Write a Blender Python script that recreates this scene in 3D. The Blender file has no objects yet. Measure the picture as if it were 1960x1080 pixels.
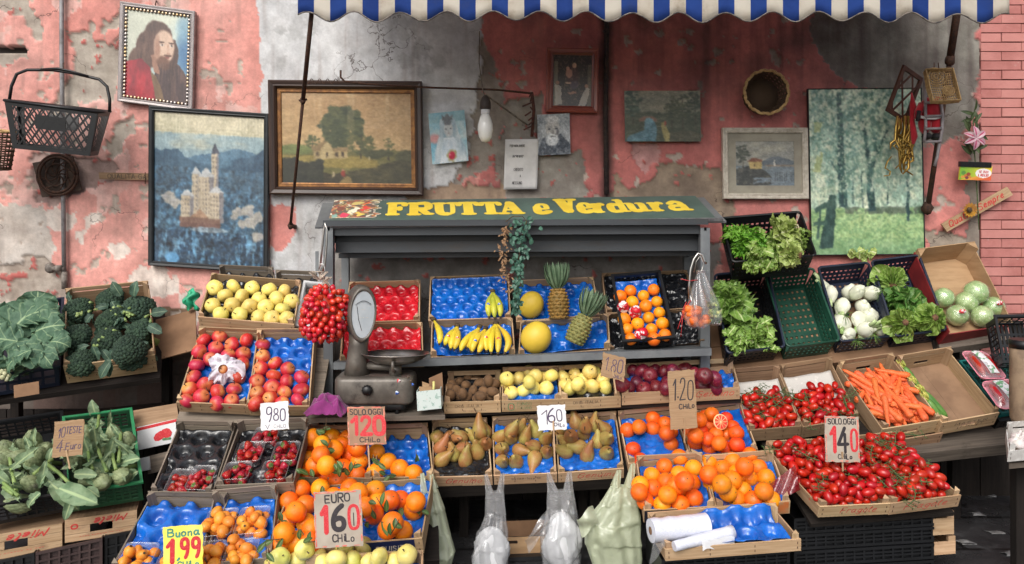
import bpy,math,random
import numpy as np
from mathutils import Vector,Matrix,Euler
R_=random.Random(7)
SC=bpy.context.scene
COL=SC.collection
rad=math.radians
F_,CX,HY,DW,EYE=1524.0,980.0,410.0,4.6,1.6
def P(px,py,d):
 """point d metres in front of the viewpoint, on the sight line of a photo pixel"""
 return Vector(((px-CX)/F_*d,d-DW,EYE-(py-HY)/F_*d))
CAMP=Vector((0,-DW,EYE))
def lin1(c):
 c=c/255.0
 return c/12.92 if c<=.04045 else((c+.055)/1.055)**2.4
def C(r,g,b):return(lin1(r),lin1(g),lin1(b),1)
def norm(v):return v.normalized()
class MB:
 """collects geometry in world space, links it as one mesh object"""
 def __init__(s):s.v=[];s.f=[];s.uv=[];s.sm=[];s.mi=[]
 def face(s,idx,uv=None,sm=False,mi=0):
  s.f.append(tuple(idx));s.uv.append(uv or[(0,0)]*len(idx));s.sm.append(sm);s.mi.append(mi)
 def hexa(s,c,mi=0):
  """c: 8 corners, index bits a,b,c"""
  b0=len(s.v);s.v+=[Vector(p)for p in c]
  la=(c[1]-c[0]).length;lb=(c[2]-c[0]).length;lc=(c[4]-c[0]).length
  o=R_.random()*7,R_.random()*7
  L=[la,lb,lc]
  for idx,i,j in(((0,2,3,1),1,0),((4,5,7,6),0,1),((0,1,5,4),0,2),((2,6,7,3),2,0),((0,4,6,2),2,1),((1,3,7,5),1,2)):
   p,q=L[i],L[j]
   uv=[(0,0),(p,0),(p,q),(0,q)]
   if q>p:uv=[(y,x)for x,y in uv]
   s.face([b0+k for k in idx],[(x+o[0],y+o[1])for x,y in uv],False,mi)
 def box(s,M,a0,a1,b0,b1,c0,c1,mi=0):
  s.hexa([M(a,b,c)for c in(c0,c1)for b in(b0,b1)for a in(a0,a1)],mi)
 def wbox(s,x0,x1,y0,y1,z0,z1,mi=0):
  s.box(lambda a,b,c:Vector((a,b,c)),x0,x1,y0,y1,z0,z1,mi)
 def bar(s,p,q,w,h,up=Vector((0,0,1)),mi=0):
  d=norm(q-p);sd=d.cross(up)
  if sd.length<1e-4:sd=d.cross(Vector((0,1,0)))
  sd.normalize();u=sd.cross(d)
  s.hexa([e+sd*(i*w/2)+u*(j*h/2)for j in(-1,1)for i in(-1,1)for e in(p,q)],mi)
 def tube(s,pts,r,n=8,caps=True,mi=0,flat=1.0,sm=True):
  k=len(pts);rr=r if isinstance(r,(list,tuple))else[r]*k
  b0=len(s.v);ref=None;acc=0
  for i,p in enumerate(pts):
   t=pts[min(i+1,k-1)]-pts[max(i-1,0)]
   if t.length<1e-7:t=Vector((0,0,1))
   t.normalize()
   if ref is None:
    ref=Vector((0,0,1))if abs(t.z)<.9 else Vector((0,1,0))
   x=ref-t*ref.dot(t)
   if x.length<1e-5:x=t.orthogonal()
   x.normalize();y=t.cross(x);ref=x
   for j in range(n):
    a=2*math.pi*j/n
    s.v.append(p+(x*math.cos(a)*flat+y*math.sin(a))*rr[i])
  ln=0
  for i in range(k-1):
   l2=ln+(pts[i+1]-pts[i]).length
   for j in range(n):
    j2=(j+1)%n
    s.face([b0+i*n+j,b0+i*n+j2,b0+(i+1)*n+j2,b0+(i+1)*n+j],[(ln,j/n),(ln,(j+1)/n),(l2,(j+1)/n),(l2,j/n)],sm,mi)
   ln=l2
  if caps:
   s.face([b0+j for j in range(n)][::-1],None,False,mi);s.face([b0+(k-1)*n+j for j in range(n)],None,False,mi)
 def grid(s,fn,nu,nv,sm=True,mi=0,closed=False):
  b0=len(s.v)
  for j in range(nv+1):
   for i in range(nu+1):s.v.append(fn(i/nu,j/nv))
  w=nu+1
  for j in range(nv):
   for i in range(nu):
    s.face([b0+j*w+i,b0+j*w+i+1,b0+(j+1)*w+i+1,b0+(j+1)*w+i],[(i/nu,j/nv),((i+1)/nu,j/nv),((i+1)/nu,(j+1)/nv),(i/nu,(j+1)/nv)],sm,mi)
 def lathe(s,prof,n=16,M=None,sq=None,mi=0,sm=True):
  """prof: (radius, height) pairs, axis z"""
  M=M or(lambda x,y,z:Vector((x,y,z)))
  b0=len(s.v);k=len(prof)
  for r,z in prof:
   for j in range(n):
    a=2*math.pi*j/n;q=sq(a,z)if sq else 1
    s.v.append(M(r*q*math.cos(a),r*q*math.sin(a),z))
  for i in range(k-1):
   for j in range(n):
    j2=(j+1)%n
    s.face([b0+i*n+j,b0+i*n+j2,b0+(i+1)*n+j2,b0+(i+1)*n+j],[(j/n,i/(k-1)),((j+1)/n,i/(k-1)),((j+1)/n,(i+1)/(k-1)),(j/n,(i+1)/(k-1))],sm,mi)
  if prof[0][0]>1e-5:s.face([b0+j for j in range(n)][::-1],None,sm,mi)
  if prof[-1][0]>1e-5:s.face([b0+(k-1)*n+j for j in range(n)],None,sm,mi)
 def blob(s,c,r,nu=8,nv=6,mi=0,jit=0):
  c=Vector(c);r=r if isinstance(r,(tuple,list))else(r,r,r)
  b0=len(s.v)
  for i in range(nv+1):
   th=math.pi*i/nv
   for j in range(nu):
    ph=2*math.pi*j/nu;q=1+(R_.random()-.5)*jit
    s.v.append(c+Vector((r[0]*math.sin(th)*math.cos(ph)*q,r[1]*math.sin(th)*math.sin(ph)*q,r[2]*math.cos(th)*q)))
  for i in range(nv):
   for j in range(nu):
    j2=(j+1)%nu
    s.face([b0+i*nu+j,b0+(i+1)*nu+j,b0+(i+1)*nu+j2,b0+i*nu+j2],None,True,mi)
 def mesh(s,name,mats,org=Vector((0,0,0))):
  me=bpy.data.meshes.new(name)
  me.from_pydata([tuple(v-org)for v in s.v],[],s.f)
  for m in(mats if isinstance(mats,(list,tuple))else[mats]):me.materials.append(m)
  uvl=me.uv_layers.new(name='UVMap')
  flat=np.array([x for f in s.uv for p in f for x in p],dtype=np.float32)
  uvl.data.foreach_set('uv',flat)
  me.polygons.foreach_set('use_smooth',s.sm);me.polygons.foreach_set('material_index',s.mi)
  me.update();return me
 def build(s,name,mats,parent=None,org=None):
  if org is None:
   if parent is not None:org=parent.matrix_basis.translation+(parent.parent.matrix_basis.translation if parent.parent else Vector())
   else:
    lo=[min(v[i]for v in s.v)for i in range(3)];hi=[max(v[i]for v in s.v)for i in range(3)]
    org=Vector(((lo[0]+hi[0])/2,(lo[1]+hi[1])/2,lo[2]))
  o=bpy.data.objects.new(name,s.mesh(name,mats,org));COL.objects.link(o)
  if parent is not None:o.parent=parent
  else:o.location=org
  return o
def tag(o,label=None,cat=None,group=None,kind=None):
 if label:o['label']=label
 if cat:o['category']=cat
 if group:o['group']=group
 if kind:o['kind']=kind
 return o
def thing(name,label,cat,loc,group=None):
 o=bpy.data.objects.new(name,None);o.empty_display_size=.05;COL.objects.link(o);o.location=loc
 return tag(o,label,cat,group)
def inst(name,me,loc,rot=None,sc=1,label=None,cat=None,group=None,parts=()):
 """one more individual of a kind: its own object, with its own part objects"""
 o=bpy.data.objects.new(name,me);COL.objects.link(o);o.location=loc
 if rot is not None:
  o.rotation_mode='QUATERNION';o.rotation_quaternion=rot
 o.scale=(sc,sc,sc)if not isinstance(sc,(tuple,list))else sc
 tag(o,label,cat,group)
 for pn,pm in parts:
  c=bpy.data.objects.new(pn,pm);COL.objects.link(c);c.parent=o
 return o
def rq(axis=None,spin=None):
 """a rotation whose local z points along axis"""
 if axis is None:axis=Vector((R_.gauss(0,1),R_.gauss(0,1),R_.gauss(0,1)))
 q=Vector(axis).normalized().to_track_quat('Z','Y')
 from mathutils import Quaternion
 return q@Quaternion((0,0,1),R_.random()*6.283 if spin is None else spin)
def dirpx(deg,toward=0.0):
 """direction seen at an angle in the picture, leaning towards the street by `toward`"""
 a=rad(deg);return Vector((math.cos(a),-toward,math.sin(a)))
class Frame:
 """rectangle in space from three corners; M(a,b,c): metres along u, along v, out of the face"""
 def __init__(s,A,B,D,flip=None):
  s.A,s.B,s.D=A,B,D
  u,v=B-A,D-A;s.W,s.L=u.length,v.length;s.eu,s.ev=u/s.W,v/s.L
  n=s.eu.cross(s.ev);n.normalize()
  if n.dot(CAMP-A)<0:n=-n
  s.n=n
 def M(s,a,b,c):return s.A+s.eu*a+s.ev*b+s.n*c
 def hit(s,px,py,c):
  d=P(px,py,1.0)-CAMP;q=s.A+s.n*c
  return CAMP+d*((q-CAMP).dot(s.n)/d.dot(s.n))
def panel(tl,tr,bl):return Frame(P(*tl),P(*tr),P(*bl))
def face_px(TL,TR,BL,d,db=None):
 db=d if db is None else db
 return panel((*TL,d),(*TR,d),(*BL,db))
# --- numpy noise
def vnoise(x,y,seed=0):
 xi=np.floor(x).astype(np.int64);yi=np.floor(y).astype(np.int64);xf=x-xi;yf=y-yi
 def h(a,b):
  n=(a*374761393+b*668265263+seed*974634777)&0x7fffffff
  n=((n^(n>>13))*1274126177)&0x7fffffff
  return((n^(n>>16))&0xffff)/65535.0
 sx=xf*xf*(3-2*xf);sy=yf*yf*(3-2*yf)
 return(h(xi,yi)*(1-sx)+h(xi+1,yi)*sx)*(1-sy)+(h(xi,yi+1)*(1-sx)+h(xi+1,yi+1)*sx)*sy
def fbm(x,y,seed=0,o=4):
 t=0;a=.5;s=0
 for k in range(o):
  t=t+a*vnoise(x*2**k,y*2**k,seed+k*17);s+=a;a*=.5
 return t/s
def n1(x,y=0.0,seed=0):return float(vnoise(np.array([x]),np.array([y]),seed)[0])
def inpoly(X,Y,poly):
 r=np.zeros(X.shape,bool);n=len(poly)
 for i in range(n):
  x1,y1=poly[i];x2,y2=poly[(i+1)%n]
  if y1==y2:continue
  r^=((Y<y1)!=(Y<y2))&(X<(x2-x1)*(Y-y1)/(y2-y1)+x1)
 return r
def srgb2lin(a):
 a=np.clip(a,0,255)/255.0
 return np.where(a<=.04045,a/12.92,((a+.055)/1.055)**2.4)
def color_grid(name,pts,colors,nx,ny,mat,parent=None,org=Vector((0,0,0)),extra=None):
 """grid mesh (ny rows of nx points) whose pigment is stored per vertex"""
 me=bpy.data.meshes.new(name);nv=nx*ny
 i=np.arange((nx-1)*(ny-1));r=i//(nx-1);c=i%(nx-1);a=r*nx+c
 q=np.stack([a,a+nx,a+nx+1,a+1],1).astype(np.int32)
 pts=pts.reshape(-1,3)-np.array(org)
 ev=[];ef=[]
 if extra:ev,ef=extra
 allv=np.concatenate([pts,(np.array(ev)-np.array(org)).reshape(-1,3)])if len(ev)else pts
 me.from_pydata(allv.tolist(),[],q.tolist()+[tuple(nv+k for k in f)for f in ef])
 at=me.color_attributes.new('pigment','FLOAT_COLOR','POINT')
 col=np.ones((len(allv),4),np.float32);col[:nv,:3]=srgb2lin(colors.reshape(-1,3));col[nv:,:3]=.2
 at.data.foreach_set('color',col.ravel())
 me.polygons.foreach_set('use_smooth',[True]*len(q)+[False]*len(ef))
 me.materials.append(mat);me.update()
 o=bpy.data.objects.new(name,me);COL.objects.link(o)
 if parent is not None:o.parent=parent
 else:o.location=org
 return o
# --- materials
def nodes(name):
 m=bpy.data.materials.new(name);m.use_nodes=True
 nt=m.node_tree;b=nt.nodes['Principled BSDF'];return m,nt,b,nt.nodes.new,nt.links.new
def mixc(nt,fac,a,b,mode='MIX'):
 n=nt.nodes.new('ShaderNodeMix');n.data_type='RGBA';n.blend_type=mode
 def put(i,v):
  if hasattr(v,'is_output'):nt.links.new(v,n.inputs[i])
  else:n.inputs[i].default_value=v
 put(0,fac);put(6,a);put(7,b);return n.outputs[2]
def ramp(nt,src,lo,hi):
 n=nt.nodes.new('ShaderNodeMapRange');n.interpolation_type='SMOOTHSTEP'
 nt.links.new(src,n.inputs[0]);n.inputs[1].default_value=lo;n.inputs[2].default_value=hi;return n.outputs[0]
def noise(nt,vec,scale,detail=4,rough=.6,off=0):
 n=nt.nodes.new('ShaderNodeTexNoise');n.inputs['Scale'].default_value=scale;n.inputs['Detail'].default_value=detail;n.inputs['Roughness'].default_value=rough
 if vec is not None:nt.links.new(vec,n.inputs['Vector'])
 return n.outputs['Fac']
def coords(nt,kind='Object',stretch=(1,1,1),rnd=True):
 t=nt.nodes.new('ShaderNodeTexCoord');m=nt.nodes.new('ShaderNodeMapping');m.inputs['Scale'].default_value=stretch
 nt.links.new(t.outputs[kind],m.inputs['Vector'])
 if rnd:
  oi=nt.nodes.new('ShaderNodeObjectInfo');k=nt.nodes.new('ShaderNodeMath');k.operation='MULTIPLY';k.inputs[1].default_value=37.0
  nt.links.new(oi.outputs['Random'],k.inputs[0]);cb=nt.nodes.new('ShaderNodeCombineXYZ')
  for i in range(3):nt.links.new(k.outputs[0],cb.inputs[i])
  nt.links.new(cb.outputs[0],m.inputs['Location'])
 return m.outputs['Vector']
def vary(nt,col,val=.15,hue=.01):
 oi=nt.nodes.new('ShaderNodeObjectInfo');h=nt.nodes.new('ShaderNodeHueSaturation')
 a=nt.nodes.new('ShaderNodeMapRange');a.inputs[3].default_value=1-val;a.inputs[4].default_value=1+val
 nt.links.new(oi.outputs['Random'],a.inputs[0]);nt.links.new(a.outputs[0],h.inputs['Value'])
 f=nt.nodes.new('ShaderNodeMath');f.operation='FRACT';k=nt.nodes.new('ShaderNodeMath');k.operation='MULTIPLY';k.inputs[1].default_value=13.7
 nt.links.new(oi.outputs['Random'],k.inputs[0]);nt.links.new(k.outputs[0],f.inputs[0])
 b=nt.nodes.new('ShaderNodeMapRange');b.inputs[3].default_value=.5-hue;b.inputs[4].default_value=.5+hue
 nt.links.new(f.outputs[0],b.inputs[0]);nt.links.new(b.outputs[0],h.inputs['Hue']);nt.links.new(col,h.inputs['Color']);return h.outputs['Color']
def bumpn(nt,b,h,strength,dist=.003):
 n=nt.nodes.new('ShaderNodeBump');n.inputs['Strength'].default_value=strength;n.inputs['Distance'].default_value=dist
 nt.links.new(h,n.inputs['Height']);nt.links.new(n.outputs[0],b.inputs['Normal'])
def mat(name,col,col2=None,rough=.5,scale=8,detail=4,lo=.35,hi=.65,kind='Object',stretch=(1,1,1),bump=0,bscale=60,bdist=.003,metal=0,val=.0,hue=0.0,spec=.5,coat=0,sss=0,trans=0,dirt=None,dirtlo=.55,dirthi=.75,dscale=3,sheen=0,rvar=0):
 m,nt,b,N,L=nodes(name);v=coords(nt,kind,stretch)
 c=None
 if col2:c=mixc(nt,ramp(nt,noise(nt,v,scale,detail),lo,hi),col,col2)
 if dirt:
  c=mixc(nt,ramp(nt,noise(nt,v,dscale,6,.7),dirtlo,dirthi),c if c else col,dirt)
 if val or hue:
  if c is None:r=N('ShaderNodeRGB');r.outputs[0].default_value=col;c=r.outputs[0]
  c=vary(nt,c,val,hue)
 if c:L(c,b.inputs['Base Color'])
 else:b.inputs['Base Color'].default_value=col
 b.inputs['Roughness'].default_value=rough;b.inputs['Metallic'].default_value=metal
 if rvar:
  r=N('ShaderNodeMapRange');r.inputs[3].default_value=rough-rvar;r.inputs[4].default_value=rough+rvar;L(noise(nt,v,scale*2,5),r.inputs[0]);L(r.outputs[0],b.inputs['Roughness'])
 b.inputs['Specular IOR Level'].default_value=spec;b.inputs['Coat Weight'].default_value=coat;b.inputs['Coat Roughness'].default_value=.15
 if sss:b.inputs['Subsurface Weight'].default_value=sss;b.inputs['Subsurface Radius'].default_value=(.6,.3,.15);b.inputs['Subsurface Scale'].default_value=.01
 b.inputs['Sheen Weight'].default_value=sheen
 if bump:bumpn(nt,b,noise(nt,v,bscale,4),bump,bdist)
 return m
def leafmat(name,dark,light,rib,rough=.55,veins=True,val=.18,ribw=.06,bump=.5,vscale=14):
 """leaf: uv x across, y along; pale midrib and side veins"""
 m,nt,b,N,L=nodes(name);v=coords(nt,'Object')
 c=mixc(nt,ramp(nt,noise(nt,v,22,5),.3,.7),dark,light)
 t=N('ShaderNodeTexCoord');sp=N('ShaderNodeSeparateXYZ');L(t.outputs['UV'],sp.inputs[0])
 a=N('ShaderNodeMath');a.operation='SUBTRACT';a.inputs[1].default_value=.5;L(sp.outputs[0],a.inputs[0])
 ab=N('ShaderNodeMath');ab.operation='ABSOLUTE';L(a.outputs[0],ab.inputs[0])
 r=N('ShaderNodeMapRange');r.interpolation_type='SMOOTHSTEP';L(ab.outputs[0],r.inputs[0]);r.inputs[1].default_value=ribw*.4;r.inputs[2].default_value=ribw;r.inputs[3].default_value=1;r.inputs[4].default_value=0
 c=mixc(nt,r.outputs[0],c,rib)
 if veins:
  k=N('ShaderNodeMath');k.operation='MULTIPLY_ADD';k.inputs[1].default_value=-.9;L(ab.outputs[0],k.inputs[0]);L(sp.outputs[1],k.inputs[2])
  s=N('ShaderNodeMath');s.operation='MULTIPLY';s.inputs[1].default_value=vscale*3;L(k.outputs[0],s.inputs[0])
  si=N('ShaderNodeMath');si.operation='SINE';L(s.outputs[0],si.inputs[0])
  c=mixc(nt,mixf(nt,ramp(nt,si.outputs[0],.86,.99),.45),c,rib)
 c=vary(nt,c,val,.012)
 L(c,b.inputs['Base Color']);b.inputs['Roughness'].default_value=rough
 bumpn(nt,b,noise(nt,v,90,4),bump,.004)
 tr=N('ShaderNodeBsdfTranslucent');L(c,tr.inputs['Color']);mx=N('ShaderNodeMixShader');mx.inputs[0].default_value=.22
 out=nt.nodes['Material Output'];L(b.outputs[0],mx.inputs[1]);L(tr.outputs[0],mx.inputs[2]);L(mx.outputs[0],out.inputs['Surface'])
 return m
def mixf(nt,f,k):
 n=nt.nodes.new('ShaderNodeMath');n.operation='MULTIPLY';n.inputs[1].default_value=k;nt.links.new(f,n.inputs[0]);return n.outputs[0]
def film(name,col,alpha,rough=.15,transl=.35,gloss=.12,crump=.6,bscale=40):
 """thin plastic: part see-through, part pale and translucent, with a sheen"""
 m,nt,b,N,L=nodes(name);out=nt.nodes['Material Output']
 v=coords(nt,'Object');bm=N('ShaderNodeBump');bm.inputs['Strength'].default_value=crump;bm.inputs['Distance'].default_value=.006;L(noise(nt,v,bscale,4),bm.inputs['Height'])
 d=N('ShaderNodeBsdfDiffuse');d.inputs[0].default_value=col;t=N('ShaderNodeBsdfTranslucent');t.inputs[0].default_value=col
 g=N('ShaderNodeBsdfGlossy');g.inputs['Roughness'].default_value=rough;g.inputs[0].default_value=(1,1,1,1)
 tp=N('ShaderNodeBsdfTransparent')
 for n in(d,t,g):L(bm.outputs[0],n.inputs['Normal'])
 m1=N('ShaderNodeMixShader');m1.inputs[0].default_value=transl;L(d.outputs[0],m1.inputs[1]);L(t.outputs[0],m1.inputs[2])
 m2=N('ShaderNodeMixShader');m2.inputs[0].default_value=alpha;L(tp.outputs[0],m2.inputs[1]);L(m1.outputs[0],m2.inputs[2])
 lw=N('ShaderNodeLayerWeight');lw.inputs[0].default_value=.25;L(bm.outputs[0],lw.inputs['Normal'])
 k=N('ShaderNodeMath');k.operation='MULTIPLY_ADD';k.inputs[1].default_value=.35;k.inputs[2].default_value=gloss;L(lw.outputs['Facing'],k.inputs[0])
 m3=N('ShaderNodeMixShader');L(k.outputs[0],m3.inputs[0]);L(m2.outputs[0],m3.inputs[1]);L(g.outputs[0],m3.inputs[2]);L(m3.outputs[0],out.inputs['Surface'])
 return m
def pigment(name,rough=.6,bump=.2,bscale=120,coat=0,grain=0.0,gscale=200):
 m,nt,b,N,L=nodes(name);a=N('ShaderNodeAttribute');a.attribute_name='pigment'
 v=coords(nt,'Object');c=a.outputs['Color']
 if grain:
  g=N('ShaderNodeMapRange');g.inputs[1].default_value=.25;g.inputs[2].default_value=.75;g.inputs[3].default_value=1-grain;g.inputs[4].default_value=1+grain
  L(noise(nt,v,gscale,6,.7),g.inputs[0]);h=N('ShaderNodeHueSaturation');L(g.outputs[0],h.inputs['Value']);L(c,h.inputs['Color']);c=h.outputs['Color']
 L(c,b.inputs['Base Color']);b.inputs['Roughness'].default_value=rough;b.inputs['Coat Weight'].default_value=coat;b.inputs['Coat Roughness'].default_value=.2
 bumpn(nt,b,noise(nt,v,bscale,5,.65),bump,.004);return m
def woodmat(name,col,col2,dark,rough=.75,val=.24):
 m,nt,b,N,L=nodes(name);v=coords(nt,'UV',(3,55,1));v2=coords(nt,'UV',(9,14,1))
 c=mixc(nt,ramp(nt,noise(nt,v,1.6,6,.65),.3,.7),col,col2)
 c=mixc(nt,mixf(nt,ramp(nt,noise(nt,v2,1.0,5,.7),.56,.78),.7),c,dark)
 c=vary(nt,c,val,.008);L(c,b.inputs['Base Color']);b.inputs['Roughness'].default_value=rough;b.inputs['Specular IOR Level'].default_value=.25
 bumpn(nt,b,noise(nt,v,2.5,5,.7),.35,.002);return m
def applemat(name,base,blush,streak,lo,hi,green=None,spec=.5):
 m,nt,b,N,L=nodes(name);v=coords(nt,'Object');vs=coords(nt,'Object',(1,1,.12))
 f=noise(nt,v,9,3);c=mixc(nt,ramp(nt,f,lo,hi),base,blush)
 c=mixc(nt,mixf(nt,ramp(nt,noise(nt,vs,70,4),.48,.7),.5),c,streak)
 vo=N('ShaderNodeTexVoronoi');vo.inputs['Scale'].default_value=190;L(v,vo.inputs['Vector'])
 c=mixc(nt,mixf(nt,ramp(nt,vo.outputs['Distance'],.22,.08),.35),c,C(235,215,160))
 if green:
  t=N('ShaderNodeTexCoord');sp=N('ShaderNodeSeparateXYZ');L(t.outputs['Object'],sp.inputs[0])
  c=mixc(nt,mixf(nt,ramp(nt,sp.outputs[2],.012,.036),.75),c,green)
 c=mixc(nt,mixf(nt,ramp(nt,noise(nt,v,55,3),.68,.74),.5),c,C(150,106,60));c=vary(nt,c,.15,.014);L(c,b.inputs['Base Color']);b.inputs['Roughness'].default_value=.4;b.inputs['Specular IOR Level'].default_value=spec
 bumpn(nt,b,noise(nt,v,60,3),.08,.003);return m
def citrusmat(name,a,bcol,val=.1,hue=.012):
 m,nt,b,N,L=nodes(name);v=coords(nt,'Object')
 c=mixc(nt,ramp(nt,noise(nt,v,14,3),.3,.7),a,bcol);c=vary(nt,c,val,hue);L(c,b.inputs['Base Color'])
 rr_=N('ShaderNodeMapRange');rr_.inputs[1].default_value=.35;rr_.inputs[2].default_value=.65;rr_.inputs[3].default_value=.34;rr_.inputs[4].default_value=.62;L(noise(nt,v,22,4),rr_.inputs[0]);L(rr_.outputs[0],b.inputs['Roughness'])
 c=mixc(nt,mixf(nt,ramp(nt,noise(nt,v,95,3),.68,.76),.5),c,C(176,110,50));L(c,b.inputs['Base Color']);b.inputs['Subsurface Weight'].default_value=.08;b.inputs['Subsurface Radius'].default_value=(.8,.4,.1);b.inputs['Subsurface Scale'].default_value=.008
 vo=N('ShaderNodeTexVoronoi');vo.inputs['Scale'].default_value=330;L(v,vo.inputs['Vector']);bumpn(nt,b,vo.outputs['Distance'],.35,.0012);return m
wood=woodmat('poplar_wood',C(188,160,128),C(162,132,100),C(118,92,70))
wood2=woodmat('older_poplar_wood',C(160,132,104),C(132,106,82),C(92,72,54))
wood_grey=woodmat('weathered_grey_wood',C(138,126,112),C(108,98,88),C(68,60,52))
plank_dark=woodmat('dark_plank',C(44,38,34),C(30,26,24),C(16,14,13),.85)
plank_mid=woodmat('grey_bench_plank',C(112,102,92),C(86,78,70),C(52,47,42),.8)
blackpl=mat('black_plastic',C(15,16,18),C(22,23,26),.4,6,bump=.15,bscale=50,dirt=C(52,50,47),dirtlo=.62,dirthi=.9)
navypl=mat('navy_plastic',C(24,30,46),C(34,42,60),.42,6,bump=.15,bscale=50,dirt=C(80,84,90),dirtlo=.65,dirthi=.9)
greenpl=mat('green_plastic',C(40,122,78),C(56,142,92),.45,8,bump=.15,dirt=C(46,70,52),dirtlo=.5,dirthi=.75)
dgreenpl=mat('dark_green_plastic',C(22,62,48),C(32,80,62),.45,8,bump=.15,dirt=C(70,92,82),dirtlo=.66,dirthi=.9)
brownpl=mat('brown_plastic',C(70,54,52),C(56,42,42),.5,8,bump=.15,dirt=C(110,100,92),dirtlo=.6,dirthi=.85)
tealpl=mat('teal_plastic',C(30,120,116),C(22,92,92),.4,8)
blue_tray=mat('blue_tray_plastic',C(20,106,200),C(10,78,164),.24,12,bump=.5,bscale=45,bdist=.004,coat=.4)
red_tray=mat('red_tray_plastic',C(214,34,46),C(176,20,34),.24,12,bump=.5,bscale=45,bdist=.004,coat=.4)
black_tray=mat('black_tray_plastic',C(30,32,36),C(20,21,25),.2,12,bump=.6,bscale=45,bdist=.004,coat=.5)
steel=mat('grey_painted_steel',C(124,128,130),C(104,108,112),.5,5,metal=.3,dirt=C(92,70,56),dirtlo=.62,dirthi=.8,dscale=14,bump=.1)
darksteel=mat('dark_grey_steel',C(66,70,74),C(54,58,62),.5,4,metal=.15,stretch=(.3,1,1),dirt=C(62,56,50),dirtlo=.5,dirthi=.8,dscale=6,bump=.06)
rust=mat('rusty_iron',C(58,42,36),C(84,56,42),.85,60,metal=.2,bump=.5,bscale=200)
castiron=mat('worn_grey_hammered_enamel',C(112,106,98),C(88,82,76),.4,10,metal=.25,dirt=C(44,38,34),dirtlo=.52,dirthi=.75,dscale=12,bump=.12,bscale=120)
chrome=mat('polished_steel',C(206,204,200),C(166,162,156),.3,8,metal=1,bump=.05,bscale=30)
cardboard=mat('corrugated_cardboard',C(178,146,110),C(160,128,94),.85,5,stretch=(1,1,6),bump=.25,bscale=40)
cardboard_d=mat('brown_carton',C(146,112,84),C(122,92,68),.85,4,bump=.25,bscale=30)
redcard=mat('red_printed_carton',C(138,40,42),C(110,30,34),.6,7,bump=.1)
paper_w=mat('white_card',C(226,226,226),C(212,212,214),.7,6)
white_film=film('white_bag_film',C(242,244,248),.24,.2,.5,.1)
white_film_d=film('dense_white_bag_film',C(244,245,248),.97,.3,.3,.06,.9,26)
green_film=film('pale_green_bag_film',C(220,228,198),.84,.3,.45,.06,.9,34)
clear_film=film('clear_plastic_film',C(225,228,232),.16,.08,.4,.1,.5,40)
punnet_pl=film('clear_punnet_plastic',C(215,218,224),.14,.08,.2,.08,.1,20)
blackink=mat('black_marker_ink',C(36,30,34),C(56,46,52),.6,120,lo=.4,hi=.8)
purpleink=mat('violet_marker_ink',C(70,54,84),C(96,84,108),.6,120,lo=.4,hi=.8)
redink=mat('red_marker_ink',C(196,34,44),C(214,84,84),.6,160,lo=.45,hi=.75)
redprint=mat('red_print',C(190,52,50),C(200,104,90),.7,90,lo=.4,hi=.8)
greenprint=mat('green_print',C(70,120,80),C(110,140,100),.7,60)
greyprint=mat('grey_print',C(66,54,46),C(100,84,70),.7,60)
whiteprint=mat('pale_print',C(220,210,190),C(190,182,165),.7,60)
yellowpaint=mat('yellow_sign_paint',C(236,208,74),C(222,190,60),.5,6)
pig=pigment('picture_pigment',.5,.12,150,.25,.1,160)
pig_gloss=pigment('glossy_print_pigment',.35,.05,60,.3,.08,160)
pig_matt=pigment('matt_printed_pigment',.75,.1,80,0,.06)
twine=mat('pale_twine',C(200,186,170),C(170,150,136),.9,90)
EXPO=0.15
# --- camera, light
cam=bpy.data.cameras.new('camera');co=bpy.data.objects.new('camera',cam);COL.objects.link(co)
co.location=CAMP;co.rotation_euler=(rad(90),0,0)
cam.sensor_width=36;cam.lens=F_/1960*36;cam.shift_y=-(540-HY)/1960;cam.clip_end=500;cam.clip_start=.05
SC.camera=co
w=bpy.data.worlds.new('World');SC.world=w;w.use_nodes=True;nt=w.node_tree
SUN_EL,SUN_AZ=40,200
sky=nt.nodes.new('ShaderNodeTexSky');sky.sky_type='NISHITA';sky.sun_disc=False
sky.sun_elevation=rad(SUN_EL);sky.sun_rotation=rad(SUN_AZ);sky.dust_density=4;sky.ozone_density=.6
hs=nt.nodes.new('ShaderNodeHueSaturation');hs.inputs['Saturation'].default_value=.3
nt.links.new(sky.outputs[0],hs.inputs['Color']);nt.links.new(hs.outputs[0],nt.nodes['Background'].inputs[0]);nt.nodes['Background'].inputs[1].default_value=.15
sl=bpy.data.lights.new('sun','SUN');sl.energy=1.5;sl.angle=rad(36);sl.color=(1,.96,.9)
so=bpy.data.objects.new('sun',sl);COL.objects.link(so);so.location=(0,-6,8)
sd=Vector((math.sin(rad(SUN_AZ))*math.cos(rad(SUN_EL)),math.cos(rad(SUN_AZ))*math.cos(rad(SUN_EL)),math.sin(rad(SUN_EL))))
so.rotation_mode='QUATERNION';so.rotation_quaternion=sd.to_track_quat('Z','Y')
SC.view_settings.view_transform='Standard';SC.view_settings.look='None';SC.view_settings.exposure=EXPO;SC.view_settings.gamma=1
SC.cycles.max_bounces=8;SC.cycles.transparent_max_bounces=16;SC.cycles.caustics_reflective=False;SC.cycles.caustics_refractive=False
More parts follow.
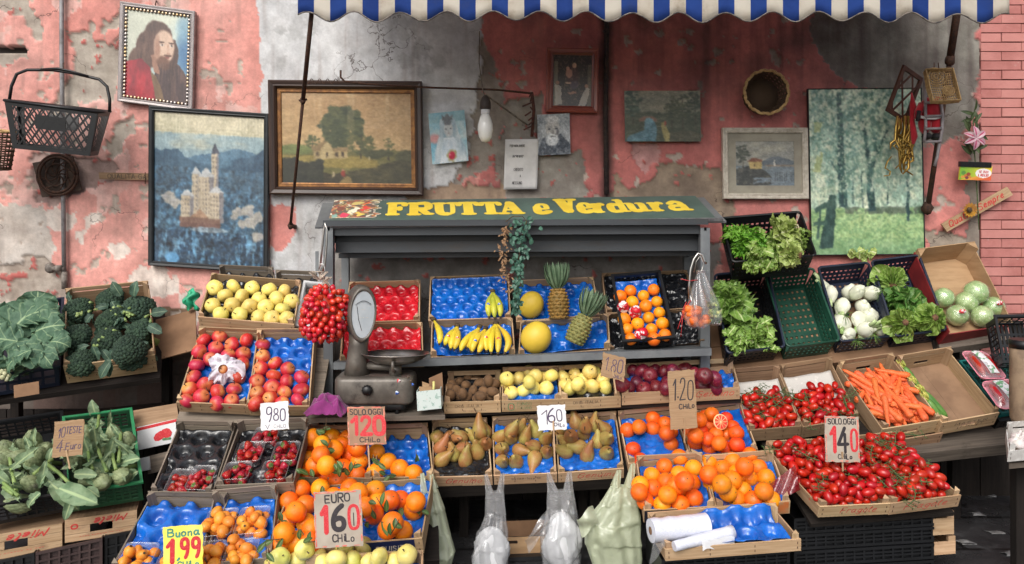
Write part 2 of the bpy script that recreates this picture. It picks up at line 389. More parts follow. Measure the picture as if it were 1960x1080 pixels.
# --- ground
gm,nt,b,N,L=nodes('wet_dark_basalt_paving');v=coords(nt,'Object',rnd=False)
br=N('ShaderNodeTexBrick');br.inputs['Scale'].default_value=1;br.inputs['Brick Width'].default_value=.62;br.inputs['Row Height'].default_value=.4;br.inputs['Mortar Size'].default_value=.012
for i,c in(('Color1',C(44,44,46)),('Color2',C(58,57,58)),('Mortar',C(24,23,23))):br.inputs[i].default_value=c
L(v,br.inputs['Vector'])
c=mixc(nt,mixf(nt,ramp(nt,noise(nt,v,7,6,.7),.5,.7),.8),br.outputs[0],C(92,92,94));L(c,b.inputs['Base Color'])
r=N('ShaderNodeMapRange');r.inputs[1].default_value=.35;r.inputs[2].default_value=.65;r.inputs[3].default_value=.18;r.inputs[4].default_value=.7
L(noise(nt,v,3,5,.7),r.inputs[0]);L(r.outputs[0],b.inputs['Roughness']);bumpn(nt,b,noise(nt,v,14,6),.5,.01)
g=MB();g.grid(lambda u,t:Vector((-60+120*u,-60+120*t,0)),6,6,False);tag(g.build('ground',gm),kind='structure')
# --- plaster wall
def spaced(lo,a,b_,hi,coarse,fine):
 return np.unique(np.concatenate([np.arange(lo,a,coarse),np.arange(a,b_,fine),np.arange(b_,hi+1,coarse)]).astype(np.float64))
wx=np.unique(np.concatenate([np.arange(-1500,-700,60),np.arange(-700,-20,10),np.arange(-20,1877,3.2),[1877]])).astype(float);wy=spaced(-1000,-10,720,960,50,3.2)
X,Y=np.meshgrid(wx,wy)
def wn(s,seed,o=5):return fbm(X/s,Y/s,seed,o)-.5
WX=X+wn(60,1)*44+wn(14,3)*22;WY=Y+wn(60,2)*44+wn(14,4)*22
SX=X+wn(40,5)*16;SY=Y+wn(40,6)*16
pinkA=np.array([222,164,154.]);pinkB=np.array([204,136,126.])
t=np.clip(fbm(X/140,Y/140,11,5)*1.8-.4,0,1)[...,None]
col=pinkA*(1-t)+pinkB*t
h=np.full(X.shape,.006)
redz=inpoly(SX,SY,[(918,-1000),(1880,-1000),(1880,500),(918,500)])
t2=np.clip(fbm(X/100,Y/220,21,5)*2-.5,0,1)[...,None]
col=np.where(redz[...,None],np.array([200,122,116.])*(1-t2)+np.array([174,102,98.])*t2,col)
lowp=inpoly(SX,SY,[(1380,300),(1880,180),(1880,720),(1380,720)])
col=np.where(lowp[...,None],np.array([214,140,132.])*(1-t2)+np.array([194,120,114.])*t2,col)
def lay(mask,c,c2,sc=50,seed=31,height=0.0,k=1.0):
 global col,h
 tt=np.clip(fbm(X/sc,Y/sc,seed,6)*2-.5,0,1)[...,None]
 nc=np.array(c,float)*(1-tt)+np.array(c2,float)*tt
 col=np.where(mask[...,None],col*(1-k)+nc*k,col)
 if height is not None:h=np.where(mask,height,h)
fade=(fbm(X/70,Y/110,41,6)>.58)&(X<520);lay(fade,(226,190,182),(214,168,158),30,42,None,.8)
lay((fbm(X/45,Y/60,43,6)>.63)&(Y>280)&(X<520),(226,216,206),(206,190,180),20,44,.003)
white=inpoly(WX*.5+SX*.5,WY*.5+SY*.5,[(492,-1000),(918,-1000),(922,90),(924,170),(905,250),(880,330),(862,352),(780,385),(640,395),(640,560),(520,560),(520,380),(500,200)])
lay(white,(206,206,206),(188,188,190),90,51,.005)
lay(white&(fbm(X/60,Y/60,52,6)>.66),(190,190,190),(180,180,180),30,53,None)
lay(inpoly(WX,WY,[(-80,380),(90,400),(110,540),(60,640),(-80,640)]),(206,198,190),(182,170,160),40,54,.005)
lay(inpoly(WX,WY,[(505,385),(560,385),(566,440),(535,470),(505,450)]),(206,140,134),(190,120,112),40,55,.003)
def cem(*pts,c=(182,172,160),c2=(156,146,134),seed=61):lay(inpoly(WX,WY,pts),c,c2,26,seed,-.008)
cem((-30,-20),(60,-20),(70,20),(20,25),(-30,8));cem((45,10),(72,20),(80,72),(60,75),(48,50))
cem((122,60),(150,55),(182,80),(215,88),(240,60),(240,130),(222,195),(160,200),(135,210),(115,245),(90,215),(120,190),(140,120))
cem((160,38),(172,34),(175,70),(160,80));cem((190,35),(226,30),(226,55),(196,60))
cem((225,240),(258,225),(260,262),(230,272),(212,260));cem((200,270),(238,262),(240,300),(205,312))
cem((-20,92),(60,95),(60,120),(30,125),(-20,112));cem((-60,520),(60,500),(125,505),(128,560),(40,590),(-60,580),c=(186,174,162),c2=(150,136,124))
cem((60,300),(160,290),(220,310),(225,352),(150,372),(110,400),(60,380),c=(186,160,152),c2=(150,126,120))
cem((918,70),(948,90),(958,160),(950,260),(960,300),(915,330),(870,350),(862,352),(905,250),c=(160,152,142),c2=(128,118,110))
cem((950,210),(1030,175),(1040,230),(1040,300),(1120,290),(1120,385),(960,385),(955,290),c=(158,152,142),c2=(128,120,112))
cem((780,380),(860,340),(960,350),(960,400),(760,400),c=(174,150,126),c2=(146,124,106))
cem((1180,330),(1230,365),(1262,320),(1300,310),(1380,325),(1400,330),(1400,420),(1160,420),(1150,380),c=(160,142,122),c2=(126,110,96))
cem((1210,275),(1270,272),(1262,318),(1225,330),c=(206,160,156),c2=(176,130,126))
cem((1550,-1000),(1880,-1000),(1880,200),(1800,285),(1766,270),(1766,180),(1640,165),(1580,130),(1552,70),c=(142,138,130),c2=(112,108,100))
cem((1766,455),(1800,448),(1866,455),(1880,720),(1766,720),c=(178,168,152),c2=(150,138,124))
cem((1860,240),(1900,240),(1900,720),(1864,720),c=(160,150,138),c2=(132,122,112))
cem((1768,382),(1790,382),(1796,410),(1770,412))
cem((620,470),(1370,470),(1370,720),(620,720),c=(150,146,142),c2=(124,120,116))
lay(inpoly(SX,SY,[(300,590),(372,588),(372,690),(296,690)]),(150,126,104),(128,104,84),60,63,.004)
lay((h<-.001)&(X<1500)&(fbm(X/16,Y/16,71,5)>.7),(188,110,102),(170,90,84),20,72,.002)
lay((h>.003)&(fbm(X/20,Y/20,73,5)>.715)&~white,(190,176,164),(164,148,136),20,74,-.003)
col=col*(.9+.2*fbm(X/22,Y/26,85,5))[...,None];k=(np.clip(fbm(X/9,Y/150,86,5)*3-1.75,0,1)*.3*(X<1150))[...,None];col=col*(1-k)+np.array([120,100,92.])*k
st=np.clip(fbm(X/13,Y/260,81,5)*2.6-1.1,0,1)*np.clip((330-Y)/200,0,1)*np.clip((X-900)/40,0,1)*np.where(X<1150,.5,1)
mil=np.clip(fbm(X/90,Y/70,82,6)*3-1.25,0,1)*np.clip((300-Y)/260,0,1)*np.clip((X-1120)/60,0,1)
k=np.clip(st*.36+mil*.42,0,.55)[...,None];col=col*(1-k)+np.array([58,44,44.])*k
k=(np.clip(1-np.abs(X-1160+wn(30,83)*14)/16,0,1)*.85*(Y<400))[...,None];col=col*(1-k)+np.array([48,40,38.])*k
k=(np.clip(fbm(X/60,Y/40,84,6)*3-1.5,0,1)*np.where(white,.12,.28))[...,None];col=col*(1-k)+np.array([88,74,68.])*k
k=(np.clip((Y-640)/60,0,1)*.8)[...,None];col=col*(1-k)+np.array([70,62,56.])*k  # shade behind the counters painted into the lower wall colour
slot=inpoly(SX,SY,[(-60,86),(48,88),(52,100),(-60,101)]);col=np.where(slot[...,None],np.array([48,42,38.]),col);h=np.where(slot,-.05,h)
h=h+wn(120,91)*.006+wn(18,92)*.0025*np.where(h<0,2.2,.6)
pts=np.stack([(X-CX)/F_*DW,-h,EYE-(Y-HY)/F_*DW],-1)
x0,x1=pts[...,0].min(),pts[...,0].max();z0,z1=pts[...,2].min(),pts[...,2].max()
bx=[(x,y,z)for y in(.07,.45)for z in(-.02,z1)for x in(x0,x1)]
wallm=pigment('peeling_plaster',.9,.6,70,0,.2,34)
nt=wallm.node_tree;b=nt.nodes['Principled BSDF'];v=coords(nt,'Object',rnd=False)
nz=nt.nodes.new('ShaderNodeTexNoise');nz.inputs['Scale'].default_value=5;nz.inputs['Detail'].default_value=6;nt.links.new(v,nz.inputs['Vector'])
va=nt.nodes.new('ShaderNodeMixRGB');va.blend_type='ADD';va.inputs[0].default_value=.45;nt.links.new(v,va.inputs[1]);nt.links.new(nz.outputs['Color'],va.inputs[2])
vo=nt.nodes.new('ShaderNodeTexVoronoi');vo.feature='DISTANCE_TO_EDGE';vo.inputs['Scale'].default_value=2.1;nt.links.new(va.outputs[0],vo.inputs['Vector'])
ml=nt.nodes.new('ShaderNodeMath');ml.operation='MULTIPLY';nt.links.new(ramp(nt,vo.outputs['Distance'],.008,.002),ml.inputs[0]);nt.links.new(ramp(nt,noise(nt,v,1.7,3),.5,.6),ml.inputs[1])
src=b.inputs['Base Color'].links[0].from_socket;nt.links.new(mixc(nt,mixf(nt,ml.outputs[0],.75),src,C(70,56,50)),b.inputs['Base Color'])
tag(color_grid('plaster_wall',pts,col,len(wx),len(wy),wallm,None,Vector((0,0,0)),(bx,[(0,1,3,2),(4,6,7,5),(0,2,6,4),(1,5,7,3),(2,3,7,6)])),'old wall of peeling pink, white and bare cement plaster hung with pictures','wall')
# --- pink block wall at the right
bm_,nt,b,N,L=nodes('pink_painted_block');v=coords(nt,'Object');vuv=coords(nt,'UV',(1,1,1),False)
c=mixc(nt,ramp(nt,noise(nt,v,5,6,.7),.3,.7),C(188,122,116),C(162,98,92))
c=mixc(nt,mixf(nt,ramp(nt,noise(nt,vuv,2.3,1),.35,.65),.6),c,C(204,142,134))
c=mixc(nt,mixf(nt,ramp(nt,noise(nt,v,28,6,.75),.62,.74),.6),c,C(190,168,160));L(c,b.inputs['Base Color']);b.inputs['Roughness'].default_value=.85;bumpn(nt,b,noise(nt,v,45,5,.7),.5,.004)
mort=mat('pink_mortar',C(104,54,50),C(88,46,44),.95,20)
m=MB();r0=random.Random(4)
zz=0.0;row=0
while zz<4.2:
 hh=.054;xx=(1876-CX)/F_*DW-(row%2)*.0;first=True
 while xx<4.6:
  ln=(.235 if not first else(.235 if row%2 else .12));first=False
  e=-.006+r0.gauss(0,.002);j0,j1,j2=(r0.uniform(-.001,.0015)for _ in range(3))
  m.wbox(xx+.002+j0,xx+ln-.002,e,.05,zz+.0025+j1,zz+hh-.0025-j2);xx+=ln
 zz+=hh;row+=1
m.wbox((1876-CX)/F_*DW,4.6,.0005,.4,-.02,4.2,1)
tag(m.build('block_wall',[bm_,mort]),'wall of pink painted blocks at the right edge','wall')
# --- awning
blue=mat('blue_awning_canvas',C(44,84,168),C(34,70,150),.85,6,sheen=.1,dirt=C(70,90,140),dirtlo=.55,dirthi=.8,bump=.1,bscale=300)
cream=mat('cream_awning_canvas',C(236,231,220),C(222,214,200),.85,5,dirt=C(170,152,126),dirtlo=.52,dirthi=.8,dscale=5,bump=.1,bscale=300)
for mm in(blue,cream):
 nt=mm.node_tree;tr=nt.nodes.new('ShaderNodeBsdfTranslucent');mx=nt.nodes.new('ShaderNodeMixShader');mx.inputs[0].default_value=.5
 bs=nt.nodes['Principled BSDF'];lk=[l for l in nt.links if l.to_node==bs and l.to_socket.name=='Base Color'][0].from_socket
 nt.links.new(lk,tr.inputs[0]);nt.links.new(bs.outputs[0],mx.inputs[1]);nt.links.new(tr.outputs[0],mx.inputs[2]);nt.links.new(mx.outputs[0],nt.nodes['Material Output'].inputs[0])
AD=3.6
def aw(px,py,d=AD):return P(px,py,d)
aw_o=thing('awning','blue and cream striped awning with scalloped valance above the stall','awning',P(1250,-40,AD))
A0,A1,NS=570,1932,44;sw=(A1-A0)/NS
def scal(px):return 31-9.5*math.cos((px-588)/89*2*math.pi)*(1+.1*math.sin(px*.03))+(px-A0)/(A1-A0)*3+1.5*math.sin(px*.011)
vm=MB();rm=MB();hem=MB();hp=[]
for i in range(NS):
 for q in range(4):
  xa,xb=A0+sw*(i+q/4),A0+sw*(i+(q+1)/4)
  def wob(px,k):return AD-.003*k*math.sin((px-588)/89*2*math.pi)-.003*k*math.sin(px*.021)
  hp.append(P(xa,scal(xa),wob(xa,1)))
z0_=P(0,-46,AD).z
def vp(u,k):px=A0+(A1-A0)*u;return P(px,-46+(scal(px)+46)*(1-k),wob(px,1-k))
def rp(u,k):return Vector((P(A0+(A1-A0)*u,0,AD).x,-1.0+1.02*k,z0_+.5*k-.03*math.sin(k*math.pi)))
vm.grid(vp,NS*4,4);rm.grid(rp,NS,6)
vm.mi=[(i%(NS*4))//4%2 for i in range(len(vm.f))];rm.mi=[i%NS%2 for i in range(len(rm.f))]
hp.append(P(A1,scal(A1),AD))
vo=vm.build('valance',[blue,cream],aw_o);ro=rm.build('canopy_cloth',[blue,cream],aw_o)
for o in(vo,ro):
 sdf=o.modifiers.new('cloth','SOLIDIFY');sdf.thickness=.0025
hem.tube(hp,.0035,5);hem.build('hem',mat('grey_hem_tape',C(120,112,104),C(70,66,66),.9,30,lo=.4,hi=.6),aw_o)
fb=MB();fb.tube([P(A0+4,-44,AD+.02),P(A1-4,-44,AD+.02)],.016,10);fb.build('front_bar',steel,aw_o)
def pole(p,q,r,label,joint,foot):
 o=thing('leaning_pole',label,'pole',q,'poles carrying the awning');m=MB();mid=p.lerp(q,.38)
 m.tube([p,mid],r*1.15,10);m.build('upper_rod',rust,o);m=MB();m.tube([mid,q],r*.85,10);m.build('lower_rod',rust,o)
 m=MB();m.blob(mid,(r*1.6,r*1.6,r*2),8,6,jit=.3);m.tube([mid+Vector((-.02,0,0)),mid+Vector((.02,0,.005))],r*.6);m.build('clamp',rust,o)
 m=MB();m.blob(q,(r*1.8,r*1.6,r*2.2),8,6,jit=.3);m.tube([q,Vector((q.x,.01,q.z-.01))],r*1.4);m.build('wall_bracket',rust,o)
pole(P(598,10,3.62),P(556,432,4.5),.0095,'thin rusty awning arm leaning in front of the gold framed landscape',0,0)
pole(P(1846,-72,4.2),P(1776,398,4.52),.017,'thick dark awning arm at the right behind the climbing doll',0,0)
# --- wall fittings
o=thing('drain_pipe','slim grey conduit pipe running down the pink wall behind the hand basket','pipe',P(122,555,4.56))
m=MB();m.tube([P(118,-300,4.565),P(118,80,4.565),P(120,300,4.565),P(123,530,4.565)],.0125,10);m.build('conduit',mat('grey_pipe',C(150,148,150),C(122,118,118),.6,20,metal=.2),o)
m=MB()
m.tube([P(123,520,4.565),P(124,553,4.565)],.017,10);m.tube([P(124,515,4.56),P(100,514,4.56)],.013,8);m.blob(P(96,513,4.57),(.03,.025,.03),8,6,jit=.3);m.tube([P(112,508,4.55),P(112,520,4.55)],.019,8)
m.build('valve',mat('dull_valve',C(132,124,116),C(96,88,82),.7,40),o)
m=MB();m.tube([P(1160,-200,4.575),P(1161,60,4.575),P(1159,220,4.572),P(1161,372,4.575)],[.013,.014,.013,.014],8)
tag(m.build('cable_pipe',mat('sooty_cable',C(40,34,34),C(64,52,48),.9,40,bump=.5,bscale=150)),'sooty black cable pipe down the wall beside the red framed picture','pipe')
o=thing('hook_rod','thin rusty iron rod with curled hook across the landscape painting','rod',P(640,160,4.36))
sp=[P(585+i*2.2,156+5*math.sin(i*.9),4.36+.01*math.cos(i*.9))for i in range(30)]
m=MB();m.tube([P(652,135,4.36),P(652,148,4.35),P(660,156,4.35),P(700,161,4.36),P(830,168,4.37),P(950,172,4.38),P(1018,179,4.4)],.006,8);m.build('rod',rust,o)
m=MB();m.tube(sp,.0022,5);m.build('wire_coil',rust,o)
m=MB();r1=random.Random(3)
for i in range(9):m.bar(P(1018+r1.uniform(-3,3),178+i*9,4.5),P(1012+r1.uniform(-14,14),186+i*9,4.5),.012,.008)
m.tube([P(1018,178,4.4),P(1022,210,4.5),P(1018,262,4.53)],.009);m.build('rust_tie',mat('brown_rust_rag',C(92,52,46),C(66,42,38),.9,30),o)
o=thing('light_bulb','unlit white light bulb in dark socket hanging from the iron rod','bulb',P(929,270,4.35))
cx=P(929,0,4.35).x;zt=lambda y:P(0,y,4.35).z
Mz=lambda x,y,z:Vector((cx+x,4.35-DW+y,z))
m=MB();m.lathe([(.001,zt(273)),(.022,zt(271)),(.036,zt(262)),(.043,zt(249)),(.041,zt(238)),(.031,zt(226)),(.023,zt(219))],20,Mz);m.build('glass',mat('opal_glass',C(232,232,228),rough=.15,coat=.5),o)
m=MB();m.lathe([(.023,zt(219)),(.024,zt(217)),(.024,zt(210))],16,Mz);m.build('cap',paper_w,o)
m=MB();m.lathe([(.025,zt(210)),(.031,zt(208)),(.029,zt(196)),(.022,zt(188)),(.010,zt(183)),(.001,zt(182))],16,Mz);m.build('socket',mat('brown_socket',C(66,54,48),C(50,42,38),.6,20),o)
m=MB();m.tube([P(928,184,4.35),P(924,172,4.36),P(917,120,4.5),P(918,60,4.56)],.003,6);m.tube([P(930,182,4.35),P(955,200,4.45),P(985,222,4.54),P(1010,240,4.55)],.0055,6);m.build('wire',mat('old_wire',C(130,120,108),C(90,80,72),.8,40),o)
# --- hand lettering: strokes laid as thin ridges of paint on a panel
def S(*p):return('~',p)
O_=S((.3,1),(.08,.95),(0,.7),(0,.3),(.08,.05),(.3,0),(.52,.05),(.6,.3),(.6,.7),(.52,.95),(.3,1))
GL={'A':[[(0,0),(.3,1)],[(.3,1),(.6,0)],[(.1,.36),(.5,.36)]],'B':[[(0,0),(0,1)],S((0,1),(.5,1),(.52,.55),(0,.53)),S((0,.53),(.62,.53),(.6,0),(0,0))],'C':[S((.58,.85),(.4,1),(.1,.95),(0,.5),(.1,.05),(.4,0),(.6,.15))],'D':[[(0,0),(0,1)],S((0,1),(.5,1),(.62,.5),(.5,0),(0,0))],'E':[[(.55,1),(0,1)],[(0,1),(0,0)],[(0,0),(.55,0)],[(0,.52),(.45,.52)]],'F':[[(.55,1),(0,1)],[(0,1),(0,0)],[(0,.52),(.42,.52)]],'G':[S((.58,.85),(.4,1),(.1,.95),(0,.5),(.1,.05),(.4,0),(.6,.1),(.6,.45)),[(.6,.45),(.35,.45)]],'H':[[(0,0),(0,1)],[(.55,0),(.55,1)],[(0,.5),(.55,.5)]],'I':[[(.1,0),(.1,1)]],'i':[[(.08,0),(.08,.65)],[(.08,.88),(.08,.9)]],'L':[[(0,1),(0,0)],[(0,0),(.5,0)]],'M':[[(0,0),(.05,1)],[(.05,1),(.35,.35)],[(.35,.35),(.65,1)],[(.65,1),(.7,0)]],'N':[[(0,0),(0,1)],[(0,1),(.55,0)],[(.55,0),(.55,1)]],'O':[O_],'P':[[(0,0),(0,1)],S((0,1),(.6,1),(.6,.5),(0,.48))],'Q':[O_,[(.35,.25),(.62,-.05)]],'R':[[(0,0),(0,1)],S((0,1),(.58,1),(.58,.52),(0,.5)),[(.22,.5),(.58,0)]],'S':[S((.55,.85),(.35,1),(.05,.95),(.05,.6),(.5,.45),(.58,.1),(.25,0),(0,.12))],'T':[[(0,1),(.6,1)],[(.3,1),(.3,0)]],'U':[S((0,1),(0,.15),(.15,0),(.4,0),(.55,.15),(.55,1))],'V':[[(0,1),(.3,0)],[(.3,0),(.6,1)]],'Z':[[(0,1),(.55,1)],[(.55,1),(0,0)],[(0,0),(.55,0)]],'0':[O_],'1':[[(.02,.72),(.28,1)],[(.28,1),(.26,0)]],'2':[S((.03,.78),(.12,1),(.48,1),(.56,.7),(.3,.35),(0,0)),[(0,0),(.6,.02)]],'4':[[(.42,1),(0,.32)],[(0,.32),(.6,.34)],[(.42,.75),(.42,0)]],'6':[S((.5,1),(.2,.8),(.02,.45),(.05,.1),(.3,0),(.55,.1),(.56,.4),(.35,.52),(.05,.4))],'8':[S((.3,.53),(.06,.65),(.08,.92),(.3,1),(.52,.92),(.54,.65),(.3,.53),(0,.4),(.03,.06),(.3,0),(.57,.06),(.6,.4),(.3,.53))],'9':[S((.55,.62),(.3,.45),(.05,.55),(.05,.9),(.3,1),(.55,.9),(.56,.6),(.5,.2),(.35,0))],'.':[[(.05,.0),(.05,.04)]],',':[[(.1,.06),(.02,-.16)]],':':[[(.06,.1),(.06,.14)],[(.06,.5),(.06,.54)]],'"':[[(.05,1),(.05,.78)],[(.2,1),(.2,.78)]],'-':[[(.05,.45),(.4,.45)]],'!':[[(.08,1),(.08,.3)],[(.08,0),(.08,.03)]],'/':[[(0,-.05),(.4,1.05)]],'#':[[(.1,0),(.25,1)],[(.38,0),(.5,1)],[(0,.35),(.6,.4)],[(.05,.65),(.62,.7)]],'a':[S((.45,.55),(.2,.66),(0,.4),(.08,.03),(.3,.03),(.45,.4)),S((.46,.62),(.42,.15),(.56,.02))],'d':[S((.45,.55),(.2,.66),(0,.4),(.08,.03),(.3,.03),(.45,.35)),[(.5,1.05),(.44,0)]],'e':[S((.02,.3),(.42,.4),(.38,.64),(.15,.62),(0,.3),(.15,0),(.45,.12))],'g':[S((.45,.55),(.2,.66),(0,.4),(.08,.03),(.3,.05),(.45,.4)),S((.46,.62),(.42,-.2),(.2,-.38),(0,-.25))],'l':[S((.02,.3),(.25,.95),(.12,1.05),(.05,.5),(.08,.05),(.25,.05))],'m':[[(.02,.62),(.02,0)],S((.02,.4),(.2,.7),(.3,.5),(.28,0)),S((.29,.4),(.48,.7),(.58,.5),(.56,0))],'n':[[(.02,.62),(.02,0)],S((.02,.4),(.25,.7),(.38,.5),(.36,0))],'o':[S((.22,.64),(.02,.5),(.04,.06),(.25,0),(.44,.15),(.42,.55),(.22,.64))],'p':[[(.05,.64),(0,-.35)],S((.05,.5),(.3,.7),(.46,.4),(.3,.02),(.04,.1))],'r':[[(.03,.62),(.02,0)],S((.03,.4),(.18,.66),(.34,.6))],'s':[S((.36,.55),(.15,.66),(.05,.5),(.32,.25),(.25,.02),(0,.08))],'t':[[(.15,.95),(.12,0)],[(0,.64),(.32,.66)]],'u':[S((.02,.64),(.02,.1),(.2,0),(.36,.2),(.38,.64)),[(.38,.64),(.4,0)]],'q':[S((.45,.55),(.2,.66),(0,.4),(.08,.03),(.3,.05),(.45,.4)),[(.46,.62),(.42,-.35)]],'à':[S((.45,.55),(.2,.66),(0,.4),(.08,.03),(.3,.03),(.45,.4)),S((.46,.62),(.42,.15),(.56,.02)),[(.12,.98),(.3,.8)]],'f':[S((.4,.9),(.25,1.05),(.14,.8),(.1,-.2)),[(0,.6),(.34,.62)]],'c':[S((.4,.5),(.2,.66),(0,.4),(.08,.05),(.4,.08))],'|':[[(.05,0),(.05,1)]],}
def chaikin(p,n=2):
 p=[Vector((x,y))for x,y in p]
 for _ in range(n):
  q=[p[0]]
  for a,b in zip(p,p[1:]):q+=[a*.75+b*.25,a*.25+b*.75]
  p=q+[p[-1]]
 return p
def stroke(mb,fr,pts,w,c=.0006,hgt=.0005,mi=0,taper=True):
 """a ridge of paint along pts (panel metres)"""
 pts=[Vector(p)for p in pts]
 q=[pts[0]]
 for p in pts[1:]:
  if(p-q[-1]).length>1e-5:q.append(p)
 if len(q)<2:q.append(q[0]+Vector((w*.2,0)))
 ext=w*.42;d0=(q[0]-q[1]).normalized();d1=(q[-1]-q[-2]).normalized()
 ws=[w*.5]*len(q)
 if taper:q=[q[0]+d0*ext]+q+[q[-1]+d1*ext];ws=[w*.22]+ws+[w*.22]
 b0=len(mb.v);k=len(q)
 for i,p in enumerate(q):
  a=(q[i]-q[i-1]).normalized()if i else None;b=(q[i+1]-q[i]).normalized()if i<k-1 else None
  t=(a or b)if not(a and b)else(a+b)
  if t.length<1e-6:t=a
  t=t.normalized();nn=Vector((-t.y,t.x));s=1.0
  if a and b:s=min(1.5,1/max(.5,nn.dot(Vector((-a.y,a.x)))))
  for e,hh in((-1,c),(0,c+hgt),(1,c)):
   r=q[i]+nn*(ws[i]*s*e);mb.v.append(fr.M(r.x,r.y,hh))
 for i in range(k-1):
  for j in(0,1):
   mb.face((b0+i*3+j,b0+i*3+j+1,b0+i*3+3+j+1,b0+i*3+3+j),None,True,mi)
def letters(mb,fr,text,x,y,h,w,width=None,slant=0.0,gap=.22,mi=0,jit=.04,c=.0006,aspect=1.0,rot=0.0,flipud=False):
 """text with its baseline-left at (x, y) metres from the panel's top left, y downwards"""
 adv=[]
 for ch in text:
  if ch==' ':adv.append(.4);continue
  xs=[p[0]for st in GL[ch]for p in(st[1]if st[0]=='~' else st)];adv.append(max(xs)+gap)
 tot=sum(adv)-gap;sx=h*aspect if width is None else width/tot
 pos=0;ca,sa=math.cos(rot),math.sin(rot)
 for ch,ad in zip(text,adv):
  if ch!=' ':
   jx,jy,js=R_.gauss(0,jit)*.5,R_.gauss(0,jit)*.7,1+R_.gauss(0,jit)
   for st in GL[ch]:
    pp=chaikin(st[1])if st[0]=='~' else[Vector(p)for p in st]
    o=[]
    for p in pp:
     lx=(pos+jx+p.x+p.y*slant)*sx;ly=-(jy+p.y*js)*h
     if flipud:lx,ly=tot*sx-lx,-ly-h
     o.append((x+lx*ca-ly*sa,y+lx*sa+ly*ca))
    stroke(mb,fr,o,w*R_.uniform(.85,1.15),c,mi=mi)
  pos+=ad
def sign(name,label,TL,TR,BL,d,db,draw,card,thick=.004,stick=None,edge=None,lmats=None,group='handwritten price signs',wav=.0015):
 fr=face_px(TL,TR,BL,d,db)
 o=thing(name,label,'price sign',fr.M(fr.W/2,fr.L,-.002),group)
 m=MB();n=10;r=random.Random(len(label))
 offs=[r.uniform(-1,1)*.0025 for _ in range(60)]
 rim=[]
 for i in range(n):rim.append((fr.W*i/n,offs[i]))
 for i in range(n):rim.append((fr.W+offs[10+i],fr.L*i/n))
 for i in range(n):rim.append((fr.W*(1-i/n),fr.L+offs[20+i]))
 for i in range(n):rim.append((offs[30+i],fr.L*(1-i/n)))
 b0=len(m.v)
 for c in(0,-thick):m.v+=[fr.M(a,b,c)for a,b in rim]
 k=len(rim)
 uvs=[(a,b)for a,b in rim]
 m.face([b0+i for i in range(k)][::-1],uvs[::-1]);m.face([b0+k+i for i in range(k)],uvs)
 for i in range(k):j=(i+1)%k;m.face((b0+i,b0+j,b0+k+j,b0+k+i),None)
 m.build('card',card,o)
 l=MB();draw(l,fr);l.build('lettering',lmats or[blackink,redink,purpleink],o)
 if stick:
  (sx,sy),(ex,ey),front=stick
  s=MB();f=.005 if front else-.009
  s.bar(fr.hit(sx,sy,f),fr.hit(ex,ey,f)+Vector((0,.02,0)),.007,.004,Vector((0,-1,.1)));s.build('stick',wood,o)
 if edge:
  e=MB();r=random.Random(9);
  for _ in range(46):
   sd=r.randrange(4);t0=r.random()*.9;t1=t0+r.uniform(.03,.12);q=.004
   mp=[lambda t:(t*fr.W,q),lambda t:(t*fr.W,fr.L-q),lambda t:(q,t*fr.L),lambda t:(fr.W-q,t*fr.L)][sd]
   stroke(e,fr,[mp(t0),mp(min(t1,.98))],r.uniform(.002,.006),.0004)
  e.build('worn_edge_paint',edge,o)
 return o
def numeral(l,fr,ch,x,y,w,h,sw,mi):letters(l,fr,ch,x,y+h,h,sw,width=w,mi=mi,jit=0)
def SS(w,*p):return(w,p)
